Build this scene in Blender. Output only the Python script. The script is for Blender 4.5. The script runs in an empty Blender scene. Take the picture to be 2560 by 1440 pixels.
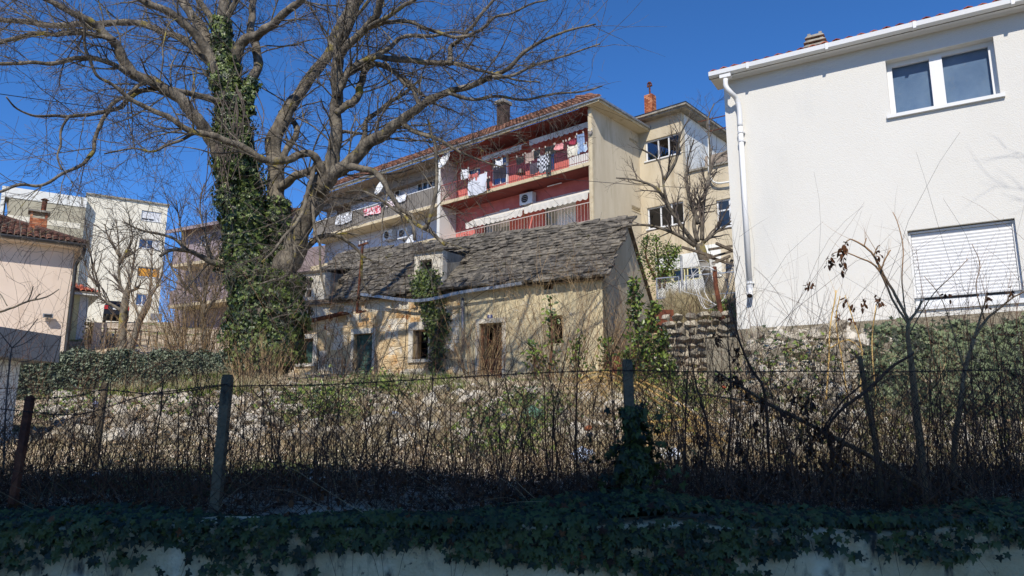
import bpy, bmesh, math, random
import numpy as np
from mathutils import Vector, Matrix, Quaternion
R = math.radians
rng = np.random.default_rng(7)
random.seed(7)
S = bpy.context.scene
COL = S.collection

# ---------------------------------------------------------------- camera, sky, sun, exposure
E = 1.65                      # eye height above the road
FPX, CX, CY, HOR = 1850.0, 1280.0, 720.0, 1070.0
PITCH = math.atan((HOR - CY) / FPX)
cam = bpy.data.cameras.new('camera'); camo = bpy.data.objects.new('camera', cam); COL.objects.link(camo)
cam.sensor_width = 36.0; cam.lens = 36.0 * FPX / 2560.0
cam.clip_start = 0.05; cam.clip_end = 6000
camo.location = (0, 0, E); camo.rotation_euler = (math.pi / 2 + PITCH, 0, 0)
S.camera = camo
SUN_AZ = 192.0; SUN_EL = 43.0
w = bpy.data.worlds.new('World'); S.world = w; w.use_nodes = True
nt = w.node_tree; nt.nodes.clear()
sky = nt.nodes.new('ShaderNodeTexSky'); sky.sky_type = 'NISHITA'; sky.sun_disc = False
sky.sun_elevation = R(SUN_EL); sky.sun_rotation = R(SUN_AZ)
sky.altitude = 2000; sky.air_density = 0.75; sky.dust_density = 0.0; sky.ozone_density = 9.0
bg = nt.nodes.new('ShaderNodeBackground'); bg.inputs['Strength'].default_value = 0.15
wo = nt.nodes.new('ShaderNodeOutputWorld')
hs = nt.nodes.new('ShaderNodeHueSaturation'); hs.inputs['Saturation'].default_value = 1.1; nt.links.new(sky.outputs[0], hs.inputs['Color']); nt.links.new(hs.outputs[0], bg.inputs['Color']); nt.links.new(bg.outputs[0], wo.inputs[0])
sl = bpy.data.lights.new('sun', 'SUN'); sl.energy = 3.7; sl.angle = R(0.5); sl.color = (1.0, 0.93, 0.83)
slo = bpy.data.objects.new('sun', sl); COL.objects.link(slo)
sdir = Vector((math.sin(R(SUN_AZ)) * math.cos(R(SUN_EL)), math.cos(R(SUN_AZ)) * math.cos(R(SUN_EL)), math.sin(R(SUN_EL))))
slo.rotation_euler = (-sdir).to_track_quat('-Z', 'Y').to_euler(); slo.location = (-5, -15, 30)
S.view_settings.view_transform = 'Standard'; S.view_settings.look = 'None'
S.view_settings.exposure = 0.5; S.view_settings.gamma = 1.0; S.view_settings.use_curve_mapping = False
S.cycles.max_bounces = 6; S.cycles.diffuse_bounces = 3; S.cycles.transparent_max_bounces = 16

# ---------------------------------------------------------------- geometry helpers
def ray(px, py):
    a = (px - CX) / FPX; b = -(py - CY) / FPX
    c, s = math.cos(PITCH), math.sin(PITCH)
    return np.array([a, c - b * s, s + b * c])
def P(px, py, Y):
    """world point seen at photo pixel (px,py) at distance Y along the ground"""
    d = ray(px, py); d = d / d[1] * Y
    return np.array([d[0], d[1], d[2] + E])
class F:
    """vertical plane of a facade: u runs to the viewer's right, n points out, z up"""
    def __init__(s, px, Y, vpx, dz=0):
        o = P(px, HOR, Y); s.o = np.array([o[0], o[1], 0.0])
        d = np.array([vpx - CX, FPX / math.cos(PITCH), 0.0]); d /= np.linalg.norm(d)
        s.u = -d if vpx < CX else d
        s.n = np.array([s.u[1], -s.u[0], 0.0])
        if s.n @ (-s.o) < 0: s.n = -s.n
        s.z = np.array([0, 0, 1.0])
    def at(s, u, z, d=0.0): return s.o + s.u * u + s.n * d + s.z * z
    def uz(s, px, py, d=0.0):
        r = ray(px, py); e = np.array([0, 0, E]); q = s.o + s.n * d
        t = ((q - e) @ s.n) / (r @ s.n); p = e + r * t
        return (p - s.o) @ s.u, p[2]
    def sub(s, u, d):
        g = F.__new__(F); g.o = s.o + s.u * u + s.n * d; g.u = s.u; g.n = s.n; g.z = s.z; return g
    def side(s, u, d, right=True):
        """plane through (u,d) at right angles, facing along +u (right) or -u"""
        g = F.__new__(F); g.o = s.o + s.u * u + s.n * d; g.z = s.z
        if right: g.u = -s.n; g.n = s.u
        else: g.u = s.n; g.n = -s.u
        return g
class MB:
    def __init__(s): s.v = []; s.f = []; s.n = 0
    def add(s, v, *faces):
        v = np.asarray(v, float).reshape(-1, 3); s.v.append(v)
        for f in faces:
            if len(f): s.f.append(np.asarray(f, int) + s.n)
        s.n += len(v); return s
    def quad(s, a, b, c, d): return s.add([a, b, c, d], [[0, 1, 2, 3]])
    def boxc(s, p8):
        return s.add(p8, [[0, 3, 2, 1], [4, 5, 6, 7], [0, 1, 5, 4], [1, 2, 6, 5], [2, 3, 7, 6], [3, 0, 4, 7]])
    def box(s, x0, x1, y0, y1, z0, z1):
        return s.boxc([(x0, y0, z0), (x1, y0, z0), (x1, y1, z0), (x0, y1, z0), (x0, y0, z1), (x1, y0, z1), (x1, y1, z1), (x0, y1, z1)])
    def fbox(s, f, u0, u1, z0, z1, d0, d1, zr0=None, zr1=None):
        """box on facade f; zr0/zr1: other z at the u1 end (sloping pieces)"""
        zr0 = z0 if zr0 is None else zr0; zr1 = z1 if zr1 is None else zr1
        return s.boxc([f.at(u0, z0, d1), f.at(u1, zr0, d1), f.at(u1, zr0, d0), f.at(u0, z0, d0),
                       f.at(u0, z1, d1), f.at(u1, zr1, d1), f.at(u1, zr1, d0), f.at(u0, z1, d0)])
    def bar(s, a, b, wx, wy=None, up=(0, 0, 1)):
        wy = wy or wx; a = np.array(a, float); b = np.array(b, float); t = b - a; t /= np.linalg.norm(t)
        x = np.cross(t, up)
        if np.linalg.norm(x) < 1e-3: x = np.cross(t, (1, 0, 0))
        x /= np.linalg.norm(x); y = np.cross(t, x); x = x * wx / 2; y = y * wy / 2
        return s.boxc([a - x - y, a + x - y, a + x + y, a - x + y, b - x - y, b + x - y, b + x + y, b - x + y])
    def tube(s, path, rad, sides=8, cap=True):
        path = np.asarray(path, float); rad = np.broadcast_to(np.asarray(rad, float), (len(path),))
        n0 = s.n; s.tubes(path[None], rad[None], sides)
        if cap and sides >= 3:
            K = len(path); s.f.append(np.array([[n0 + i for i in range(sides)][::-1]])); s.f.append(np.array([[n0 + (K - 1) * sides + i for i in range(sides)]]))
        return s
    def tubes(s, Pn, Rn, sides=3):
        """many tubes at once: Pn (N,K,3), Rn (N,K)"""
        Pn = np.asarray(Pn, float); N, K, _ = Pn.shape
        t = np.gradient(Pn, axis=1); t /= np.linalg.norm(t, axis=2, keepdims=True) + 1e-9
        m = t.mean(axis=1); ref = np.where(np.abs(m[:, 2:3]) > 0.75, np.array([[1.0, 0.15, 0.1]]), np.array([[0.1, 0.15, 1.0]]))[:, None, :]
        u = np.cross(t, ref); u /= np.linalg.norm(u, axis=2, keepdims=True) + 1e-9
        v = np.cross(t, u)
        ang = np.arange(sides) * 2 * math.pi / sides
        V = Pn[:, :, None, :] + Rn[:, :, None, None] * (np.cos(ang)[None, None, :, None] * u[:, :, None, :] + np.sin(ang)[None, None, :, None] * v[:, :, None, :])
        i = np.arange(N)[:, None, None] * K * sides; k = np.arange(K - 1)[None, :, None] * sides; j = np.arange(sides)[None, None, :]
        j2 = (j + 1) % sides
        Fq = np.stack([i + k + j, i + k + j2, i + k + sides + j2, i + k + sides + j], -1).reshape(-1, 4)
        return s.add(V.reshape(-1, 3), Fq)
    def mesh(s, name, smooth=False):
        me = bpy.data.meshes.new(name)
        V = np.concatenate(s.v); me.vertices.add(len(V)); me.vertices.foreach_set('co', V.astype(np.float32).ravel())
        idx = []; tot = []
        for f in s.f: idx.append(f.ravel()); tot.append(np.full(len(f), f.shape[1]))
        idx = np.concatenate(idx); tot = np.concatenate(tot); st = np.concatenate([[0], np.cumsum(tot)[:-1]])
        me.loops.add(len(idx)); me.loops.foreach_set('vertex_index', idx.astype(np.int32))
        me.polygons.add(len(tot)); me.polygons.foreach_set('loop_start', st.astype(np.int32)); me.polygons.foreach_set('loop_total', tot.astype(np.int32))
        me.polygons.foreach_set('use_smooth', np.full(len(tot), smooth))
        me.update(calc_edges=True); return me
def link(name, me, mat, parent=None, smooth=False, **kw):
    if isinstance(me, MB): me = me.mesh(name, smooth)
    if mat is not None and not me.materials: me.materials.append(mat)
    o = bpy.data.objects.new(name, me); COL.objects.link(o)
    if parent is not None:
        o.parent = parent
        if parent.type == 'EMPTY': o.matrix_parent_inverse = Matrix.Translation(-parent.location)
    for k, v in kw.items(): o['category' if k == 'cat' else k] = v
    return o
def thing(name, loc, label, cat, group=None):
    o = bpy.data.objects.new(name, None); COL.objects.link(o); o.location = Vector([float(c) for c in loc]); o.empty_display_size = .2
    o['label'] = label; o['category'] = cat
    if group: o['group'] = group
    return o
def place(name, me, parent, loc, rot=None, scale=None, **kw):
    o = link(name, me, None, parent, **kw); o.location = Vector([float(c) for c in loc])
    if rot is not None:
        if isinstance(rot, Matrix): o.rotation_euler = rot.to_euler()
        else: o.rotation_euler = rot
    if scale is not None: o.scale = scale
    return o
def nrm(v): v = np.asarray(v, float); return v / (np.linalg.norm(v, axis=-1, keepdims=True) + 1e-9)
def spline(pts, n):
    """Catmull-Rom resample of a polyline with any number of columns"""
    p = np.asarray(pts, float)
    if len(p) == 2: return p[0] + (p[1] - p[0]) * np.linspace(0, 1, n)[:, None]
    q = np.vstack([2 * p[0] - p[1], p, 2 * p[-1] - p[-2]]); L = np.concatenate([[0], np.cumsum(np.linalg.norm(np.diff(p[:, :3], axis=0), axis=1))])
    s = np.linspace(0, L[-1], n); i = np.clip(np.searchsorted(L, s, side='right') - 1, 0, len(p) - 2)
    t = ((s - L[i]) / (L[i + 1] - L[i] + 1e-9))[:, None]
    a, b, c, d = q[i], q[i + 1], q[i + 2], q[i + 3]
    return .5 * ((2 * b) + (-a + c) * t + (2 * a - 5 * b + 4 * c - d) * t ** 2 + (-a + 3 * b - 3 * c + d) * t ** 3)

# ---------------------------------------------------------------- materials
def srgb(h):
    c = [int(h[i:i + 2], 16) / 255 for i in (0, 2, 4)]
    return tuple(x / 12.92 if x <= .04045 else ((x + .055) / 1.055) ** 2.4 for x in c) + (1,)
def mat(name, cols, scale=3.0, stretch=(1, 1, 1), rough=.9, bump=.3, bscale=40, island=0.0, obrand=0.0, spots=None, metal=0.0, detail=6, spec=.3, trans=0.0, bdist=.02, big=None):
    """procedural surface: a noise ramp through the colours, patches, per-piece variation, fine relief"""
    m = bpy.data.materials.new(name); m.use_nodes = True; t = m.node_tree; N = t.nodes; Lk = t.links.new
    b = N['Principled BSDF']; b.inputs['Roughness'].default_value = rough; b.inputs['Metallic'].default_value = metal
    b.inputs['Specular IOR Level'].default_value = spec
    g = N.new('ShaderNodeNewGeometry'); mp = N.new('ShaderNodeMapping'); mp.inputs['Scale'].default_value = stretch
    Lk(g.outputs['Position'], mp.inputs[0])
    no = N.new('ShaderNodeTexNoise'); no.inputs['Scale'].default_value = scale; no.inputs['Detail'].default_value = detail; no.inputs['Roughness'].default_value = .62
    Lk(mp.outputs[0], no.inputs['Vector'])
    cr = N.new('ShaderNodeValToRGB'); el = cr.color_ramp.elements
    cols = [c if len(c) == 4 else tuple(c) + (1,) for c in cols]
    if len(cols) == 1: cols = cols * 2
    lo, hi = .34, .66
    el[0].position = lo; el[0].color = cols[0]; el[1].position = hi; el[1].color = cols[-1]
    for i, c in enumerate(cols[1:-1]):
        e = el.new(lo + (hi - lo) * (i + 1) / (len(cols) - 1)); e.color = c
    fac = no.outputs[0]
    if island or obrand:
        src = g.outputs['Random Per Island']
        if obrand:
            oi = N.new('ShaderNodeObjectInfo'); src = oi.outputs['Random']
        ma = N.new('ShaderNodeMath'); ma.operation = 'MULTIPLY_ADD'; k = island or obrand
        ma.inputs[1].default_value = k; Lk(src, ma.inputs[0])
        m2 = N.new('ShaderNodeMath'); m2.operation = 'SUBTRACT'; Lk(fac, m2.inputs[0]); m2.inputs[1].default_value = k / 2
        Lk(m2.outputs[0], ma.inputs[2]); fac = ma.outputs[0]
    Lk(fac, cr.inputs[0]); col = cr.outputs[0]
    for sp in ([big] if big else []) + (spots or []):
        c, sc, th, wd, st = sp
        mp2 = N.new('ShaderNodeMapping'); mp2.inputs['Scale'].default_value = st; Lk(g.outputs['Position'], mp2.inputs[0])
        n2 = N.new('ShaderNodeTexNoise'); n2.inputs['Scale'].default_value = sc; n2.inputs['Detail'].default_value = 5; n2.inputs['Roughness'].default_value = .6
        Lk(mp2.outputs[0], n2.inputs['Vector'])
        mr = N.new('ShaderNodeMapRange'); mr.inputs[1].default_value = th; mr.inputs[2].default_value = th + wd; Lk(n2.outputs[0], mr.inputs[0])
        mx = N.new('ShaderNodeMix'); mx.data_type = 'RGBA'; Lk(mr.outputs[0], mx.inputs[0]); Lk(col, mx.inputs[6])
        mx.inputs[7].default_value = c if len(c) == 4 else tuple(c) + (1,); col = mx.outputs[2]
    Lk(col, b.inputs['Base Color'])
    if bump:
        n3 = N.new('ShaderNodeTexNoise'); n3.inputs['Scale'].default_value = bscale; n3.inputs['Detail'].default_value = 4; Lk(mp.outputs[0], n3.inputs['Vector'])
        bp = N.new('ShaderNodeBump'); bp.inputs['Strength'].default_value = bump; bp.inputs['Distance'].default_value = bdist
        Lk(n3.outputs[0], bp.inputs['Height']); Lk(bp.outputs[0], b.inputs['Normal'])
    if trans:
        tr = N.new('ShaderNodeBsdfTranslucent'); Lk(col, tr.inputs[0]); ms = N.new('ShaderNodeMixShader'); ms.inputs[0].default_value = trans
        Lk(b.outputs[0], ms.inputs[1]); Lk(tr.outputs[0], ms.inputs[2]); Lk(ms.outputs[0], N['Material Output'].inputs[0])
    return m
def glassmat(name, tint=(.5, .55, .6), clear=.55):
    m = bpy.data.materials.new(name); m.use_nodes = True; t = m.node_tree; N = t.nodes; N.remove(N['Principled BSDF'])
    g = N.new('ShaderNodeBsdfGlossy'); g.inputs['Roughness'].default_value = .03; tr = N.new('ShaderNodeBsdfTransparent'); tr.inputs[0].default_value = tuple(tint) + (1,)
    lw = N.new('ShaderNodeLayerWeight'); lw.inputs[0].default_value = .5; pw = N.new('ShaderNodeMath'); pw.operation = 'POWER'; pw.inputs[1].default_value = 3.0; t.links.new(lw.outputs['Facing'], pw.inputs[0]); fr = N.new('ShaderNodeMath'); fr.operation = 'MULTIPLY_ADD'; fr.inputs[1].default_value = .85; fr.inputs[2].default_value = .07; t.links.new(pw.outputs[0], fr.inputs[0])
    no = N.new('ShaderNodeTexNoise'); no.inputs['Scale'].default_value = 1.5; bp = N.new('ShaderNodeBump'); bp.inputs['Strength'].default_value = .04
    t.links.new(no.outputs[0], bp.inputs['Height']); t.links.new(bp.outputs[0], g.inputs['Normal'])
    mx = N.new('ShaderNodeMixShader'); t.links.new(fr.outputs[0], mx.inputs[0]); t.links.new(tr.outputs[0], mx.inputs[1]); t.links.new(g.outputs[0], mx.inputs[2])
    t.links.new(mx.outputs[0], N['Material Output'].inputs[0]); return m
M = {}
M['soil'] = mat('soil', [srgb('7d6d58'), srgb('b3a28a'), srgb('cfc0a6')], 1.2, rough=1, bump=.9, bscale=18, bdist=.05,
    spots=[(srgb('5d6a35'), .35, .52, .12, (1, 1, 1)), (srgb('4a3a2a'), 1.7, .6, .1, (1, 1, 1))])
M['asphalt'] = mat('asphalt', [(.13, .125, .12), (.18, .175, .165)], 5, bump=.5, bscale=150)
M['whiteplaster'] = mat('white_plaster', [(.62, .605, .555), (.65, .635, .585)], .5, rough=.95, bump=.55, bscale=55, bdist=.012, big=((.57, .565, .53), .9, .56, .25, (1, 1, .35)))
M['whitepvc'] = mat('white_pvc', [(.66, .67, .66), (.71, .71, .70)], 1, rough=.35, bump=0, spec=.5)
M['concretebase'] = mat('concrete_footing', [srgb('756d5c'), srgb('968d7a')], 4, bump=.9, bscale=30, bdist=.04)
M['glass'] = glassmat('window_glass', (.85, .88, .9))
M['glassdark'] = glassmat('dark_window_glass', (.15, .17, .19))
M['bluefilm'] = mat('blue_frosted_film', [(.10, .17, .28), (.17, .25, .36)], 2.2, rough=.35, bump=0, spots=[((.2, .23, .27), 9, .62, .2, (1, 1, 1))])
M['black'] = mat('dark_interior', [(.012, .011, .01), (.02, .018, .016)], 2, bump=0)
M['redtile'] = mat('red_roof_tile', [srgb('8d3a26'), srgb('b3563b'), srgb('c56e50')], 6, obrand=.5, bump=.3, rough=.85)
M['oldtile'] = mat('old_roof_tile', [srgb('43302a'), srgb('654439'), srgb('8a604e')], 6, obrand=.4, bump=.4, rough=.9, spots=[(srgb('4d4238'), 5, .56, .1, (1, 1, 1))])
M['farTile'] = mat('brown_roof_tile', [srgb('573a2e'), srgb('7c5443'), srgb('96705a')], 5, island=.5, bump=.4, rough=.9)
M['concrete'] = mat('weathered_concrete', [srgb('6f6a61'), srgb('8f8a7e'), srgb('a29c8e')], 3, stretch=(1, 1, .5), bump=.6, bscale=35, spots=[(srgb('45423c'), 5, .6, .12, (1, 1, .4))])
M['slab'] = mat('slab_edge', [srgb('b9a98a'), srgb('cdbf9f')], 3, bump=.3, spots=[(srgb('7d725e'), 5, .62, .1, (1, 1, .5))])
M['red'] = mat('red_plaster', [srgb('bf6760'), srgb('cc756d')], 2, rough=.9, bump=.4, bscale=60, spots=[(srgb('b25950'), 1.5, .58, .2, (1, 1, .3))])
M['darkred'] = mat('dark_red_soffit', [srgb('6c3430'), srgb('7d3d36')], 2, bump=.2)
M['beige'] = mat('beige_render', [srgb('b9ac92'), srgb('c8bca3')], 1.3, stretch=(1, 1, .25), rough=.95, bump=.7, bscale=45, bdist=.02, spots=[(srgb('9c8d72'), 1.1, .57, .15, (1, 1, .18))])
M['greyrender'] = mat('grey_painted_wall', [srgb('c3c3cc'), srgb('cfcfd6')], 2, bump=.2)
M['browngrey'] = mat('grey_brown_soffit', [srgb('8a7d70'), srgb('988b7d')], 1.5, bump=.2)
M['corr'] = mat('grey_corrugated_sheet', [srgb('6a655e'), srgb('7d776e')], 2, stretch=(1, 1, .3), rough=.7, bump=.1)
M['awning'] = mat('white_awning_cloth', [srgb('d9d5c8'), srgb('e6e3d8')], 3, bump=.1, trans=.25)
M['shutter'] = mat('white_shutter', [(.62, .63, .63), (.67, .67, .67)], 2, rough=.5, bump=0)
M['rail'] = mat('painted_railing', [srgb('b3a49a'), srgb('c7b9ad')], 3, rough=.5, bump=0)
M['railred'] = mat('dark_red_railing', [srgb('7c3f3a'), srgb('8c4c46')], 3, rough=.5, bump=0)
M['brick'] = mat('orange_brick', [srgb('8e4f34'), srgb('b06a45'), srgb('c08560')], 3, obrand=.6, bump=.5)
M['mortar'] = mat('mortar', [srgb('8d8474'), srgb('a59c8b')], 6, bump=.5)
M['rust'] = mat('rusty_metal', [srgb('3a231c'), srgb('5b3527'), srgb('7a4a33')], 8, rough=.9, bump=.5, bscale=60)
M['galv'] = mat('galvanised_metal', [srgb('83868a'), srgb('a5a8ab')], 6, rough=.45, metal=.6, bump=.1)
M['blackmetal'] = mat('black_gutter', [(.02, .02, .02), (.035, .035, .035)], 4, rough=.4, bump=0, spec=.5)
M['pink'] = mat('pale_pink_plaster', [srgb('d6c4b2'), srgb('decdbb')], .7, bump=.4, bscale=60, spots=[(srgb('bfa994'), .8, .56, .2, (1, 1, .3))])
M['yellow'] = mat('yellow_plaster', [srgb('d8d09a'), srgb('e0d8a6')], 1, bump=.3)
M['cream'] = mat('cream_render', [srgb('dcd6c2'), srgb('e6e0cd')], .25, stretch=(1, 1, .5), bump=.2, big=(srgb('d2cab4'), .25, .5, .2, (1, 1, .3)))
M['greywash'] = mat('mottled_grey_render', [srgb('98917c'), srgb('b3ac95')], .25, stretch=(1, 1, .6), bump=.2, big=(srgb('bdb69c'), .22, .55, .15, (1, 1, .6)))
M['white2'] = mat('faded_white_band', [srgb('d5d5cd'), srgb('e2e2da')], .8, bump=.2, spots=[(srgb('a8a698'), 1.5, .6, .1, (1, 1, .3))])
M['mauve'] = mat('mauve_plaster', [srgb('84777a'), srgb('94878a')], 1, bump=.3)
M['orange'] = mat('orange_blind', [srgb('c98a32'), srgb('d79a3f')], 2, bump=0)
M['canopy'] = mat('smooth_grey_fascia', [srgb('8d8a84'), srgb('989590')], .8, bump=.15)
M['stoneroof'] = mat('grey_stone_slab', [srgb('403d37'), srgb('5e5951'), srgb('7e776a')], 5, obrand=.2, bump=.5, bscale=25, bdist=.02, spots=[(srgb('4c4a2c'), 2, .62, .12, (1, 1, 1))])
M['stoneroof2'] = mat('grey_stone_slab_joined', [srgb('403d37'), srgb('5e5951'), srgb('7e776a')], 5, island=.2, bump=.5, bscale=25, bdist=.02, spots=[(srgb('4c4a2c'), 2, .62, .12, (1, 1, 1))])
M['oldplaster'] = mat('old_beige_plaster', [srgb('c0b392'), srgb('d6c8a4')], 1.2, rough=1, bump=.7, bscale=20, spots=[(srgb('8a806a'), .9, .56, .15, (1, 1, .4)), (srgb('d0c8b2'), 2.5, .64, .06, (1, 1, 1))])
M['gable'] = mat('grey_gable_plaster', [srgb('a3977d'), srgb('b9ac90')], 1.5, stretch=(1, 1, .3), rough=1, bump=.8, bscale=18)
M['ochre'] = mat('ochre_wall_stone', [srgb('dcd3c0'), srgb('d6c09a'), srgb('c9a06c')], 2.2, obrand=.3, rough=1, bump=1.0, bscale=22, bdist=.05, big=(srgb('ddd6c4'), .7, .48, .12, (1, 1, 1)), spots=[(srgb('a86a35'), 3.0, .6, .07, (1, 1, .6)), (srgb('8a7a62'), 6, .62, .06, (1, 1, 1))])
M['ochrebase'] = mat('ochre_mortar', [srgb('bfa57c'), srgb('d2bd98')], 3, rough=1, bump=1, bscale=20, bdist=.05)
M['limestone'] = mat('white_limestone_frame', [srgb('bdb5a4'), srgb('d4cdbd')], 4, bump=.6, bscale=30, spots=[(srgb('8a8272'), 5, .62, .08, (1, 1, 1))])
M['greenwood'] = mat('green_shutter_wood', [srgb('2e4a40'), srgb('4a665a')], 6, stretch=(1, 1, .2), rough=.7, bump=.4, spots=[(srgb('6f7f72'), 9, .62, .08, (1, 1, .3))])
M['rustdoor'] = mat('rusty_door', [srgb('5e3424'), srgb('7c4730')], 4, rough=.85, bump=.4)
M['wood'] = mat('weathered_wood', [srgb('4e453b'), srgb('7d7263')], 5, stretch=(3, 3, .4), bump=.5)
M['rock'] = mat('pale_rubble_rock', [srgb('857c6c'), srgb('a9a08e'), srgb('c6beae')], 3.5, obrand=.5, rough=1, bump=.9, bscale=14, bdist=.05, spots=[(srgb('7c715c'), 4, .6, .08, (1, 1, 1))])
M['greyrock'] = mat('grey_wall_stone', [srgb('6f6a60'), srgb('938c7e'), srgb('aba392')], 3.5, obrand=.5, rough=1, bump=.9, bscale=16, bdist=.04)
M['rock2'] = mat('small_rubble_rock', [srgb('85785f'), srgb('aba08a'), srgb('cac1ae')], 3.5, island=.6, rough=1, bump=.9, bscale=14, bdist=.05, spots=[(srgb('9a6f4a'), 2, .66, .04, (1, 1, 1))])
M['bark'] = mat('grey_bark', [srgb('3a362f'), srgb('625b50'), srgb('827a6b')], 5, stretch=(1, 1, .6), rough=.95, bump=.9, bscale=22, bdist=.03, spots=[(srgb('8a7d3a'), 1.6, .6, .08, (1, 1, 1)), (srgb('3e3831'), 2.3, .6, .1, (1, 1, .5))])
M['twig'] = mat('grey_twig', [srgb('3f3833'), srgb('6e645b')], 2, island=.5, rough=.9, bump=0)
M['twig2'] = mat('brown_stem', [srgb('3c291f'), srgb('6a4d3a')], 2, island=.8, rough=.9, bump=0)
M['twigdry'] = mat('straw_brown_stem', [srgb('6d5a44'), srgb('a58c68')], 2, island=.8, rough=.9, bump=0)
M['cane'] = mat('yellow_cane', [srgb('b08d4c'), srgb('d2b070')], 3, island=.5, rough=.7, bump=0)
M['ivy'] = mat('ivy_leaf', [srgb('22331a'), srgb('3f5427'), srgb('6d7c3e')], 1.2, island=.8, rough=.45, bump=0, spec=.5, trans=.18)
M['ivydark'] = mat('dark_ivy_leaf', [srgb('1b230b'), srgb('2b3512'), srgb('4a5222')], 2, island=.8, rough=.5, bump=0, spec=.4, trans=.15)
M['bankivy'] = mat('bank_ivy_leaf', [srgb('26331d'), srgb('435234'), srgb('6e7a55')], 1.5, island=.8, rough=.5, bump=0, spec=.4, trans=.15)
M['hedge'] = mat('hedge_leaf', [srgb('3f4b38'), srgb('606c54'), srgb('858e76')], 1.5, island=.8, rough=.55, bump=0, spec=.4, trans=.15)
M['laurel'] = mat('laurel_leaf', [srgb('2f4420'), srgb('4f6a30'), srgb('7d8f3c')], 1.5, island=.8, rough=.4, bump=0, spec=.5, trans=.25)
M['deadleaf'] = mat('dry_brown_leaf', [srgb('3a2519'), srgb('6b4528')], 2, island=.8, rough=.8, bump=0, trans=.2)
M['litter'] = mat('leaf_litter', [srgb('8a6e54'), srgb('c4ac8e'), srgb('e4d6bf')], 2, island=.9, rough=.9, bump=0)
M['drygrass'] = mat('dry_grass', [srgb('93876a'), srgb('c9bc98')], 1, island=.8, rough=.9, bump=0, trans=.3)
M['grass'] = mat('green_grass', [srgb('4c6423'), srgb('7f9238')], 1, island=.8, rough=.8, bump=0, trans=.3)
M['weedstem'] = mat('dead_weed_stem', [srgb('745a40'), srgb('a38360')], 2, stretch=(1, 1, .3), rough=.9, bump=.3)
M['inner_shade'] = mat('painted_inner_shade', [(.008, .007, .006), (.014, .012, .01)], 2, bump=0)  # near-black colour stands in for the shade inside the cottage
M['street'] = mat('dark_street_facade', [srgb('4c4a48'), srgb('5a5755')], 1, bump=.2)
M['wire'] = mat('rusty_wire', [srgb('2a211d'), srgb('4a3a33')], 6, rough=.8, bump=0)
M['post'] = mat('concrete_post', [srgb('554c3d'), srgb('736651')], 5, bump=.7, bscale=40, spots=[(srgb('3d3a34'), 7, .58, .08, (1, 1, .5))])
M['oldwall'] = mat('old_whitewashed_wall', [srgb('bfa67c'), srgb('e0c8a0')], 2.2, rough=1, bump=.8, bscale=45, bdist=.02,
    spots=[(srgb('4a4842'), 7, .55, .12, (1, 1, .35)), (srgb('e8d6b4'), .8, .56, .05, (1, 1, 1)), (srgb('3a3934'), 22, .62, .08, (1, 1, 1))])
def flat(name, h, rough=.8, **k):
    if name not in M: M[name] = mat(name, [srgb(h), srgb(h)], 2, rough=rough, bump=0, **k)
    return M[name]
# ---------------------------------------------------------------- ground and road
def sstep(a, b, x): t = np.clip((x - a) / (b - a), 0, 1); return t * t * (3 - 2 * t)
BY = [-3000, 4.75, 4.9, 7.5, 10, 12, 15, 20, 25, 30, 35, 58, 80, 200, 3000]
BZ = [-.03, -.03, 1.02, 1.16, 1.42, 1.78, 2.40, 2.95, 3.28, 3.75, 5.2, 9.95, 12.5, 14, 2]
MY = [0, 14, 16, 16.9, 17.3, 19.5, 30, 62, 3000]
MZ = [.8, 2.45, 2.75, 2.95, 4.0, 5.1, 5.6, 9.5, 2]
RY = [0, 4.75, 4.9, 7.5, 8.5, 9.6, 10.7, 11.6, 16.5, 17.3, 19.5, 30, 62, 3000]
RZ = [-.03, -.03, 1.02, 1.16, 1.30, 2.05, 2.95, 3.1, 3.0, 4.0, 5.1, 5.6, 9.5, 2]
def G(x, y):
    x = np.asarray(x, float); y = np.asarray(y, float); r = x / np.maximum(y, .5)
    b = np.interp(y, BY, BZ); m = np.interp(y, MY, MZ); q = np.interp(y, RY, RZ)
    wm = sstep(.188, .215, r) * sstep(13.5, 15.5, y); wr = sstep(.27, .33, r)
    h = b * (1 - wm) + m * wm; h = h * (1 - wr) + q * wr
    wl = sstep(.2, .7, -r) * (y < 19) * (y > 5); h = h - .35 * wl * np.clip((y - 9) / 5, 0, 1)
    fade = ((y > 5.3) & (y < 70)).astype(float)
    n = .07 * np.sin(1.7 * x + .6 * y) * np.sin(.9 * y - .5 * x + 1) + .035 * np.sin(4.1 * x + 1) * np.sin(3.7 * y) + .02 * np.sin(9 * x + 3 * y) * np.sin(8 * y)
    return h + n * fade
def g(x, y): return float(G(x, y))
xs = np.unique(np.concatenate([-np.geomspace(26, 3000, 24), np.linspace(-26, 26, 261), np.geomspace(26, 3000, 24)]))
ys = np.unique(np.concatenate([[-3000, -800, -200, -60, -20, -8, 0, 4.74], np.linspace(4.9, 32, 181), np.geomspace(32.3, 3000, 44)]))
X, Y = np.meshgrid(xs, ys); Z = G(X, Y)
mb = MB(); nx = len(xs); i = np.arange(len(ys) - 1)[:, None] * nx + np.arange(nx - 1)[None]
mb.add(np.stack([X, Y, Z], -1).reshape(-1, 3), np.stack([i, i + 1, i + 1 + nx, i + nx], -1).reshape(-1, 4))
link('ground', mb, M['soil'], smooth=True, kind='structure')
mb = MB(); mb.box(-60, 60, -7, 3.4, -.02, 0.0); link('road', mb, M['asphalt'], kind='structure')
mb = MB(); mb.box(-60, 60, 3.4, 4.66, -.02, .12); link('pavement', mb, M['concrete'], kind='structure')

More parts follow.
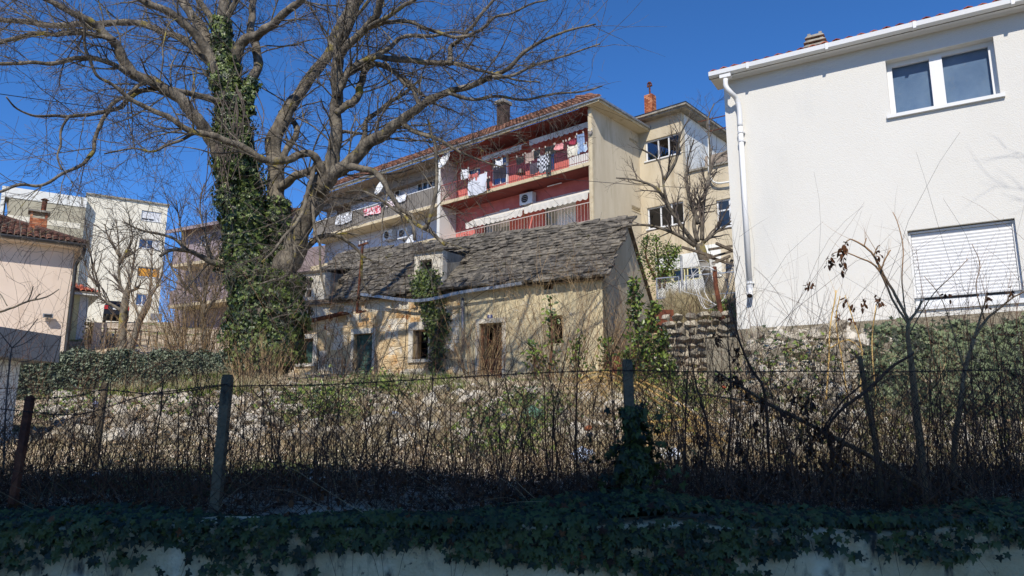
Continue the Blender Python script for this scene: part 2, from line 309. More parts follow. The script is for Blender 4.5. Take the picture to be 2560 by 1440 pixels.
# ---------------------------------------------------------------- walls with openings
def wallmesh(f, us, zs, holes, t=.3, d=0.0, mb=None, top=None):
    """front sheet with rectangular holes, back sheet and reveals. top(u): height of the upper edge"""
    mb = mb or MB(); u0, u1 = us; z0, z1 = zs
    U = sorted(set([u0, u1] + [h[0] for h in holes] + [h[1] for h in holes])); Zs = sorted(set([z0, z1] + [h[2] for h in holes] + [h[3] for h in holes]))
    tp = top or (lambda u: z1)
    for a, b in zip(U[:-1], U[1:]):
        for c, e in zip(Zs[:-1], Zs[1:]):
            if any(h[0] - 1e-6 <= a and b <= h[1] + 1e-6 and h[2] - 1e-6 <= c and e <= h[3] + 1e-6 for h in holes): continue
            ea, eb = (tp(a), tp(b)) if e == z1 else (e, e)
            mb.quad(f.at(a, c, d), f.at(b, c, d), f.at(b, eb, d), f.at(a, ea, d)); mb.quad(f.at(b, c, d - t), f.at(a, c, d - t), f.at(a, ea, d - t), f.at(b, eb, d - t))
    for h in holes:
        a, b, c, e = h[:4]
        for q in (((a, c), (a, e)), ((b, e), (b, c)), ((b, c), (a, c)), ((a, e), (b, e))):
            (p, r), (s_, t_) = q; mb.quad(f.at(p, r, d), f.at(s_, t_, d), f.at(s_, t_, d - t), f.at(p, r, d - t))
    for (p, r), (s_, t_) in (((u0, z0), (u0, tp(u0))), ((u1, tp(u1)), (u1, z0)), ((u0, tp(u0)), (u1, tp(u1))), ((u1, z0), (u0, z0))):
        mb.quad(f.at(p, r, d), f.at(s_, t_, d), f.at(s_, t_, d - t), f.at(p, r, d - t))
    return mb
def hole(f, x0, y0, x1, y1, d=0.0, pad=0):
    """hole from two opposite photo corners (top left, bottom right)"""
    a, zt = f.uz(x0, y0, d); b, zb = f.uz(x1, y1, d); return [a - pad, b + pad, zb, zt]
def window(f, h, parent, d=-.15, splits=(), fw=.06, glass='glass', frame='whitepvc', sill=True, transom=None, back=None, depth=.06):
    a, b, c, e = h[:4]; cols = [a] + [a + (b - a) * s for s in splits] + [b]
    mb = MB(); mb.fbox(f, a, b, c, c + fw, d - depth, d); mb.fbox(f, a, b, e - fw, e, d - depth, d)
    for k, x in enumerate(cols):
        x0 = a if k == 0 else (b - fw if k == len(cols) - 1 else x - fw / 2); mb.fbox(f, x0, x0 + fw, c + fw, e - fw, d - depth, d - .002)
    if transom: z = c + (e - c) * transom; mb.fbox(f, a + fw, b - fw, z - fw / 2, z + fw / 2, d - depth + .004, d - .004)
    o = link('window', mb, M[frame], parent)
    for k in range(len(cols) - 1):
        rows = [(c, e)] if not transom else [(c, c + (e - c) * transom), (c + (e - c) * transom, e)]
        for z0, z1 in rows:
            m2 = MB(); m2.quad(f.at(cols[k] + fw * .4, z0 + fw * .4, d - depth * .6), f.at(cols[k + 1] - fw * .4, z0 + fw * .4, d - depth * .6), f.at(cols[k + 1] - fw * .4, z1 - fw * .4, d - depth * .6), f.at(cols[k] + fw * .4, z1 - fw * .4, d - depth * .6)); link('pane', m2, M[glass], o)
    if sill: m2 = MB(); m2.fbox(f, a - .06, b + .06, c - .05, c + .012, d - .05, .06); link('sill', m2, M[frame], o)
    if back: m2 = MB(); m2.fbox(f, a + .02, b - .02, c + .02, e - .02, d - depth - .05, d - depth - .03); link('blind', m2, M[back], o)
    return o
def roller(f, h, parent, d, name='roller_shutter', slat=.05, matn='shutter', n_parts=True):
    a, b, c, e = h[:4]; mb = MB(); mb.fbox(f, a, b, e - .03, e, d - .035, d + .035); o = link(name, mb, M[matn], parent)
    for x0 in (a, b - .04): link('guide_rail', MB().fbox(f, x0, x0 + .04, c, e - .031, d - .03, d + .03), M[matn], o)
    e -= .035; n = max(3, int((e - c) / slat)); hh = (e - c) / n; me = None; mj = MB()
    for k in range(n):
        z = c + k * hh; pts = []
        for u in (a + .045, b - .045):
            pts += [f.at(u, z + .001, d - .014), f.at(u, z + .001, d), f.at(u, z + hh * .5, d + .008), f.at(u, z + hh - .001, d), f.at(u, z + hh - .001, d - .014)]
        m2 = MB() if n_parts else mj
        m2.add(pts, [[0, 1, 2, 3, 4][::-1]], [[5, 6, 7, 8, 9]], [[i, i + 5, (i + 1) % 5 + 5, (i + 1) % 5] for i in range(5)])
        if n_parts: link('slat', m2, M[matn], o)
    if not n_parts: link('slats', mj, M[matn], o)
    return o
def tile_roof(f, u0, u1, z0, pitch, length, parent, matn, tw=.22, tl=.36, d0=0.0, maxp=290, name='tile', order=None, half=None):
    """curved clay tiles laid in rows up a slope that rises away from the facade; single tiles as parts, the rest joined"""
    ang = np.linspace(-1.25, 1.25, 5); r = tw * .52; pr = []
    for yy, rr in ((0, r), (tl, r * .82)):
        for th in (0, .014):
            pr += [(math.sin(a) * (rr - th), yy, math.cos(a) * (rr - th) - r * .35) for a in ang]
    fc = [];
    for i in range(4): fc += [[i, i + 1, i + 11, i + 10], [i + 6, i + 5, i + 15, i + 16], [i + 5, i + 6, i + 1, i]]
    t = MB(); t.add(pr, fc); me = t.mesh(name); me.materials.append(M[matn])
    cp, sp = math.cos(pitch), math.sin(pitch); up = -f.n * cp + f.z * sp; nn = f.n * sp + f.z * cp
    Mr = Matrix((f.u, up, nn)).transposed(); nc = int((u1 - u0) / tw); nr = int(length / (tl * .8)); cells = [(r_, c_) for r_ in range(nr) for c_ in range(nc)]
    if half: cells = [x for x in cells if half(u0 + (x[1] + .5) * tw, x[0] * tl * .8)]
    if order: cells.sort(key=order)
    rest = MB(); base = np.array(pr); Rn = np.array(Mr)
    for k, (r_, c_) in enumerate(cells):
        p = f.at(u0 + (c_ + .5) * tw, z0, d0) + up * (r_ * tl * .8) + nn * (.03 + random.uniform(-.006, .01)); rz = random.uniform(-.04, .04)
        q = Mr @ Matrix.Rotation(rz, 3, 'Z') @ Matrix.Rotation(-.05, 3, 'X')
        if k < maxp: place(name, me, parent, p, q)
        else: rest.add(base @ np.array(q).T + p, fc)
    if rest.n: link('joined_tiles', rest, M[matn], parent, kind='stuff')
def slopedeck(f, u0, u1, z0, pitch, length, d0, th=.08, mb=None, top_u=None):
    mb = mb or MB(); cp, sp = math.cos(pitch), math.sin(pitch); up = -f.n * cp + f.z * sp; nn = f.n * sp + f.z * cp
    t0, t1 = top_u or (u0, u1); a, b = f.at(u0, z0, d0), f.at(u1, z0, d0); c, e = f.at(t1, z0, d0) + up * length, f.at(t0, z0, d0) + up * length
    return mb.boxc([a - nn * th, b - nn * th, c - nn * th, e - nn * th, a, b, c, e])
def textmesh(txt, size, f, u, z, d, name, m, parent, ext=.003, bold=0.0):
    cu = bpy.data.curves.new(name, 'FONT'); cu.body = txt; cu.size = size; cu.extrude = ext; cu.align_x = 'CENTER'; cu.align_y = 'CENTER'; cu.offset = bold; cu.resolution_u = 3
    to = bpy.data.objects.new(name, cu); COL.objects.link(to); bpy.context.view_layer.update()
    me = bpy.data.meshes.new_from_object(to.evaluated_get(bpy.context.evaluated_depsgraph_get())); bpy.data.objects.remove(to)
    me.materials.clear(); o = place(name, me, parent, f.at(u, z, d), Matrix((f.u, f.z, f.n)).transposed()); me.materials.append(m); return o

# ---------------------------------------------------------------- white house, right foreground
WH = F(1858, 14.1, -1850)
t = thing('white_house', WH.at(0, 3.4), 'big smooth white house on the right with white gutter and orange tiled roof', 'house')
zb = WH.uz(1845, 824)[1]; u0w = 0.0; u1w = 9.0
hU = hole(WH, 2213, 152, 2502, 232 + 2); hU[2] = WH.uz(2222, 291)[1]; hU[1] = WH.uz(2488, 160)[0] + .02
hL = hole(WH, 2268, 578, 2552, 740); hL[2] = WH.uz(2286, 768)[1]; hL[3] = WH.uz(2266, 577)[1]; hL[1] = WH.uz(2549, 640)[0]
zt = WH.uz(1815, 232)[1] + .30
mb = wallmesh(WH, (u0w, u1w), (zb - .2, zt), [hU, hL], .32)
sL = WH.side(u0w, 0, False); sR = WH.side(u1w, 0, True)
dp = 8.0
mb.fbox(WH, u0w + .003, u0w + .3, zb - .2, zt, -dp, -.325); mb.fbox(WH, u1w - .3, u1w - .003, zb - .2, zt, -dp, -.325); mb.fbox(WH, u0w + .31, u1w - .31, zb - .2, zt, -dp, -dp + .3)
mb.fbox(WH, u0w + .31, u1w - .31, zt - .15, zt - .02, -dp + .31, -.33)
link('wall', mb, M['whiteplaster'], t)
mb = MB(); mb.fbox(WH, -.02, 9.02, 2.0, zb, -.3, .03, None, None); link('footing', mb, M['concretebase'], t)
o = window(WH, hU, t, -.16, (.47,), .085, 'glass', 'whitepvc', True, None, 'bluefilm', .07)
mb = MB(); c = hU[0] + (hU[1] - hU[0]) * .47
mb.fbox(WH, c - .10, c + .10, hU[2] + .05, hU[3] - .05, -.22, -.145); link('mullion', mb, M['whitepvc'], o)
mb = MB(); mb.fbox(WH, hL[0] + .001, hL[1] - .001, hL[2] + .002, hL[2] + .24, -.24, -.16); o = link('window', mb, M['whitepvc'], t)
mb = MB(); mb.fbox(WH, hL[0] + .15, hL[0] + .95, hL[2] + .13, hL[2] + .165, -.165, -.155); link('pane', mb, M['glassdark'], o)
mb = MB(); mb.fbox(WH, hL[0] + 1.05, hL[1] - .12, hL[2] + .13, hL[2] + .165, -.165, -.155); link('pane', mb, M['glassdark'], o)
mb = MB(); mb.fbox(WH, hL[0] + .02, hL[1] + .02, hL[2] - .06, hL[2] + .015, -.2, .05); link('sill', mb, M['whitepvc'], o)
roller(WH, [hL[0] + .002, hL[1] - .002, hL[2] + .17, hL[3] - .02], t, -.11, slat=.058)
# gutter: a moulded white box gutter with joints
gz = zt - .06; pitch = math.atan(.42)
m = MB(); prof = [(.12, .0), (.30, .0), (.36, .03), (.37, .115), (.355, .115), (.345, .04), (.29, .015), (.12, .015)]
pts = [WH.at(-.2, gz + z, d) for d, z in prof] + [WH.at(u1w + .3, gz + z, d) for d, z in prof]; n = len(prof)
m.add(pts, [list(range(n))[::-1]], [[n + i for i in range(n)]], [[i, i + n, (i + 1) % n + n, (i + 1) % n] for i in range(n)])
gut = link('gutter', m, M['whitepvc'], t)
for k in range(6):
    mb = MB(); u = .55 + k * 1.45; mb.fbox(WH, u, u + .05, gz - .006, gz + .12, .28, .378); link('joint', mb, M['whitepvc'], gut)
mb = MB(); mb.fbox(WH, -.2, u1w + .3, gz - .0, gz + .08, -.3, .13); link('soffit_board', mb, M['whitepvc'], t)
r0 = slopedeck(WH, -.22, u1w + .3, gz + .06, pitch, 4.9, .30, .08, top_u=(2.6, u1w + .3)); roof = link('roof', r0, M['concrete'], t)
tile_roof(WH, -.22, u1w + .2, gz + .075, pitch, 4.5, roof, 'redtile', .21, .38, .30, 290, order=lambda x: x[0], half=lambda u, l: u > -.22 + l * .62)
# downpipe
ua, za = WH.uz(1822, 222); ub, zb2 = WH.uz(1850, 262); uc, zc = WH.uz(1876, 725, .1)
path = spline([WH.at(ua + .02, za + .08, .30), WH.at(ua + .02, za - .08, .30), WH.at(ua + .10, za - .22, .26), WH.at(ub - .04, zb2 + .10, .14), WH.at(ub, zb2 - .1, .09), WH.at(ub, zb2 - .5, .09)], 22)
m = MB(); m.tube(path, .05, 12); m.tube([WH.at(ub, zb2 - .5, .09), WH.at(ub, zc + .1, .09)], .05, 12); m.tube(spline([WH.at(ub, zc + .1, .09), WH.at(ub, zc - .03, .10), WH.at(ub, zc - .12, .17)], 8), .054, 12, cap=False)
pipe = link('downpipe', m, M['whitepvc'], t, smooth=True)
for z in (zb2 - .62, zb2 - .80, zc + .14):
    m = MB(); m.tube([WH.at(ub, z - .02, .09), WH.at(ub, z + .02, .09)], .06, 12); m.fbox(WH, ub - .07, ub + .07, z - .01, z + .01, 0, .07); link('pipe_clip', m, M['whitepvc'], pipe)
m = MB(); m.tube(spline([WH.at(ub, zc - .115, .165), WH.at(ub, zc - .135, .178)], 3), .044, 12); link('pipe_mouth', m, M['black'], pipe)
m = MB(); m.fbox(WH, ua - .09, ua + .13, gz - .06, gz + .01, .2, .34); link('gutter_outlet', m, M['whitepvc'], pipe)
def slat_chimney(f, px, pyb, pyt, d, wdt, parent_label):
    u, z0 = f.uz(px, pyb, d); z1 = f.uz(px, pyt, d)[1]; tt = thing('chimney', f.at(u, z0 - .8, d), parent_label, 'chimney')
    hw = wdt / 2; m = MB(); m.fbox(f, u - hw * .8, u + hw * .8, z0 - 1.2, z0 + .02, d - hw, d + hw * .6); link('stack', m, M['concrete'], tt); H = z1 - z0
    for k in range(3):
        zz = z0 + H * (.12 + .28 * k); s = 1.0 - .12 * k
        m = MB(); a, b = hw * s, hw * s * .72
        m.add([f.at(u - a, zz, d - a), f.at(u + a, zz, d - a), f.at(u + a, zz, d + a * .8), f.at(u - a, zz, d + a * .8), f.at(u - b, zz + H * .17, d - b), f.at(u + b, zz + H * .17, d - b), f.at(u + b, zz + H * .17, d + b * .8), f.at(u - b, zz + H * .17, d + b * .8)],
              [[0, 1, 2, 3], [7, 6, 5, 4], [0, 4, 5, 1], [1, 5, 6, 2], [2, 6, 7, 3], [3, 7, 4, 0]]); link('cowl_ring', m, M['concrete'], tt)
        for sx in (-1, 1):
            m = MB(); m.fbox(f, u + sx * b * .8 - .03, u + sx * b * .8 + .03, zz + H * .16, zz + H * .3, d + b * .4, d + b * .6); link('cowl_post', m, M['concrete'], tt)
    m = MB(); m.fbox(f, u - hw * .6, u + hw * .6, z0, z1 - H * .1, d - hw * .5, d + hw * .3); link('flue', m, M['black'], tt)
    return tt
slat_chimney(WH, 2041, 128, 84, -1.2, .5, 'grey concrete louvred chimney on the orange roof of the white house')
u, z = WH.uz(1932, 160, -1.5); tt = thing('chimney', WH.at(u, z - .5, -1.5), 'small dark chimney cowl at the left end of the white house roof', 'chimney')
m = MB(); m.fbox(WH, u - .16, u + .16, z - .7, z, -1.7, -1.4); link('stack', m, M['redtile'], tt); m = MB(); m.fbox(WH, u - .10, u + .10, z + .0, z + .16, -1.65, -1.45); link('cowl', m, M['blackmetal'], tt)

# ---------------------------------------------------------------- stone cottage
CT = F(1230, 26.0, -2700)
t = thing('stone_cottage', CT.at(0, 3.3), 'derelict stone cottage with grey stone slab roof below the red balconies', 'cottage')
uL = CT.uz(728, 900)[0]; uR = CT.uz(1508, 800)[0]; uM = CT.uz(1150, 800)[0]
ze = CT.uz(1508, 690)[1]; zg = 2.6; W = 6.2
dG = hole(CT, 1200, 810, 1256, 945); dG[2] = zg + .1
hGr = hole(CT, 886, 836, 930, 924); hW2 = hole(CT, 1034, 826, 1071, 897); hW1 = hole(CT, 754, 848, 782, 908)
hW3 = hole(CT, 1372, 790, 1408, 858); hV = hole(CT, 1358, 699, 1384, 723)
hV[3] = min(hV[3], ze - .06)
mb = wallmesh(CT, (uL, uM), (zg, ze), [hGr, hW2, hW1], .55); wall = link('wall', mb, M['ochrebase'], t)
mb = wallmesh(CT, (uM + .003, uR), (zg, ze), [dG, hW3, hV], .55, d=.03); link('wall', mb, M['oldplaster'], t, label='smooth beige plastered wall')
link('shade_panel', MB().fbox(CT, uL + .6, uR - .6, zg, ze + .2, -2.2, -2.1), M['inner_shade'], t)  # panel added behind the openings, coloured dark so they read as shaded rooms
mb = MB(); mb.fbox(CT, uL, uR, zg, ze, -W, -W + .5); mb.fbox(CT, uL, uL + .5, zg, ze, -W + .51, -.56); link('wall', mb, M['gable'], t)
# gable end
GS = CT.side(uR, 0, True); apex = 3.15; rise = 2.62
mb = wallmesh(GS, (0, apex), (zg, ze - .02), [], .5, top=lambda u: ze - .02 + rise * u / apex)
hS = hole(GS, 1528, 822, 1606, 900); mb = MB()
wallmesh(GS, (.0, apex), (zg, ze - .02), [[.35, 2.2, zg + .05, 3.95]], .5, mb=mb, top=lambda u: ze - .02 + (rise - .1) * u / apex)
wallmesh(GS, (apex, W - .01), (zg, ze - .02), [], .5, mb=mb, top=lambda u: ze - .02 + (rise - .1) * (W - u) / (W - apex)); link('gable_wall', mb, M['gable'], t, label='bare grey plastered gable end with slanting streaks')
# stone courses on the left facade
def stonecourse(f, u0, u1, z0, z1, holes, parent, matn, hmean=.27, wmean=.42, d=.0, maxn=290, skip=0.0, name='stone', proud=.035):
    z = z0; c = 0
    while z < z1:
        h = hmean * random.uniform(.8, 1.2); u = u0 - random.uniform(0, .2)
        while u < u1:
            ww = wmean * random.uniform(.6, 1.4); a, b, lo, hi = max(u, u0) + .008, min(u + ww, u1) - .008, z + .008, min(z + h, z1) - .008; u += ww
            if b - a < .08 or hi - lo < .06 or random.random() < skip: continue
            if any(a < H_[1] and b > H_[0] and lo < H_[3] and hi > H_[2] for H_ in holes): continue
            pr = proud * random.uniform(.4, 1.2); j = lambda: random.uniform(-.012, .012); m = MB()
            q = [f.at(a + j(), lo + j(), d), f.at(b + j(), lo + j(), d), f.at(b + j(), hi + j(), d), f.at(a + j(), hi + j(), d)]
            e_ = .02; q2 = [f.at(a + e_ + j(), lo + e_, d + pr), f.at(b - e_ + j(), lo + e_ + j(), d + pr * random.uniform(.7, 1.2)), f.at(b - e_, hi - e_ + j(), d + pr), f.at(a + e_ + j(), hi - e_, d + pr * random.uniform(.7, 1.2))]
            m.add(q + q2, [[4, 5, 6, 7], [0, 1, 5, 4], [1, 2, 6, 5], [2, 3, 7, 6], [3, 0, 4, 7]]); c += 1
            if c <= maxn: link(name, m, M[matn], parent)
        z += h
fr = lambda h, p=.2: [h[0] - p, h[1] + p, h[2] - p * .9, h[3] + p * .9]
stonecourse(CT, uL + .02, uM - .02, zg + .1, ze - .05, [fr(hGr), fr(hW2), fr(hW1)], wall, 'ochre', .29, .5, skip=.22, proud=.02)
# dressed stone frames round the openings
def frame(f, h, parent, wd=.17, d=.0, lintel=.2, pr=.05, sillh=.12, matn='limestone'):
    a, b, c, e = h; m = MB(); m.fbox(f, a - wd, b + wd, e + .003, e + lintel, d + .001, d + pr + .02); link('lintel', m, M[matn], parent)
    for x0, x1 in ((a - wd, a - .003), (b + .003, b + wd)): m = MB(); m.fbox(f, x0, x1, c, e, d + .001, d + pr); link('jamb', m, M[matn], parent)
    if sillh: m = MB(); m.fbox(f, a - wd, b + wd, c - sillh, c - .003, d + .001, d + pr + .03); link('sill', m, M[matn], parent)
frame(CT, hGr, t, .12, sillh=0); frame(CT, hW2, t, .19, lintel=.3); frame(CT, hW1, t, .2, lintel=.18); frame(CT, dG, t, .15, d=.03, lintel=.17, sillh=0, pr=.03)
# green shutter of planks
sh = link('shutter', MB().fbox(CT, hGr[0] + .02, hGr[1] - .02, hGr[2], hGr[3] - .02, -.2, -.17), M['greenwood'], t, label='closed faded green plank shutter')
n = 7
for k in range(n):
    z0 = hGr[2] + (hGr[3] - hGr[2]) * k / n; z1 = hGr[2] + (hGr[3] - hGr[2]) * (k + 1) / n - .02
    link('plank', MB().fbox(CT, hGr[0] + .03, hGr[1] - .03, z0, z1 - .02, -.168, -.14 + random.uniform(-.006, .006)), M['greenwood'], sh)
m = MB(); m.fbox(CT, hW1[0] + .14, hW1[1] - .2, hW1[2] + .05, hW1[3] - .1, -.2, -.16); link('shutter', m, M['greenwood'], t, label='narrow half open green shutter leaf')
m = MB(); m.fbox(CT, hW2[0] + .02, hW2[0] + .1, hW2[2], hW2[3], -.2, -.12); m.fbox(CT, hW2[1] - .14, hW2[1] - .05, hW2[2], hW2[3], -.25, -.18); link('window_frame', m, M['wood'], t)
# rusty door: panel below, bars above
dz = dG[2] + (dG[3] - dG[2]) * .52; m = MB(); m.fbox(CT, dG[0] + .03, dG[1] - .03, dG[2], dz, -.16, -.12); door = link('door', m, M['rustdoor'], t, label='rust brown metal door with broken glazed top')
for k in range(5):
    u = dG[0] + .06 + k * (dG[1] - dG[0] - .12) / 4; m = MB(); m.bar(CT.at(u, dz, -.13), CT.at(u + (.1 if k == 2 else 0), dG[3] - .05, -.13), .03); link('bar', m, M['rust'], door)
for a_, b_ in ((dG[0], dG[0] + .06), (dG[1] - .06, dG[1])): m = MB(); m.fbox(CT, a_, b_, dG[2], dG[3], -.2, -.1); link('door_post', m, M['rustdoor'], door)
m = MB(); m.bar(CT.at(dG[0] + .05, dz + .25, -.12), CT.at(dG[1] - .05, dz + .95, -.12), .025); m.bar(CT.at(dG[0] + .05, dz + .85, -.12), CT.at(dG[1] - .05, dz + .35, -.12), .025); link('scrollwork', m, M['rust'], door)
u, z = CT.uz(1225, 793, .03); pl = thing('number_plate', CT.at(u, z, .04), 'small blue and white house number plate above the rusty cottage door', 'house number')
m = MB(); m.fbox(CT, u - .10, u + .10, z - .09, z + .09, .031, .045); link('plate', m, flat('enamel_blue', '2a3f7c', .4), pl)
m = MB(); m.fbox(CT, u - .035, u + .035, z - .01, z + .088, .0455, .048); link('number_field', m, flat('enamel_white', 'd4d8e2', .4), pl)
textmesh('6', .10, CT, u, z + .04, .0485, 'numeral', flat('enamel_blue2', '33477f', .4), pl, .001); textmesh('17 908', .05, CT, u, z - .055, .0455, 'small_lettering', flat('enamel_white', 'd4d8e2'), pl, .001, .001)
u, z = CT.uz(1262, 827, .03); textmesh('128', .14, CT, u, z, .033, 'stencilled_number', flat('stencil', '6b6353'), t, .001)
# roof timbers and slabs
rf = thing_roof = link('roof', MB().bar(CT.at(uL - .3, ze + .0, .12), CT.at(uR + .12, ze + .0, .12), .1), M['wood'], t)
pit = math.atan(rise / apex); sl_len = math.hypot(rise, apex) + .28
m = MB(); slopedeck(CT, uL - .25, uR + .12, ze - .12, pit, sl_len, .22, .05, m); slopedeck_back = CT.side(0, 0)
BK = F.__new__(F); BK.o = CT.at(0, 0, -W); BK.u = -CT.u; BK.n = -CT.n; BK.z = CT.z; slopedeck(BK, -uR - .12, -uL + .25, ze - .12, math.atan(rise / (W - apex)), sl_len, .22, .05, m); link('roof_deck', m, M['wood'], rf)
up = -CT.n * math.cos(pit) + CT.z * math.sin(pit); nn = CT.n * math.sin(pit) + CT.z * math.cos(pit); RM = Matrix((CT.u, up, nn)).transposed()
dormL = CT.uz(735, 720)[0], CT.uz(812, 720)[0]; dormR = CT.uz(1036, 700)[0], CT.uz(1106, 700)[0]
slabs = []
for v in range(5):
    a = [(-.5, -.5), (-.1, -.56), (.5, -.5), (.5, .5), (-.5, .5)]; m = MB(); pts = []
    for zz in (0, 1):
        pts += [(x * (1 + random.uniform(-.1, .1)), y * (1 + random.uniform(-.14, .1)), zz * (1 + random.uniform(-.2, .3))) for x, y in a]
    m.add(pts, [[0, 1, 2, 3, 4][::-1]], [[5, 6, 7, 8, 9]], [[i, (i + 1) % 5, (i + 1) % 5 + 5, i + 5] for i in range(5)]); me = m.mesh('slab'); me.materials.append(M['stoneroof']); slabs.append((me, np.array(pts), m.f))
cnt = 0; rest = MB(); ex = .225; nrow = int(sl_len / ex) + 1; cells = []
for r_ in range(nrow):
    u = uL - .3 + random.uniform(0, .3)
    while u < uR + .1:
        ww = random.uniform(.26, .44); cells.append((u + ww / 2, r_, ww)); u += ww
cells.sort(key=lambda c: -c[0])
for uc_, r_, ww in cells:
    l = r_ * ex; dd = l * math.cos(pit)
    if dormL[0] - .2 < uc_ < dormL[1] + .5 and l < 1.5: continue
    if dormR[0] - .05 < uc_ < dormR[1] + .05 and l < 1.9: continue
    old = uc_ < uM + 1.2; 
    if old and random.random() < .05: continue
    jit = .045 if not old else .10; sag = -.10 * math.exp(-((uc_ - uM) / 2.5) ** 2) * math.sin(min(l / sl_len, 1) * math.pi)
    p = CT.at(uc_, ze - .12, .22 + .03) + up * (l + random.uniform(-1, 1) * jit * .35 + .1) + nn * (.085 + sag + random.uniform(0, jit * .4))
    th = random.uniform(.065, .10); q = RM @ Matrix.Rotation(random.uniform(-1, 1) * jit * .8, 3, 'Z') @ Matrix.Rotation(-.16 + random.uniform(-.05, .08) * (2 if old else 1), 3, 'X') @ Matrix.Rotation(random.uniform(-.04, .04), 3, 'Y')
    me, pts, ff = random.choice(slabs); sc = np.array([ww * .99, .40, th])
    if cnt < 296: place('roof_slab', me, rf, p, q, tuple(sc)); cnt += 1
    else: rest.add((pts * sc) @ np.array(q).T + p, *ff)
link('joined_slabs', rest, M['stoneroof2'], rf, kind='stuff')
m = MB()
for k in range(32):
    u = uL - .2 + k * (uR - uL + .3) / 32; m.bar(CT.at(u, ze + rise + .05 + random.uniform(-.02, .02) - (.12 * math.exp(-((u - uM) / 2.) ** 2)), -apex), CT.at(u + (uR - uL) / 32 * .97, ze + rise + .05 - (.12 * math.exp(-((u - uM) / 2.) ** 2)), -apex), .26, .07)
link('ridge_stones', m, M['stoneroof2'], rf)
# dormers
def dormer(u0, u1, zt0, zt1, h, label, deep):
    m = wallmesh(CT, (u0, u1), (zt0, zt1), [h], .35, d=.02); dm = link('dormer', m, M['limestone'], t, label=label)
    for side, sn in ((u0 + .003, 1), (u1 - .003, -1)):
        m = MB(); a = [CT.at(side, zt0 + .3, -.34), CT.at(side, zt1, -.34), CT.at(side, zt1 + .1, -deep), CT.at(side, zt1 - .3, -deep)]; b = [p + CT.u * .12 * sn for p in a]
        m.boxc(a + b); link('cheek', m, M['concrete'], dm)
    m = MB(); slopedeck(CT, u0 - .1, u1 + .1, zt1 + .02, R(14), deep + .3, .16, .06, m); link('dormer_roof', m, M['stoneroof2'], dm); return dm
hD = hole(CT, 1049, 651, 1079, 692, .02); dR = dormer(dormR[0], dormR[1], ze - .35, CT.uz(1070, 628)[1], hD, 'broken stone dormer with an empty black window hung with ivy', 1.9)
hD2 = hole(CT, 762, 701, 778, 742, .02); dL = dormer(dormL[0], dormL[1], ze - .75, CT.uz(770, 682)[1], hD2, 'small white dormer with a narrow window beside the big tree', 1.7)
m = MB(); m.fbox(CT, hD2[0], hD2[0] + .05, hD2[2], hD2[3], -.1, -.05); m.fbox(CT, hD2[1] - .05, hD2[1], hD2[2], hD2[3], -.1, -.05); zz = (hD2[2] + hD2[3]) / 2; m.fbox(CT, hD2[0] + .05, hD2[1] - .05, zz - .03, zz + .03, -.1, -.055); link('window_frame', m, M['limestone'], dL)
ul = CT.uz(735, 800)[0]
m = MB(); m.fbox(CT, dormL[0] - .1, dormL[1] + 1.3, ze - .98, ze - .92, .05, .45, ze - .62, ze - .56); link('eave_sheet', m, M['rust'], t, label='rusty sagging metal sheet under the left eave')
# sagging gutter
pts = [CT.at(*CT.uz(px, py, .4), .4) for px, py in ((903, 739), (945, 744), (1000, 752), (1045, 755), (1090, 749), (1150, 735), (1230, 723), (1306, 711))]
pa = spline(pts, 26); m = MB()
for k in range(25):
    a, b = pa[k], pa[k + 1] - (pa[k + 1] - pa[k]) * .03; m.bar(a, b, .11, .02); m.bar(a + CT.n * .05 + [0, 0, .05], b + CT.n * .05 + [0, 0, .05], .015, .10)
link('gutter', m, M['galv'], t, label='sagging grey metal gutter across the cottage front')
u, z = CT.uz(1157, 745, .2); z2 = CT.uz(1157, 880, .2)[1]; m = MB(); m.tube([CT.at(u, z, .2), CT.at(u + .03, z2, .2)], .055, 8); link('downpipe', m, M['galv'], t, smooth=True)
u1_, z1_ = CT.uz(884, 790, .3); u2_, z2_ = CT.uz(898, 700, .3); u3_, z3_ = CT.uz(907, 610, .3)
m = MB(); m.bar(CT.at(u2_ - .05, z1_ + .1, .3), CT.at(u3_, z3_, .3), .07); m.bar(CT.at(u2_ - .06, z1_ + .12, .3), CT.at(u2_ + .38, z1_ + .16, .3), .06); m.bar(CT.at(u3_ - .2, z3_ - .05, .3), CT.at(u3_ + .25, z3_ + .02, .3), .07); m.bar(CT.at(u2_ - .04, z1_ + .22, .0), CT.at(u2_ - .04, z1_ + .22, .3), .05)
tt = thing('electric_pole_bracket', CT.at(u2_, z1_, .3), 'rusty iron pole bracket rising past the cottage roof near the green shutter', 'pole'); link('pole', m, M['rust'], tt)
for k in range(3): m = MB(); m.tube([CT.at(u3_ - .15 + k * .15, z3_ - .02, .3), CT.at(u3_ - .15 + k * .15, z3_ + .12, .3)], [.03, .02], 6); link('insulator', m, M['whitepvc'], tt)
# rusty sheet shed leaning on the gable
GR = GS.sub(0, 0); tt = thing('rusty_shed', GS.at(1.2, 3.2, .3), 'low rusty corrugated sheet shed against the cottage gable', 'shed')
m = MB(); m.fbox(GS, .3, 2.3, 2.7, 4.05, .02, .06); m.fbox(GS, .3, .36, 2.7, 4.0, .06, 1.0); link('panel', m, M['rustdoor'], tt); m = MB(); m.fbox(GS, .2, 2.4, 4.06, 4.1, .02, 1.1, 4.16, 4.2); link('sheet_roof', m, M['rust'], tt)
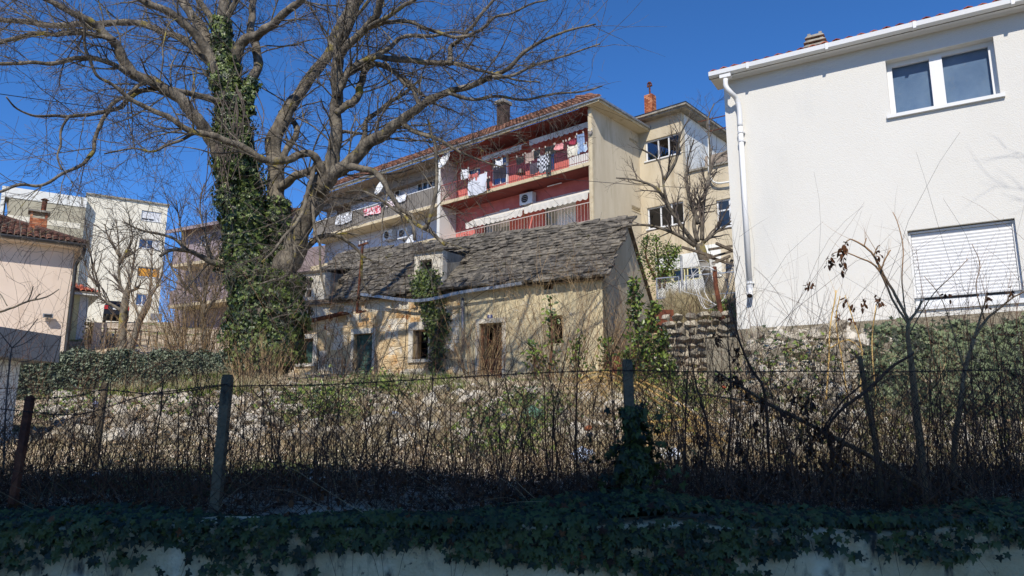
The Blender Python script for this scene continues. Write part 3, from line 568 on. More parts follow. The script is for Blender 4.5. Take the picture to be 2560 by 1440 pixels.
# ---------------------------------------------------------------- red balcony block behind the cottage
RB = F(1497, 33.0, -950)
uE = 0.0; z1 = RB.uz(1482, 402)[1]; z0 = z1 - 2.95; zc = z1 + 2.62; gl = 4.6
uD = RB.uz(1098, 500)[0]; uW = RB.uz(778, 520)[0]
t = thing('balcony_block', RB.at(-6, gl), 'long three storey block with red balconies full of laundry behind the cottage', 'apartment building')
BD = -1.25
winU = [hole(RB, 1228, 398, 1268, 455, BD), hole(RB, 1168, 425, 1200, 470, BD), hole(RB, 1360, 374, 1385, 425, BD)]
for h in winU: h[2] = max(h[2], z1 + .05); h[3] = min(h[3], zc - .3)
winL = [hole(RB, 1207, 565, 1273, 612, BD), hole(RB, 1360, 520, 1441, 580, BD)]
for h in winL: h[2] = z0 + .05 + (.8 if h is winL[0] else 0); h[3] = z0 + 2.15
mb = wallmesh(RB, (uD + .02, uE - .02), (z0 - 2.9, zc + .3), winU + winL, .3, d=BD); link('wall', mb, M['red'], t, label='red plastered back wall of the balconies')
m = MB(); m.fbox(RB, uW, uD, z0 - 2.9, zc + .3, BD - .3, BD); link('wall', m, M['greyrender'], t, label='pale grey balcony wall of the left half')
m = MB(); m.fbox(RB, uW, uW + .3, z0 - 2.9, zc + .3, -9.5, BD - .31); m.fbox(RB, uW, 0, z0 - 2.9, zc + .3, -9.8, -9.5); link('wall', m, M['beige'], t)
# right hand fin and side wall
RS = RB.side(0, 0, True); sw = 4.3
v1 = hole(RS, 1573, 343, 1595, 362); v2 = hole(RS, 1579, 512, 1602, 535)
m = wallmesh(RS, (0, sw + .02), (gl - 1.5, zc + .32), [v1, v2], .25); link('side_wall', m, M['beige'], t)
for h in (v1, v2):
    o = link('vent_frame', MB().fbox(RS, h[0], h[1], h[2] - .02, h[2] + .03, -.1, .02), M['slab'], t)
    for k in range(3): m = MB(); z = h[2] + (h[3] - h[2]) * (k + .6) / 3.2; m.fbox(RS, h[0], h[1], z, z + .03, -.12, -.01); link('louvre', m, M['slab'], o)
    m = MB(); m.fbox(RS, h[0], h[1], h[2], h[3], -.3, -.27); link('vent_back', m, M['black'], o)
m = MB(); m.fbox(RB, -.16, -.005, gl, zc + .3, -.3, .06); link('fin', m, M['slab'], t, label='cream vertical edge of the side wall')
m = MB(); m.fbox(RB, uD - .1, uD + .12, z0 - 2.5, zc + .3, BD + .01, .05); link('divider', m, M['whiteplaster'], t)
# slabs, soffits
for zz, ua_, nm in ((z1, uW, 'slab'), (z0, uW, 'slab')):
    m = MB(); m.fbox(RB, ua_, -.17, zz - .17, zz, BD + .01, .02); link('floor_slab', m, M['slab'], t)
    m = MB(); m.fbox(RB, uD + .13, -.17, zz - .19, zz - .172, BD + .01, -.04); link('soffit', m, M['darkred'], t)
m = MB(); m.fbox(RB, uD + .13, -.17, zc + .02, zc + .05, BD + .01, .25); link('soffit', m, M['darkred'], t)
m = MB(); m.fbox(RB, uW - .3, uD - .11, zc - .0, zc + .03, BD + .01, .25, None, None); m.fbox(RB, uW, uD - .11, zc - .55, zc + .01, BD + .012, BD + .5); link('soffit', m, M['browngrey'], t, label='brown grey painted eaves of the left half')
# eaves board, hipped tile roof
m = MB(); m.fbox(RB, uW - .4, .62, zc + .06, zc + .22, .28, .36); link('fascia', m, M['slab'], t)
m = MB(); m.fbox(RB, .54, .62, zc + .06, zc + .22, -sw - .1, .275); link('fascia', m, M['slab'], t); m = MB(); m.fbox(RB, -.1, .53, zc + .05, zc + .1, -sw - .1, .27); link('soffit', m, M['beige'], t)
m = MB(); m.fbox(RB, .62, .72, zc + .16, zc + .26, -sw - .15, .4); m.fbox(RB, uW - .4, .62, zc + .16, zc + .24, .365, .44); link('gutter', m, M['galv'], t)
pr = R(33); rl = 4.4
deck = MB(); slopedeck(RB, uW - .4, .62, zc + .26, pr, rl, .36, .05, deck, top_u=(uW - .4, -2.6)); rfo = link('roof', deck, M['farTile'], t)
th = zc + .26; sp_, cp_ = math.sin(pr), math.cos(pr); m = MB(); ang = [(-.5, 0), (-.25, .05), (0, .065), (.25, .05), (.5, 0)]
tw, tl = .24, .34; upv = -RB.n * cp_ + RB.z * sp_; nv = RB.n * sp_ + RB.z * cp_
nr = int(rl / tl); nc = int((.62 - uW + .4) / tw); V = []; Fc = []
for r_ in range(nr):
    for c_ in range(nc):
        u = uW - .4 + (c_ + .5) * tw
        if u > .62 - r_ * tl * .7: continue
        b = RB.at(u, th, .36) + upv * (r_ * tl); jz = random.uniform(-.012, .02); n0 = len(V)
        for l, hgt in ((0, .05), (tl * 1.05, .0)):
            V += [b + RB.u * (x * tw) + nv * (z + hgt + jz) + upv * l for x, z in ang]
        V += [b + RB.u * (x * tw) + nv * .0 for x, z in ang]
        Fc += [[n0 + i, n0 + i + 1, n0 + i + 6, n0 + i + 5] for i in range(4)] + [[n0 + 10 + i, n0 + 11 + i, n0 + i + 1, n0 + i] for i in range(4)]
m.add(V, Fc); link('roof_tiles', m, M['farTile'], rfo, kind='stuff')
HS = RB.side(.62, 0, True); m = MB(); slopedeck(HS, -.36, sw + 6, th, R(24), 4.2, 0, .05, m, top_u=(3.3, sw + 2)); link('hip_slope', m, M['farTile'], rfo)
m = MB(); m.tube([RB.at(.64, th + .06, .36), RB.at(-3.2, th + .1 + rl * sp_, .36 - rl * cp_)], .09, 6); link('hip_ridge', m, M['farTile'], rfo)
# windows
for h in winU: window(RB, h, t, BD - .1, (.5,), .06, 'glassdark', 'whitepvc', False)
o = window(RB, winL[0], t, BD - .1, (.35, .62), .06, 'glassdark', 'whitepvc', False); o2 = window(RB, winL[1], t, BD - .1, (.38,), .07, 'glassdark', 'whitepvc', False)
roller(RB, [winL[1][0] + (winL[1][1] - winL[1][0]) * .4, winL[1][1], winL[1][2] + .1, winL[1][3]], t, BD - .03, slat=.09); roller(RB, [winL[0][0] + (winL[0][1] - winL[0][0]) * .64, winL[0][1], winL[0][2] + .35, winL[0][3]], t, BD - .03, slat=.09)
roller(RB, [winL[1][0], winL[1][0] + (winL[1][1] - winL[1][0]) * .38, winL[1][3] - .35, winL[1][3]], t, BD - .03, slat=.09)
m = MB(); m.tube([RB.at(RB.uz(1312, 540, BD)[0], z0, BD + .05), RB.at(RB.uz(1312, 540, BD)[0], z0 + 2.3, BD + .05)], .025, 6); link('rain_pipe', m, M['slab'], t)
m = MB(); m.fbox(RB, winU[0][1] + .0, winU[0][1] + .12, z1, zc - .1, BD + .01, BD + .1); link('door_trim', m, M['whitepvc'], t)
m = MB(); m.fbox(RB, uW + 1.2, uW + 2.6, z1 + .1, z1 + 2.2, BD + .001, BD + .06); link('brown_door', m, flat('brown_door', '5f4230'), t)
for px in (1085, 1060, 990): u = RB.uz(px, 430, BD)[0]; window(RB, [u - .5, u + .5, z1 + .9, z1 + 2.1], t, BD + .08, (.5,), .06, 'glassdark', 'whitepvc', False)
# railings
def railing(u0, u1, z, d, h, matn, name='railing', sp=.13, bar=.012, low=.1):
    m = MB(); m.fbox(RB, u0, u1, z + h - .04, z + h, d - .02, d + .02); m.fbox(RB, u0, u1, z + low, z + low + .025, d - .012, d + .012); o = link(name, m, M[matn], t)
    n = int((u1 - u0) / sp); mj = MB()
    for k in range(n + 1):
        u = u0 + (u1 - u0) * k / n; m = MB(); m.fbox(RB, u - bar / 2, u + bar / 2, z, z + h - .042, d - bar / 2, d + bar / 2)
        if h > .5: link('baluster', m, M[matn], o)
    return o
railing(uD + .14, -.18, z1, -.03, 1.0, 'railred'); railing(uD + .14, -.18, z0, -.03, 1.0, 'rail', sp=.19)
m = MB(); m.fbox(RB, uW + .3, uD - .12, z1 + 1.0, z1 + 1.04, -.05, .03); par = link('parapet_rail', m, M['whitepvc'], t)
m = MB(); n = 120; ua_, ub_ = uW + .35, uD - .14
V = []
for k in range(n + 1):
    u = ua_ + (ub_ - ua_) * k / n; d = .0 + (.03 if k % 2 else 0); V += [RB.at(u, z1 + .02, d), RB.at(u, z1 + .99, d)]
m.add(V, [[2 * k, 2 * k + 2, 2 * k + 3, 2 * k + 1] for k in range(n)]); link('corrugated_parapet', m, M['corr'], t)
m = MB(); m.fbox(RB, uW + .3, uD - .12, z0 + .02, z0 + 1.0, -.05, .0); link('lower_parapet', m, M['slab'], t)
# awnings
def awning(px0, px1, py, label, drop=.3, out=-.35, back=.45, zoff=0.0, dirt='awning'):
    u0, z = RB.uz(px0, py[0], out); u1, zz = RB.uz(px1, py[1], out); z = (z + zz) / 2 + zoff; a = thing('awning', RB.at((u0 + u1) / 2, z, out), label, 'awning', 'awnings over the balconies')
    m = MB(); m.bar(RB.at(u0, z, out), RB.at(u1, z, out), .06); link('front_bar', m, M['whitepvc'], a)
    m = MB(); m.quad(RB.at(u0, z, out), RB.at(u1, z, out), RB.at(u1, z + back, BD + .08), RB.at(u0, z + back, BD + .08)); link('canopy', m, M[dirt], a)
    n = int((u1 - u0) / .3); V = []; Fq = []
    for k in range(n * 6 + 1):
        u = u0 + (u1 - u0) * k / (n * 6); ph = (k % 6) / 6; s = -drop - .07 * abs(math.sin(math.pi * ph)); d = out + .035 + .015 * math.sin(k * .9); V += [RB.at(u, z + .03, out + .035), RB.at(u, z + s, d)]
        if k: Fq.append([2 * k - 2, 2 * k - 1, 2 * k + 1, 2 * k])
    m = MB(); m.add(V, Fq); link('valance', m, M[dirt], a)
    for u in (u0 + .1, u1 - .1): m = MB(); m.bar(RB.at(u, z, out), RB.at(u, z + back - .15, BD + .05), .03); link('arm', m, M['whitepvc'], a)
awning(1324, 1477, (352, 305), 'white scalloped awning rolled up above the laundry on the right of the top balcony', .22, -.55, .35)
awning(1205, 1304, (398, 360), 'white scalloped awning on the top balcony left of the gap', .22, -.55, .35)
awning(1311, 1471, (522, 480), 'long white scalloped awning over the lower balcony beside the beige corner', .26, -.25, .55)
awning(1165, 1307, (560, 524), 'long white scalloped awning over the lower balcony, left one behind the branches', .26, -.25, .55)
# air conditioners and dishes
def aircon(px, py, label, d=BD, f=RB, s=1.0):
    u, z = f.uz(px, py, d + .3); a = thing('air_conditioner', f.at(u, z - .3, d), label, 'air conditioner'); m = MB(); m.fbox(f, u - .42 * s, u + .42 * s, z - .3 * s, z + .3 * s, d + .05, d + .38); link('casing', m, M['whitepvc'], a)
    m = MB(); c = f.at(u - .08, z, d + .385); ring = [c + f.u * .23 * s * math.cos(k * .524) + f.z * .23 * s * math.sin(k * .524) for k in range(12)]; m.add(ring, [list(range(12))]); link('fan_opening', m, M['black'], a)
    for k in range(5): m = MB(); zz = z - .2 * s + k * .1 * s; m.fbox(f, u - .31 * s, u + .15 * s, zz, zz + .012, d + .388, d + .396); link('grille_bar', m, M['shutter'], a)
    for sx in (-.3, .3): m = MB(); m.bar(f.at(u + sx, z - .32, d), f.at(u + sx, z - .32, d + .4), .03); link('bracket', m, M['galv'], a)
aircon(1317, 497, 'grey air conditioner under the ceiling of the lower red balcony'); aircon(971, 588, 'white air conditioner, left of two below the grey balcony'); aircon(1008, 584, 'white air conditioner, right of two below the grey balcony')
def dish(px, py, rad, label, f=RB, d=.35, tilt=.35):
    u, z = f.uz(px, py, d); a = thing('satellite_dish', f.at(u, z, d), label, 'satellite dish'); ax = nrm(f.n * 1.0 + f.z * tilt + f.u * -.2); x = nrm(np.cross((0, 0, 1), ax)); y = np.cross(ax, x); c = f.at(u, z, d)
    V = [c]; Fq = []; 
    for i, rr in enumerate((.35, .7, 1.0)):
        V += [c + rad * rr * (x * math.cos(k * math.pi / 9) + y * math.sin(k * math.pi / 9)) + ax * (.22 * rad * rr * rr) for k in range(18)]
    tri = [[0, 1 + k, 1 + (k + 1) % 18] for k in range(18)]; q = [[1 + i * 18 + k, 19 + i * 18 + k, 19 + i * 18 + (k + 1) % 18, 1 + i * 18 + (k + 1) % 18] for i in range(2) for k in range(18)]
    m = MB(); m.add(V, tri, q); link('reflector', m, flat('dish_white', 'd9dad8', .5), a, smooth=True)
    m = MB(); e = c + ax * rad * .95 - y * rad * .2; m.tube([c - y * rad * .95, e], .018, 6); m.bar(e - ax * .08, e + ax * .06, .07); link('feed_arm', m, M['blackmetal'], a)
    m = MB(); m.tube([c - ax * .02, c - ax * .25, c - f.n * .35 - f.z * .5], .03, 6); link('mount', m, M['galv'], a)
dish(953, 470, .52, 'large white satellite dish with a dark feed arm on the grey balcony'); dish(1114, 402, .5, 'white satellite dish at the divider between grey and red balconies', d=.3); dish(1028, 607, .48, 'white satellite dish rising just behind the cottage ridge', d=1.2)
# laundry
def cloth(px0, py0, px1, py1, matn, label, d=.12, f=RB, folds=3, taper=0.0, sleeves=False, group='laundry hanging from the balcony'):
    u0, zt_ = f.uz(px0, py0, d); u1, zb_ = f.uz(px1, py1, d); zt2 = f.uz(px1, py0 - (px1 - px0) * .27, d)[1]; zt_ = (zt_ + zt2) / 2
    if u1 - u0 < .1: u1 = u0 + .25
    nx_, nz_ = 10, 8; V = []; ph = random.uniform(0, 6)
    for j in range(nz_ + 1):
        v = j / nz_; z = zt_ + (zb_ - zt_) * v
        for i in range(nx_ + 1):
            s = i / nx_; uu = u0 + (u1 - u0) * (.5 + (s - .5) * (1 - taper * v)); dd = d + .035 * math.sin(ph + s * folds * 6.28) * (.3 + v) + .02 * math.sin(ph * 2 + 5 * v)
            V.append(f.at(uu, z - .05 * math.sin(s * math.pi) * (1 - v) + .04 * math.sin(ph + s * 5) * v, dd))
    Fq = [[j * (nx_ + 1) + i, j * (nx_ + 1) + i + 1, (j + 1) * (nx_ + 1) + i + 1, (j + 1) * (nx_ + 1) + i] for j in range(nz_) for i in range(nx_)]
    m = MB(); m.add(V, Fq); tt = link('laundry', m, M[matn] if matn in M else flat(matn, matn), None, smooth=True, label=label, cat='laundry', group=group)
    for s in (0.08, .92): 
        m = MB(); u = u0 + (u1 - u0) * s; m.fbox(f, u - .01, u + .01, zt_ - .05, zt_ + .05, d - .02, d + .05); link('peg', m, flat('peg', 'd8d2c4'), tt)
    if sleeves:
        for sx in (0, 1): m = MB(); u = u0 if sx == 0 else u1; m.bar(f.at(u, zt_ - .05, d + .03), f.at(u + (.06 if sx else -.06), zt_ - (zt_ - zb_) * .7, d + .02), .10, .05); link('sleeve', m, M[matn] if matn in M else flat(matn, matn), tt)
def patt(name, kind, a, b, sc):
    m = bpy.data.materials.new(name); m.use_nodes = True; t_ = m.node_tree; N = t_.nodes; bs = N['Principled BSDF']; bs.inputs['Roughness'].default_value = .9
    ge = N.new('ShaderNodeNewGeometry'); mp = N.new('ShaderNodeMapping'); t_.links.new(ge.outputs['Position'], mp.inputs[0])
    mp.inputs['Rotation'].default_value = (0, 0, math.atan2(.645, .764)) if kind == 'check' else (0, 0, 0)
    x = N.new('ShaderNodeTexWave' if kind == 'stripe' else 'ShaderNodeTexChecker')
    if kind == 'floral': x = N.new('ShaderNodeTexVoronoi')
    x.inputs['Scale'].default_value = sc
    if kind == 'stripe': x.bands_direction = 'Z'; x.inputs['Distortion'].default_value = 1.5
    t_.links.new(mp.outputs[0], x.inputs['Vector']); r = N.new('ShaderNodeValToRGB'); r.color_ramp.elements[0].color = srgb(a); r.color_ramp.elements[1].color = srgb(b); r.color_ramp.elements[0].position = .35; r.color_ramp.elements[1].position = .6
    t_.links.new(x.outputs['Fac' if kind != 'floral' else 'Distance'], r.inputs[0]); t_.links.new(r.outputs[0], bs.inputs['Base Color']); M[name] = m
patt('plaid', 'check', '22242c', 'c8ccd4', 9); patt('redstripe', 'stripe', 'b8434a', 'e3b4b0', 9); patt('floral', 'floral', 'c23a50', 'e6d2d2', 7)
for a in [(1171, 442, 1217, 478, 'c9ccd2', 'wide white sheet hanging low at the left end of the red balcony'), (1153, 424, 1172, 444, 'd2d4d6', 'small white cloth at the far left of the red balcony line'),
          (1172, 436, 1196, 448, 'b86660', 'salmon cloth above the white sheet on the red balcony'), (1218, 445, 1225, 470, '1f1f24', 'narrow black garment beside the wide white sheet'),
          (1239, 402, 1257, 418, 'dadcdf', 'small white square cloth under the left awning'), (1234, 418, 1266, 442, '2e2a33', 'dark garment hanging below the small white cloth'),
          (1312, 384, 1334, 402, 'a38f84', 'beige towel on the middle of the line'), (1291, 392, 1310, 406, '2b2a2c', 'dark socks bunched left of the beige towel'), (1334, 376, 1351, 394, '22262a', 'black top right of the beige towel'),
          (1325, 408, 1348, 430, '4b444c', 'dark grey shirt hanging upside down in the middle'), (1362, 368, 1388, 385, '26282a', 'dark trousers bunched behind the plaid shirt'), (1364, 385, 1377, 432, '30353a', 'long dark trousers right of the plaid shirt'),
          (1415, 352, 1424, 360, '5c2230', 'tiny dark red cloth left of the crimson shirt'), (1424, 347, 1441, 358, '8c2c3e', 'crimson shirt left of the blue jeans'),
          (1441, 336, 1461, 380, '7d93b3', 'faded blue jeans near the right end of the line'), (1418, 366, 1448, 386, 'd6d0bd', 'cream sweater spread below the crimson shirt'), (1460, 360, 1468, 376, 'b8c9dc', 'pale blue sock bundle at the right end of the line'), (1471, 326, 1481, 334, '7e7a78', 'grey cloth corner beside the beige fin')]:
    cloth(*a)
cloth(1348, 388, 1371, 426, 'plaid', 'black and white plaid shirt on the red balcony', sleeves=True); cloth(1386, 360, 1411, 370, 'redstripe', 'red and white striped shirt right of the plaid shirt')
cloth(910, 522, 952, 530, 'floral', 'red flowered sheet over the grey balcony rail', d=.1); cloth(990, 490, 1016, 500, 'd8dadd', 'white cloth on the grey balcony right of the big dish', d=.1); cloth(965, 505, 990, 512, 'd9c9cb', 'pale pink cloth beside the flowered sheet', d=.1); cloth(840, 538, 880, 552, 'd6d8da', 'white sheet over the left end of the grey balcony', d=.1)
m = MB(); a = RB.at(RB.uz(1150, 430, .14)[0], RB.uz(1318, 385, .14)[1] + .05, .14); m.tube([RB.at(uD + .4, z1 + 1.3, .13), RB.at(-.3, z1 + 1.3, .13)], .008, 4); link('clothes_line', m, M['galv'], t)
m = MB(); m.fbox(RB, RB.uz(1388, 400)[0], RB.uz(1446, 380)[0], z1 + .25, z1 + 1.0, -1.2, -1.15); link('white_panel', m, M['shutter'], t)
m = MB(); m.tube([RB.at(RB.uz(1252, 334)[0], zc - .25, -.9), RB.at(RB.uz(1252, 334)[0] + 1.0, zc - .25, -.9)], .025, 6); link('strip_light', m, M['whitepvc'], t); m = MB(); m.tube([RB.at(-3.4, z1 - .3, -.9), RB.at(-2.5, z1 - .3, -.9)], .025, 6); link('strip_light', m, M['whitepvc'], t)
tt = thing('balcony_table', RB.at(RB.uz(1300, 440, -.7)[0], z1, -.7), 'small round barbecue and stool on the red balcony floor', 'barbecue'); uu = RB.uz(1302, 445, -.7)[0]
m = MB(); m.tube([RB.at(uu, z1 + .62, -.7), RB.at(uu, z1 + .66, -.7), RB.at(uu, z1 + .9, -.7)], [.1, .27, .18], 10); link('bowl', m, M['blackmetal'], tt)
for k in range(3): m = MB(); a = k * 2.1; m.bar(RB.at(uu + .05 * math.cos(a), z1 + .62, -.7 + .05 * math.sin(a)), RB.at(uu + .28 * math.cos(a), z1, -.7 + .28 * math.sin(a)), .025); link('leg', m, M['galv'], tt)
# chimneys
def brickchimney(f, u, d, zb_, zt_, w_, label, cap='concrete', pot=None, bw=.2, bh=.085, matn='brick'):
    tt = thing('brick_chimney', f.at(u, zb_, d), label, 'chimney'); m = MB(); m.fbox(f, u - w_ / 2 + .012, u + w_ / 2 - .012, zb_, zt_, d - w_ / 2 + .012, d + w_ / 2 - .012); core = link('stack', m, M['mortar'], tt)
    z = zb_; r_ = 0
    while z < zt_ - bh * .5:
        n = max(1, round(w_ / bw)); s = w_ / n
        for side in range(2):
            o_ = 0 if r_ % 2 else -.5
            for k in range(n + 1):
                a = max(-w_ / 2, -w_ / 2 + (k + o_) * s); b = min(w_ / 2, -w_ / 2 + (k + o_ + 1) * s)
                if b - a < .04: continue
                m = MB()
                if side == 0: m.fbox(f, u + a + .006, u + b - .006, z + .006, z + bh - .006, d + w_ / 2 - .03, d + w_ / 2 + random.uniform(0, .006))
                else: m.fbox(f, u + w_ / 2 - .03, u + w_ / 2 + random.uniform(0, .006), z + .006, z + bh - .006, d + a + .006, d + b - .006)
                link('brick', m, M[matn], core)
        z += bh; r_ += 1
    return tt
BKF = RB.sub(0, -sw)       # stair block front plane
u, z = BKF.uz(1627, 298, -.9); zt_ = BKF.uz(1627, 240, -.9)[1]
c = brickchimney(BKF, u, -.9, z - .8, zt_, .46, 'slim orange brick chimney with a tall rusty flue beside the beige block')
m = MB(); m.tube([BKF.at(u, zt_, -.9), BKF.at(u, zt_ + .75, -.9)], .05, 8); m.fbox(BKF, u - .14, u + .14, zt_ + .55, zt_ + .62, -.95, -.85); m.tube([BKF.at(u, zt_ + .74, -.9), BKF.at(u, zt_ + .8, -.9)], .09, 8); m.fbox(BKF, u - .13, u - .09, zt_ + .55, zt_ + .78, -.93, -.87); m.fbox(BKF, u + .09, u + .13, zt_ + .55, zt_ + .72, -.93, -.87); link('flue', m, M['rust'], c)
u, z = RB.uz(1257, 310, -2); tt = thing('chimney', RB.at(u, z, -2), 'dark sheet metal chimney on the long brown tiled roof', 'chimney'); m = MB(); m.fbox(RB, u - .28, u + .28, z - .6, RB.uz(1257, 262, -2)[1], -2.3, -1.8); link('stack', m, flat('brown_sheet', '4a3c34'), tt); m = MB(); m.fbox(RB, u - .32, u + .32, RB.uz(1257, 262, -2)[1] + .01, RB.uz(1257, 254, -2)[1], -2.45, -1.65); link('cap', m, M['concrete'], tt)

# ---------------------------------------------------------------- beige stair block and terrace wing
t = thing('beige_stair_block', BKF.at(1, gl), 'beige rendered block with two wide white windows right of the red balconies', 'apartment building')
uS = BKF.uz(1708, 400)[0]; zS = BKF.uz(1612, 312)[1]
hA = [BKF.uz(1613, 375)[0], BKF.uz(1700, 355)[0], BKF.uz(1656, 394)[1], BKF.uz(1656, 342)[1]]; hB = [BKF.uz(1618, 540)[0], BKF.uz(1709, 530)[0], BKF.uz(1662, 566)[1], BKF.uz(1662, 511)[1]]
m = wallmesh(BKF, (.0, uS), (gl - 1.5, zS + .12), [hA, hB], .28); link('wall', m, M['beige'], t)
ss = BKF.side(uS, 0, True); m = MB(); m.fbox(BKF, uS - .28, uS - .003, gl - 1, zS + .1, -5.5, -.285); link('side_wall', m, M['white2'], t, label='whitish side wall above the terrace')
for h in (hA, hB): window(BKF, h, t, -.1, (.36, .66), .07, 'glassdark', 'whitepvc', True)
m = MB(); m.fbox(BKF, -.1, uS + .45, zS + .12, zS + .2, -6, .45); m.fbox(BKF, -.1, uS + .55, zS + .2, zS + .3, -6, .55); link('flat_roof', m, M['concrete'], t); m = MB(); m.fbox(BKF, -.1, uS + .56, zS + .301, zS + .34, -6, .57); link('roof_edge', m, M['blackmetal'], t)
# palm behind the upper window glass
tt = thing('potted_palm', BKF.at(hA[0] + .6, hA[2], -.5), 'green palm fronds behind the upper beige block window', 'houseplant'); m = MB(); V = []; Fq = []
for k in range(46):
    b = BKF.at(hA[0] + (.25 if k % 2 else .95) + random.uniform(-.1, .1), hA[2] + .02, .03 if False else -.30); dr = nrm(BKF.u * random.uniform(-.9, .9) + BKF.z * random.uniform(.5, 1.4) + BKF.n * random.uniform(-.2, .1)); L = random.uniform(.4, .95); s = nrm(np.cross(dr, BKF.n)) * .02
    e = b + dr * L; e[2] = min(e[2] - .15, BKF.at(0, hA[3], 0)[2] - .05); n0 = len(V); V += [b - s, b + s, (b + e) / 2 + s + [0, 0, .05], e, (b + e) / 2 - s + [0, 0, .05]]; Fq.append([n0, n0 + 1, n0 + 2, n0 + 3, n0 + 4])
m.add(V, Fq); link('fronds', m, M['laurel'], tt)
# terrace wing to the right
WG = BKF.sub(uS + .003, -.25); uX = WG.uz(1900, 500)[0]; zT = WG.uz(1722, 437)[1]
t = thing('terrace_wing', WG.at(1, gl), 'lower beige wing with a roof terrace between the stair block and the white house', 'building')
hC = [WG.uz(1791, 530)[0], WG.uz(1850, 530)[0], WG.uz(1810, 568)[1], WG.uz(1810, 497)[1]]; m = wallmesh(WG, (.05, uX), (gl - 1.5, zT + .1), [hC], .28); link('wall', m, M['beige'], t)
window(WG, hC, t, -.1, (.55,), .07, 'glassdark', 'whitepvc', True, .62)
m = MB(); m.fbox(WG, .0, uX, zT + .1, zT + .2, -5, .12); link('terrace_slab', m, M['concrete'], t)
m = MB(); m.fbox(WG, .3, 1.6, WG.uz(1740, 700)[1], WG.uz(1740, 618)[1], .01, .06); link('white_wall_panel', m, M['white2'], t)
u, z = WG.uz(1770, 400, -1); m = MB(); m.fbox(WG, .6, uX, zT + .2, zT + 1.1, -1.0, -.9); link('terrace_parapet', m, M['browngrey'], t)
m = MB(); a = spline([WG.at(*WG.uz(x, y, .2), .2) for x, y in ((1772, 345), (1772, 420), (1778, 448), (1795, 458), (1840, 452))], 16); m.tube(a, .05, 8); link('drain_pipe', m, M['white2'], t, smooth=True)
for x0, y0, x1, y1 in ((1745, 305, 1830, 285), (1765, 330, 1830, 315)): m = MB(); m.bar(WG.at(*WG.uz(x0, y0, -.5), -.5), WG.at(*WG.uz(x1, y1, -.5), -.5), .04); link('terrace_rail', m, M['rust'], t)
m = MB(); m.bar(WG.at(*WG.uz(1772, 460, -.5), -.5), WG.at(*WG.uz(1772, 300, -.5), -.5), .05); link('terrace_post', m, M['galv'], t)
# ground floor annex under stair block: white low garage-like building
AX = BKF.sub(0, 1.6); u0_, z0_ = AX.uz(1640, 690); u1_, z1_ = AX.uz(1745, 600)
t = thing('white_annex', AX.at(u0_, 4.5), 'low white annex with small windows below the beige stair block', 'annex'); zz = AX.uz(1700, 655)[1]
m = MB(); m.fbox(AX, u0_, u1_, 3.8, zz - .9, -1.55, 0); m.fbox(AX, u0_, u1_, zz - .3, zz + .35, -1.55, 0); m.fbox(AX, u0_, u1_, zz - .9, zz - .3, -1.55, -.3); link('wall', m, M['white2'], t)
for k in range(3): a = u0_ + .1 + k * (u1_ - u0_) / 3; window(AX, [a, a + (u1_ - u0_) / 3 - .12, zz - .88, zz - .32], t, -.05, (), .04, 'glassdark', 'yellow', False)
# ---------------------------------------------------------------- far left buildings
PK = F(137, 34.0, 4000)              # pink house wall, receding to the right
t = thing('pink_house', PK.at(-2, 4.5), 'pale pink house with brown tiled roof and black downpipe at the left edge', 'house')
zt_ = PK.uz(170, 622)[1]; m = wallmesh(PK, (-14, 0), (3.5, zt_), [], .3); m.fbox(PK, -14, 0, 3.5, zt_, -8.3, -8); m.fbox(PK, -.3, -.003, 3.5, zt_, -7.99, -.31); link('wall', m, M['pink'], t)
m = MB(); m.fbox(PK, -14, .4, zt_ + .0, zt_ + .12, -.3, .55); m.fbox(PK, -.0, .4, zt_ + .0, zt_ + .12, -8.5, -.31); link('eaves', m, M['pink'], t)
m = MB(); m.tube([PK.at(-14, zt_ + .12, .66), PK.at(.5, zt_ + .12, .66)], .09, 8); link('gutter', m, M['blackmetal'], t)
m = MB(); m.tube(spline([PK.at(.35, zt_ + .1, .62), PK.at(.32, zt_ - .3, .4), PK.at(.12, zt_ - .7, .12), PK.at(.1, zt_ - 1.4, .1), PK.at(.1, 4, .1)], 24), .085, 8); link('downpipe', m, M['blackmetal'], t, smooth=True)
pp = R(24); m = MB(); slopedeck(PK, -14, .42, zt_ + .16, pp, 6.5, .66, .06, m, top_u=(-14, -5.2)); rf = link('roof', m, M['mortar'], t)
tile_roof(PK, -7.2, .42, zt_ + .18, pp, 6.0, rf, 'oldtile', .25, .40, .66, 296, order=lambda x: x[0] - x[1] * .2, half=lambda u, l: u < .42 - l * .95)
m = MB()
for k in range(16): a = PK.at(.42 - k * .375, zt_ + .24 + k * .4 * math.sin(pp), .66 - k * .4 * math.cos(pp)); b = PK.at(.42 - (k + 1) * .375, zt_ + .27 + (k + 1) * .4 * math.sin(pp), .66 - (k + 1) * .4 * math.cos(pp)); m.tube([a, b], [.13, .10], 6)
link('hip_tiles', m, M['oldtile'], rf)
u, z = PK.uz(119, 792, .03); tt = thing('wall_lamp', PK.at(u, z, .1), 'small square floodlight on the pale pink wall', 'lamp'); m = MB(); m.fbox(PK, u - .2, u + .2, z - .06, z + .1, .12, .35); link('head', m, M['galv'], tt); m = MB(); m.bar(PK.at(u, z - .1, 0), PK.at(u, z - .02, .2), .05); link('bracket', m, M['galv'], tt); m = MB(); m.fbox(PK, u - .15, u + .15, z - .04, z + .07, .351, .36); link('lens', m, M['blackmetal'], tt)
u, z = PK.uz(91, 590, -1.6); zt2 = PK.uz(91, 548, -1.6)[1]; c = brickchimney(PK, u, -1.6, z - .5, zt2, .72, 'squat brick chimney with a rusty metal flue on the pink house roof', bw=.24, bh=.1)
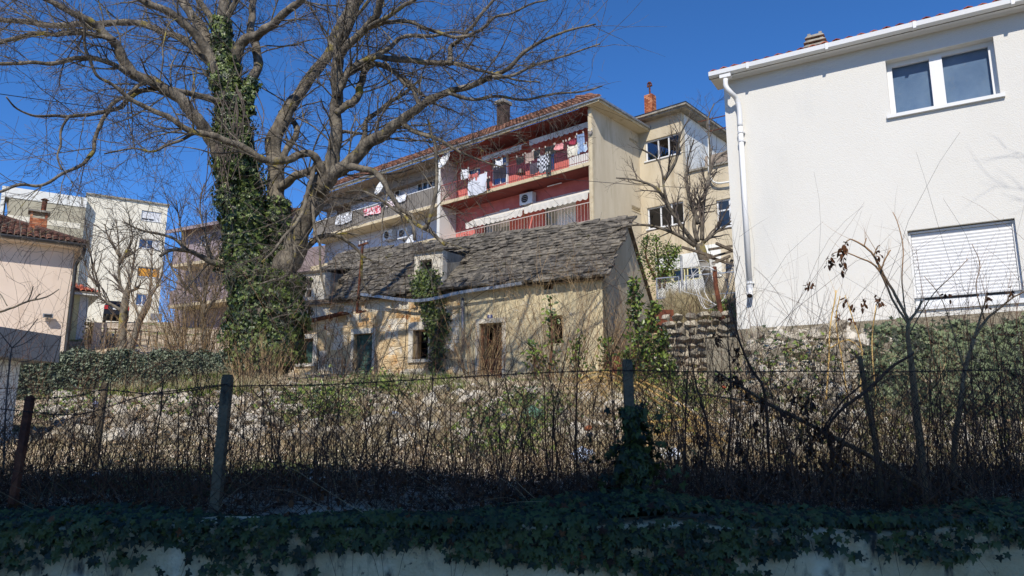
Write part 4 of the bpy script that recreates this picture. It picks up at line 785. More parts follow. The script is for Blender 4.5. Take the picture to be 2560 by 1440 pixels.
for sx in (-1, 1):
    for sd in (-1, 1): m = MB(); m.fbox(PK, u + sx * .3 - .05, u + sx * .3 + .05, zt2, zt2 + .28, -1.6 + sd * .3 - .05, -1.6 + sd * .3 + .05); link('cap_post', m, M['brick'], c)
m = MB(); m.fbox(PK, u - .45, u + .45, zt2 + .281, zt2 + .37, -2.05, -1.15); link('cap', m, M['concrete'], c); m = MB(); m.tube([PK.at(u + .15, zt2 + .37, -1.6), PK.at(u + .17, zt2 + 1.0, -1.6)], .11, 10); m.tube([PK.at(u + .17, zt2 + 1.0, -1.6), PK.at(u + .17, zt2 + 1.08, -1.6)], [.19, .06], 10); link('flue', m, M['rust'], c)
# yellow house behind it
YH = F(186, 42.0, 3800); t = thing('yellow_house', YH.at(-1, 5), 'small pale yellow house with orange tiles squeezed beside the pink house', 'house'); zt_ = YH.uz(210, 740)[1]
m = MB(); m.fbox(YH, -4, -.0, 4, zt_, -5, 0); link('wall', m, M['yellow'], t); m = MB(); m.fbox(YH, -.42, .02, 4, zt_ - .01, -5.02, .02); link('pilaster', m, M['white2'], t)
m = MB(); m.fbox(YH, -4, .55, zt_, zt_ + .12, -5.4, .5); link('eaves', m, M['white2'], t); m = MB(); slopedeck(YH, -4, .6, zt_ + .16, R(22), 4, .55, .05, m, top_u=(-4, -2.6)); rf = link('roof', m, M['mortar'], t)
tile_roof(YH, -4, .6, zt_ + .18, R(22), 3.8, rf, 'redtile', .27, .42, .55, 290, half=lambda u, l: u < .6 - l * .8)
# cream apartment tower and grey washed gable
AP = F(370, 70.0, 4280); t = thing('cream_apartment_block', AP.at(-4, 9), 'tall cream apartment block with a column of four windows on its right edge', 'apartment building')
uA = AP.uz(206, 600)[0]; zA = AP.uz(300, 497)[1]; hs = []
for a in ((355, 525, 402, 556), (349, 595, 399, 625), (345, 665, 398, 696), (341, 733, 380, 765)): h = hole(AP, a[0], a[1], a[2], a[3]); hs.append(h)
zl = min(AP.uz(206, 483)[1], AP.uz(421, 515)[1]); zA = AP.uz(421, 515)[1]
m = wallmesh(AP, (uA, 0), (8, zA), hs, .4, top=None); m.fbox(AP, uA, uA + .3, 8, zA, -9, -.41); m.fbox(AP, -.3, 0, 8, zA, -9, -.41); link('wall', m, M['cream'], t)
m = MB(); m.fbox(AP, uA - .1, .15, zA, zA + .15, -9, .15); link('roof_edge', m, M['concrete'], t)
for k, h in enumerate(hs):
    o = window(AP, h, t, -.18, (.38, .66), .09, 'glassdark', 'whitepvc', True, None, 'orange' if k == 2 else None)
    w_ = h[1] - h[0]
    if k == 2:
        for a, b in ((.04, .62), (.7, .98)): m = MB(); m.fbox(AP, h[0] + w_ * a, h[0] + w_ * b, h[2] + .1, h[3] - .15, -.17, -.12); link('orange_blind', m, M['orange'], o)
    else:
        roller(AP, [h[0] + w_ * .66, h[1], h[2], h[3]], t, -.1, slat=.25); 
        if k == 0: roller(AP, [h[0], h[1] - w_ * .34, h[3] - .75, h[3]], t, -.1, slat=.2)
m = MB(); u, z = AP.uz(390, 792); m.fbox(AP, u - .5, u + .5, z - .3, z + .3, .01, .06); link('vent_grille', m, M['galv'], t)
GW = AP.sub(uA - .02, .8); t = thing('grey_gabled_block', GW.at(-8, 9), 'mottled grey blank wall with a white top band at the far left', 'apartment building'); uG = GW.uz(20, 520)[0]; zG = GW.uz(205, 492)[1]; zG2 = GW.uz(22, 468)[1]
m = MB(); m.fbox(GW, uG, 0, 8, (zG + zG2) / 2 - .95, -9, 0); link('wall', m, M['greywash'], t); m = MB(); m.fbox(GW, uG - .3, .02, (zG + zG2) / 2 - .95, (zG + zG2) / 2, -9, .06); link('top_band', m, M['white2'], t)
m = MB(); m.fbox(GW, uG, -.3, GW.uz(100, 552)[1] - .3, GW.uz(100, 552)[1] + .2, .003, .03); link('repair_band', m, M['cream'], t)
zz = (zG + zG2) / 2; m = MB(); m.boxc([GW.at(uG - .6, 12, -2), GW.at(uG - .32, 12, -2), GW.at(uG - .32, 12, .1), GW.at(uG - .6, 12, .1), GW.at(uG - .6, zz, -2), GW.at(uG - .32, zz, -2), GW.at(uG - .32, zz, .1), GW.at(uG - .6, zz, .1)]); link('edge_fin', m, M['white2'], t)
m = MB(); m.fbox(GW, uG - 3, uG - .61, 12, zz - 3.2, -3, -1.5); link('orange_awning_panel', m, M['orange'], t)
# mauve house between the trunks
MH = F(412, 52.0, -2200); t = thing('mauve_house', MH.at(3, 8), 'mauve house with rounded balconies half hidden behind the ivy trunk', 'house'); zt_ = MH.uz(462, 578)[1]
hs = [hole(MH, 500, 588, 522, 622), hole(MH, 540, 680, 575, 715)]; m = wallmesh(MH, (0, 11), (7, zt_), hs, .4); m.fbox(MH, 0, 11, 7, zt_, -8.4, -8); m.fbox(MH, 0, .3, 7, zt_, -7.9, -.41); link('wall', m, M['mauve'], t)
for h in hs: window(MH, h, t, -.1, (.5,), .1, 'glassdark', 'whitepvc', False)
for zz in (MH.uz(470, 672)[1], MH.uz(470, 770)[1]):
    m = MB(); m.fbox(MH, 1.2, 11, zz - .2, zz, .01, 1.4); link('balcony_slab', m, M['slab'], t); m = MB(); m.fbox(MH, 1.2, 11, zz + .001, zz + 1.0, 1.28, 1.4); m.fbox(MH, 1.2, 1.32, zz + .001, zz + 1, .01, 1.27); link('balcony_parapet', m, M['mauve'], t)
m = MB(); slopedeck(MH, -.6, 11.5, zt_ - .1, R(18), 5.5, .8, .15, m, top_u=(3.5, 11.5)); rf = link('roof', m, M['farTile'], t)
m = MB(); m.fbox(MH, -.6, 11.5, zt_ - .25, zt_ - .02, .75, .85); link('fascia', m, M['mauve'], t)
# yard wall, gate and the parked car
YW = F(275, 38.0, 3900); tt = thing('yard_gate', YW.at(0, 5), 'dark wire mesh gate between ivy covered cream posts behind the hedge', 'gate')
for a, b in ((235, 255), (262, 268)):
    u0_, z_ = YW.uz(a, 806); u1_, _ = YW.uz(b, 806); m = MB(); m.fbox(YW, u0_, u1_, 4.2, z_, -.3, .05); link('gate_post', m, M['pink'], tt)
u0_, z_ = YW.uz(268, 820); u1_, z2_ = YW.uz(395, 820)
for u in np.linspace(u0_, u1_, 7): m = MB(); m.bar(YW.at(u, 4.2, 0), YW.at(u, z_, 0), .06); link('upright', m, M['blackmetal'], tt)
m = MB()
for z in (4.4, 5.0, z_ - .05): m.bar(YW.at(u0_, z, .035), YW.at(u1_, z, .035), .05)
link('rails', m, M['blackmetal'], tt)
m = MB(); m.fbox(YW, u0_, u1_ + 2, 3.5, z_ - .2, -2.6, -2.4); link('backing_wall', m, M['concrete'], None, label='low dark concrete yard wall behind the wire gate', cat='wall')
def car(o_, yaw):
    t = thing('parked_car', o_, 'dark estate car with red tail lights parked before the cream block', 'car'); c, s = math.cos(yaw), math.sin(yaw)
    def W_(x, y, z): return (o_[0] + x * c - y * s, o_[1] + x * s + y * c, o_[2] + z)
    prof = [(-2.1, .35), (-2.15, .75), (-2.05, 1.0), (-1.85, 1.42), (-1.2, 1.52), (.3, 1.5), (1.0, 1.05), (2.0, .88), (2.15, .6), (2.1, .35)]
    V = []; n = len(prof)
    for w_, k in ((-.86, 0), (-.80, 1), (.80, 1), (.86, 0)):
        for y, z in prof: V.append(W_(w_ if z < 1.05 else w_ * .82, y, z if k or z < .9 else z - .05))
    m = MB(); m.add(V, [list(range(n)), list(range(3 * n, 4 * n))[::-1]], [[r_ * n + i, r_ * n + (i + 1) % n, (r_ + 1) * n + (i + 1) % n, (r_ + 1) * n + i] for r_ in range(3) for i in range(n)]); b = link('body', m, flat('car_paint', '20242c', .3), t, smooth=False)
    m = MB(); m.boxc([W_(-.62, -2.075, 1.03), W_(.62, -2.075, 1.03), W_(.62, -2.0, 1.03), W_(-.62, -2.0, 1.03), W_(-.56, -1.9, 1.38), W_(.56, -1.9, 1.38), W_(.56, -1.8, 1.38), W_(-.56, -1.8, 1.38)]); link('rear_window', m, M['glassdark'], t)
    for sx in (-1, 1): 
        m = MB(); m.boxc([W_(sx * .72 - .13, -2.19, .72), W_(sx * .72 + .13, -2.19, .72), W_(sx * .72 + .13, -2.0, .72), W_(sx * .72 - .13, -2.0, .72), W_(sx * .72 - .13, -2.12, 1.02), W_(sx * .72 + .13, -2.12, 1.02), W_(sx * .72 + .13, -2.0, 1.02), W_(sx * .72 - .13, -2.0, 1.02)]); link('tail_light', m, flat('tail_red', '9c1f22', .3), t)
        for y in (-1.35, 1.35): m = MB(); m.tube([W_(sx * .66, y, .32), W_(sx * .87, y, .32)], .32, 14); wl = link('wheel', m, M['blackmetal'], t); m = MB(); m.tube([W_(sx * .865, y, .32), W_(sx * .885, y, .32)], .18, 10); link('rim', m, M['galv'], wl)
        m = MB(); m.boxc([W_(sx * .70, -1.5, 1.08), W_(sx * .72, -1.5, 1.08), W_(sx * .72, .4, 1.08), W_(sx * .70, .4, 1.08), W_(sx * .66, -1.45, 1.38), W_(sx * .68, -1.45, 1.38), W_(sx * .68, .2, 1.38), W_(sx * .66, .2, 1.38)]); link('side_window', m, M['glassdark'], t)
    m = MB(); m.boxc([W_(-.26, -2.18, .72), W_(.26, -2.18, .72), W_(.26, -2.15, .72), W_(-.26, -2.15, .72), W_(-.26, -2.17, .83), W_(.26, -2.17, .83), W_(.26, -2.14, .83), W_(-.26, -2.14, .83)]); link('registration_plate', m, M['whitepvc'], t)
p = P(288, 806, 58.0); car((p[0], p[1], p[2]), .50)
# grey concrete porch canopy at the left edge
CP = F(128, 11.0, 1650); t = thing('porch_canopy', CP.at(-.3, 1.7), 'smooth grey concrete canopy on a white wall at the left edge', 'canopy'); zt_ = CP.uz(141, 838)[1]; zb_ = CP.uz(139, 906)[1]
m = MB(); m.fbox(CP, -6, 0, zb_, zt_, -5, 0); link('roof_slab', m, M['canopy'], t); u = CP.uz(24, 950, -.5)[0]; m = MB(); m.fbox(CP, -6, u, .8, zb_ - .003, -4.5, -.35); link('wall', m, M['white2'], t)
# ---------------------------------------------------------------- plants: shared growers
def rot_about(v, k, a):
    return v * np.cos(a)[:, None] + np.cross(k, v) * np.sin(a)[:, None] + k * (np.sum(k * v, 1) * (1 - np.cos(a)))[:, None]
def rdir(n): return nrm(rng.normal(size=(n, 3)))
def branches(base, dirs, length, rad, K=6, wob=.25, droop=0.0, taper=.25):
    """many wandering shoots at once -> paths (N,K,3), radii (N,K)"""
    N = len(base); P_ = np.zeros((N, K, 3)); P_[:, 0] = base; d = nrm(dirs); st = (np.asarray(length) / (K - 1))[:, None]
    bend = rdir(N) * wob * .5
    for k in range(1, K):
        d = nrm(d + rdir(N) * wob * .8 + bend * .5 + np.array([0, 0, -droop])); P_[:, k] = P_[:, k - 1] + d * st
    r = np.asarray(rad)[:, None] * np.linspace(1, taper, K)[None]
    return P_, r
def spawn(P_, r, per, lo=.25, spread=1.0, lenf=.6, minr=.0012, radf=.55, up=.15, K=6, wob=.25, droop=0.0, L=None):
    """side shoots from existing paths; per = shoots per path (float)"""
    N, K0, _ = P_.shape; n = int(N * per); i = rng.integers(0, N, n); s = rng.uniform(lo, 1, n) * (K0 - 1); a = np.minimum(s.astype(int), K0 - 2); f = (s - a)[:, None]
    b = P_[i, a] * (1 - f) + P_[i, a + 1] * f; t = nrm(P_[i, a + 1] - P_[i, a]); side = nrm(np.cross(t, rdir(n)))
    d = nrm(t * rng.uniform(.5, 1.1, n)[:, None] + side * spread * rng.uniform(.5, 1.2, n)[:, None] + np.array([0, 0, up])); l0 = np.linalg.norm(P_[i, -1] - P_[i, 0], axis=1)
    ln = (l0 * lenf if L is None else L) * rng.uniform(.5, 1.25, n); rr = np.maximum(r[i, a] * radf, minr)
    return branches(b, d, ln, rr, K, wob, droop)
LEAF = {'ivy': ([(0, 0, 0), (.42, -.12, .02), (.5, .35, -.05), (.22, .45, .02), (0, 1, -.08), (-.22, .45, .02), (-.5, .35, -.05), (-.42, -.12, .02)], [[0, 1, 2, 3], [0, 3, 4, 5], [0, 5, 6, 7]]),
        'simple': ([(0, 0, 0), (.25, .3, .04), (.2, .7, .0), (0, 1, -.08), (-.2, .7, 0), (-.25, .3, .04)], [[0, 1, 2, 3], [0, 3, 4, 5]]),
        'ivyl': ([(0, .05, 0), (.22, -.12, -.02), (.5, -.05, -.05), (.34, .22, .03), (.58, .52, -.06), (.22, .55, .03), (0, 1.05, -.1), (-.22, .55, .03), (-.58, .52, -.06), (-.34, .22, .03), (-.5, -.05, -.05), (-.22, -.12, -.02), (0, .3, .05)],
                 [[12, 0, 1, 3], [1, 2, 3, 3], [12, 3, 4, 5], [12, 5, 6, 7], [12, 7, 8, 9], [12, 9, 11, 0], [9, 10, 11, 11]])}
LEAF['ivyl'] = (LEAF['ivyl'][0], [[0, 1, 3, 12], [1, 2, 3], [12, 3, 4, 5], [12, 5, 6, 7], [12, 7, 8, 9], [12, 9, 11, 0], [9, 10, 11]])
def leaves(mb, pos, nor, tip, size, kind='simple', wide=1.0):
    """leaf blades at pos, facing nor, pointing tip"""
    v, fc = LEAF[kind]; v = np.array(v, float); v[:, 0] *= wide; N = len(pos); nor = nrm(nor); tip = nrm(tip - nor * np.sum(tip * nor, 1, keepdims=True)); x = np.cross(tip, nor)
    s = np.asarray(size).reshape(-1, 1, 1)
    V = pos[:, None, :] + s * (v[None, :, 0:1] * x[:, None] + v[None, :, 1:2] * tip[:, None] + v[None, :, 2:3] * nor[:, None]); nv = len(v)
    fs = []
    for L_ in (3, 4):
        q = np.array([f for f in fc if len(f) == L_]); 
        if len(q): fs.append((np.arange(N)[:, None, None] * nv + q[None]).reshape(-1, L_))
    mb.add(V.reshape(-1, 3), *fs)
def down(n, k=.6): return nrm(np.array([0, 0, -1.0]) + rng.normal(size=(n, 3)) * k)

# ---------------------------------------------------------------- the big ivy-clad tree
TD = 20.0
def limb(pts, d0, d1):
    """pts: (px, py, half width px); depth runs from d0 to d1 along the limb"""
    out = []; n = len(pts)
    for i, (x, y, r) in enumerate(pts):
        D = d0 + (d1 - d0) * (i / (n - 1)) ** 1.2; p = P(x, y, D); out.append((*p, r / FPX * D))
    a = np.array(out); return spline(a, max(8, n * 4))
def rr(pts, *r): 
    L = len(pts); rs = np.interp(np.linspace(0, 1, L), np.linspace(0, 1, len(r)), r); return [(x, y, q) for (x, y), q in zip(pts, rs)]
T_ = {}
T_['A'] = limb(rr([(655, 930), (648, 860), (642, 780), (632, 700), (618, 600), (603, 500), (592, 400), (580, 300), (568, 200), (556, 130), (556, 60), (562, 0), (570, -80)], 66, 58, 52, 48, 44, 40, 35, 30, 27, 22, 16, 14, 11), 20, 20.5)
T_['B'] = limb(rr([(690, 900), (700, 800), (705, 730), (725, 650), (748, 590), (775, 520), (800, 465), (815, 440)], 50, 46, 38, 32, 27, 26, 27, 20), 20.1, 19.3)
T_['H'] = limb(rr([(675, 880), (690, 740), (697, 640), (694, 540), (690, 440), (684, 370), (700, 312), (727, 266), (750, 230), (778, 190), (808, 158), (826, 120), (845, 70), (870, 20), (890, -40)], 44, 36, 27, 23, 22, 21, 19, 17, 15, 15, 14, 12, 10, 9, 8), 20.3, 22.5)
T_['B1'] = limb(rr([(806, 470), (828, 425), (838, 350), (841, 250), (845, 140), (850, 108), (866, 75), (882, 30), (902, -10), (915, -60)], 24, 20, 17, 16, 15, 15, 14, 13, 12, 11), 19.3, 18.4)
T_['B2'] = limb(rr([(800, 478), (818, 448), (859, 418), (910, 371), (965, 328), (1000, 305), (1034, 278), (1061, 258), (1116, 232), (1186, 211), (1223, 195), (1269, 171), (1315, 128), (1360, 100), (1430, 74), (1490, 60)], 22, 20, 18, 17, 15, 13, 12, 11, 9, 8, 7, 6, 5, 4, 3, 2), 19.3, 17.2)
T_['C'] = limb(rr([(578, 520), (572, 470), (562, 430), (546, 385), (523, 340), (500, 309), (469, 266), (430, 234), (391, 211), (340, 188), (312, 156), (297, 121), (273, 94), (242, 66), (211, 47), (172, 27), (125, 4), (80, -20)], 22, 20, 17, 16, 15, 14, 13, 11, 10, 8, 6), 19.8, 17.0)
T_['C2'] = limb(rr([(322, 182), (301, 172), (273, 156), (234, 146), (176, 148), (129, 160), (78, 156), (0, 160), (-60, 150)], 8, 7, 6, 5, 5), 18.3, 17.4)
T_['D'] = limb(rr([(566, 220), (530, 160), (488, 121), (457, 98), (410, 80), (352, 59), (293, 57), (215, 60), (137, 64), (78, 57), (0, 49), (-70, 45)], 15, 11, 10, 9, 9, 8, 8, 7, 6), 20.3, 22.5)
T_['D2'] = limb(rr([(285, 100), (242, 88), (211, 82), (156, 84), (137, 86), (86, 84), (39, 96), (0, 107), (-60, 120)], 7, 7, 6, 6, 5), 17.5, 18.2)
T_['E'] = limb(rr([(572, 260), (527, 145), (492, 90), (461, 59), (422, 31), (371, 8), (330, -15)], 17, 14, 12, 10, 8), 20.2, 19.0)
T_['E2'] = limb(rr([(570, 235), (548, 160), (527, 113), (500, 66), (480, 39), (453, 0), (435, -40)], 20, 16, 14, 12, 11), 20.4, 22.0)
T_['E3'] = limb(rr([(555, 90), (523, 39), (508, 15), (490, -15)], 10, 8, 7), 20.5, 21.2)
T_['E4'] = limb(rr([(560, 60), (575, 30), (592, 0), (600, -30)], 9, 8, 7), 20.5, 20.0)
T_['F'] = limb(rr([(578, 200), (594, 129), (617, 98), (645, 86), (676, 66), (703, 39), (730, 20), (758, -5), (790, -40)], 16, 14, 12, 11, 10, 9), 20.4, 18.6)
T_['G'] = limb(rr([(612, 280), (620, 225), (630, 198), (643, 172), (643, 129), (637, 109), (627, 78), (630, 39), (634, -5), (636, -60)], 15, 13, 13, 12, 11, 10, 9, 9), 20.2, 21.2)
T_['I'] = limb(rr([(812, 462), (806, 430), (795, 400), (773, 383), (742, 391), (703, 402), (664, 402), (633, 383), (594, 363), (547, 344), (496, 332), (461, 320), (422, 293), (375, 273), (336, 254), (305, 230), (273, 207), (242, 188), (223, 145), (211, 109), (211, 66), (190, 30)], 12, 11, 10, 11, 10, 10, 9, 9, 8, 7, 6, 5, 4, 4, 3, 3), 19.2, 15.5)
T_['J'] = limb(rr([(375, 205), (352, 211), (324, 234), (289, 254), (273, 273), (254, 305), (238, 344), (234, 375), (219, 398), (195, 418), (156, 434), (102, 465), (51, 461), (0, 480), (-40, 492)], 5, 5, 5, 5, 5, 4, 4, 3), 18.6, 15.5)
T_['K'] = limb(rr([(585, 265), (545, 252), (520, 246), (488, 238), (461, 230), (410, 223), (371, 223), (332, 238), (297, 270), (250, 281), (203, 289), (168, 291), (137, 289), (109, 291), (78, 287), (39, 270), (16, 242)], 10, 9, 8, 7, 6, 5, 4, 3, 2), 20, 16.0)
T_['K2'] = limb(rr([(172, 290), (152, 328), (152, 363), (143, 391), (155, 425)], 3.5, 3, 2), 16.3, 16.0)
T_['L'] = limb(rr([(500, 334), (480, 336), (449, 352), (418, 363), (379, 379), (332, 371), (260, 385)], 5, 4, 3, 2), 17.9, 16.8)
T_['M1'] = limb(rr([(843, 240), (862, 196), (881, 171), (911, 150), (942, 142), (969, 145), (1009, 150), (1055, 154), (1101, 159), (1125, 157), (1144, 159), (1192, 174), (1232, 183), (1290, 200), (1350, 205)], 10, 9, 9, 8, 8, 7, 6, 5, 3, 2), 18.9, 17.6)
T_['M2'] = limb(rr([(842, 270), (850, 215), (872, 182), (902, 168), (951, 162), (1000, 190), (1045, 228), (1090, 260)], 10, 9, 8, 7, 5, 3), 19.0, 20.6)
T_['M3'] = limb(rr([(840, 285), (856, 268), (881, 258), (896, 235), (902, 211), (911, 180), (930, 160)], 11, 11, 11, 10, 9, 8), 19.0, 19.6)
T_['N1'] = limb(rr([(848, 150), (855, 130), (896, 88), (923, 61), (945, 30), (951, 0), (955, -40)], 11, 11, 10, 10, 9), 18.8, 17.5)
T_['N2'] = limb(rr([(925, 66), (933, 60), (963, 46), (994, 24), (1034, 0), (1070, -30)], 6, 6, 5), 17.9, 17.0)
T_['N3'] = limb(rr([(922, 70), (939, 64), (969, 56), (1018, 53), (1055, 67), (1100, 82), (1131, 92), (1180, 90)], 6, 6, 5, 4), 18.0, 16.9)
T_['O1'] = limb(rr([(930, 148), (945, 138), (975, 119), (1000, 95), (1046, 89), (1085, 90), (1140, 80), (1200, 95)], 7, 7, 6, 5, 4, 2), 18.4, 19.5)
T_['O2'] = limb(rr([(1125, 160), (1125, 131), (1128, 116), (1147, 101), (1177, 70), (1208, 30), (1238, -5)], 7, 6, 5, 4), 17.9, 18.6)
T_['O3'] = limb(rr([(1130, 112), (1147, 101), (1208, 70), (1238, 43), (1284, 31), (1330, 9), (1370, 0)], 5, 4, 3, 2), 18.0, 17.2)
T_['O4'] = limb(rr([(1232, 192), (1280, 190), (1330, 165), (1380, 150), (1440, 130), (1500, 110)], 5, 4, 3, 2), 17.6, 18.8)
T_['O5'] = limb(rr([(1120, 232), (1180, 250), (1240, 240), (1310, 250), (1380, 235), (1450, 230), (1505, 215)], 5, 4, 3, 2), 18.0, 19.3)
T_['Q1'] = limb(rr([(870, 420), (887, 418), (921, 424), (949, 441), (971, 475), (994, 514), (1019, 534), (1042, 559), (1075, 579), (1098, 598), (1112, 612)], 11, 9, 8, 7, 6, 6, 5, 4), 19.0, 17.5)
T_['Q2'] = limb(rr([(1060, 572), (1072, 555), (1084, 503), (1092, 461), (1089, 376), (1081, 342), (1070, 300)], 5, 5, 4, 3), 17.8, 18.4)
T_['Q3'] = limb(rr([(1036, 600), (1030, 559), (991, 528), (949, 497), (901, 477), (865, 480)], 4.5, 4, 3.5, 3, 2), 17.6, 18.8)
T_['Q4'] = limb(rr([(1000, 305), (1025, 322), (1055, 336), (1101, 351), (1150, 380), (1200, 400), (1260, 420)], 7, 6, 5, 3, 2), 18.8, 18.0)
T_['Q5'] = limb(rr([(1046, 262), (1040, 240), (1030, 223), (1009, 208), (990, 185), (963, 159)], 6, 5, 4), 18.5, 18.8)
T_['Q6'] = limb(rr([(885, 400), (910, 345), (914, 306), (939, 284), (969, 260), (1012, 232), (1050, 200)], 8, 7, 6, 5, 3), 19.0, 21.0)
T_['R1'] = limb(rr([(790, 405), (784, 428), (772, 470), (757, 529), (739, 561), (712, 589), (690, 620), (655, 655)], 7, 6, 5, 4, 2), 19.1, 17.8)
T_['R2'] = limb(rr([(780, 430), (781, 485), (787, 575), (799, 612), (802, 680), (815, 740)], 5, 4, 3, 2), 19.0, 18.4)
T_['R3'] = limb(rr([(735, 560), (730, 593), (737, 639), (716, 690), (680, 700), (650, 710)], 4, 3.5, 3, 2), 18.5, 17.6)
T_['R4'] = limb(rr([(745, 640), (778, 608), (809, 590), (845, 590), (876, 610), (903, 640), (905, 700), (925, 735)], 9, 7, 6, 5, 4, 3, 2), 19.8, 20.6)
T_['S1'] = limb(rr([(600, 690), (570, 668), (530, 655), (500, 640), (470, 627), (430, 625), (400, 640)], 12, 9, 7, 5, 4), 20.0, 18.8)
T_['S2'] = limb(rr([(470, 627), (440, 600), (400, 585), (350, 575), (310, 555)], 5, 4, 3, 2), 19.2, 18.4)
T_['U1'] = limb(rr([(690, 420), (720, 370), (740, 335), (735, 305), (700, 280)], 10, 9, 8, 7, 5), 20.8, 22.0)
T_['U2'] = limb(rr([(700, 470), (740, 440), (780, 425), (815, 410)], 12, 10, 9), 20.6, 19.4)
T_['V1'] = limb(rr([(842, 330), (870, 330), (905, 335), (940, 350)], 6, 4, 3), 19.1, 20)
tree = thing('big_tree', T_['A'][0][:3], 'huge bare grey-barked tree with several leaning trunks wrapped in ivy', 'tree')
for k, a in T_.items():
    m = MB(); a = a.copy(); big = k in 'ABH'; n = len(a)
    wob = a[:, 3:4] * .16 * np.sin(np.arange(n)[:, None] * np.array([[.9, 1.3, .7]]) + len(k) + ord(k[0])); a[:, :3] += wob
    m.tube(a[:, :3], a[:, 3] * (1 + .07 * np.sin(np.arange(n) * 1.9 + ord(k[0]))), 14 if big or k in ('B1', 'B2', 'C') else 8)
    link('trunk' if big else 'limb', m, M['bark'], tree, smooth=True)
# branches and twigs grown from every limb
LP, LR = [], []
for k, a in T_.items():
    lo = .45 if k == 'A' else (.5 if k in 'BH' else (.15 if k in ('B1', 'C', 'R4', 'U2', 'S1') else .05)); i0 = int(len(a) * lo); b = a[i0:]; L = np.linalg.norm(np.diff(b[:, :3], axis=0), axis=1).sum()
    for s in range(max(1, int(L / .8))):
        n = len(b); j = int(n * s / max(1, int(L / .8))); e = min(n - 1, j + max(2, n // max(1, int(L / .8)))); seg = b[j:e + 1]
        if len(seg) >= 2: q = spline(seg, 5); LP.append(q[:, :3]); LR.append(q[:, 3])
LP, LR = np.array(LP), np.array(LR)
P1, R1 = spawn(LP, LR, 2.6, 0, 1.0, 1, .009, .30, .12, 8, .26, .01, L=2.1); R1 = np.minimum(R1, .022)
P2, R2 = spawn(P1, R1, 5.0, .15, .9, .55, .0055, .5, .06, 7, .28, .02)
P3, R3 = spawn(P2, R2, 3.2, .15, .9, .6, .0042, .6, .0, 6, .26, .05)
P3b, R3b = spawn(P1, R1, 2.0, .1, 1, .4, .0036, .3, .0, 6, .26, .04)
P4, R4 = spawn(P3, R3, .7, .2, .8, .6, .003, .7, -.03, 5, .2, .05)
def trim(p, r): k = CX + FPX * p[:, -1, 0] / p[:, -1, 1] < 1490 + 45 * rng.normal(size=len(p)); return p[k], r[k]
P2, R2 = trim(P2, R2); P3, R3 = trim(P3, R3); P3b, R3b = trim(P3b, R3b); P4, R4 = trim(P4, R4)
m = MB(); m.tubes(P1, R1, 5); m.tubes(P2, R2, 4); link('branches', m, M['bark'], tree, kind='stuff')
m = MB(); m.tubes(P3, np.maximum(R3, .0042), 3); m.tubes(P3b, np.maximum(R3b, .0042), 3); m.tubes(P4, np.maximum(R4, .0036), 3); link('twigs', m, M['twig'], tree, kind='stuff')
# bare hanging stems and ivy round the trunks
iv = thing('trunk_ivy', T_['A'][0][:3], 'thick dark green ivy wrapped round the trunks of the big tree', 'ivy'); m = MB()
def ivyon(m, a, lo, hi, n, thick=.28, size=(.09, .15), side=0.0, dens=None):
    L = len(a); s = rng.uniform(lo, hi, n) * (L - 1)
    if dens is not None: s = s[rng.uniform(size=n) < dens(s / (L - 1))]; n = len(s)
    i = np.minimum(s.astype(int), L - 2); f = (s - i)[:, None]; c = a[i] * (1 - f) + a[i + 1] * f; t = nrm(a[i + 1, :3] - a[i, :3])
    rad = nrm(np.cross(t, rdir(n))); 
    cl = np.sin(s * .8 + rad[:, 0] * 2.5) * .5 + np.sin(s * 2.1 + 1.3 + rad[:, 1] * 4) * .5
    pos = c[:, :3] + rad * (c[:, 3:4] * 1.0 + (thick * (.35 + .65 * np.clip(cl, 0, 1)) * rng.uniform(.2, 1, n))[:, None])
    leaves(m, pos, nrm(rad + rng.normal(size=(n, 3)) * .38), down(n, .5), rng.uniform(*size, n), 'ivy')
ivyon(m, T_['A'], .0, .58, 14000, .5, (.07, .14)); ivyon(m, T_['A'], .5, .74, 4500, .36, (.085, .13)); ivyon(m, T_['A'], .7, .86, 1500, .26); ivyon(m, T_['H'], .0, .34, 4500, .4); ivyon(m, T_['B'], .0, .46, 5500, .5); ivyon(m, T_['G'], 0, .2, 500, .25); ivyon(m, T_['C'], 0, .2, 500, .2)
n = 350; c = P(640, 860, 20); a = rng.uniform(0, 6.28, n); pos = c + np.stack([np.cos(a) * rng.uniform(.4, 1.0, n), np.sin(a) * rng.uniform(.4, .9, n), rng.uniform(-1, .6, n)], 1); leaves(m, pos, rdir(n) + [0, -.5, .5], down(n), rng.uniform(.08, .13, n), 'ivy')
link('foliage', m, M['ivy'], iv, kind='stuff')
for k in range(26):
    px = random.choice([520, 560, 590, 600, 640, 540]); y = random.uniform(200, 420); q = limb(rr([(px, y), (px + random.uniform(-20, 25), y + 60), (px + random.uniform(-40, 40), y + 140)], 1.4, .9), 19.2, 19.0); m = MB(); m.tube(q[:, :3], q[:, 3], 4); link('stem', m, M['twig'], iv)
h = T_['A'][int(len(T_['A']) * .5)]

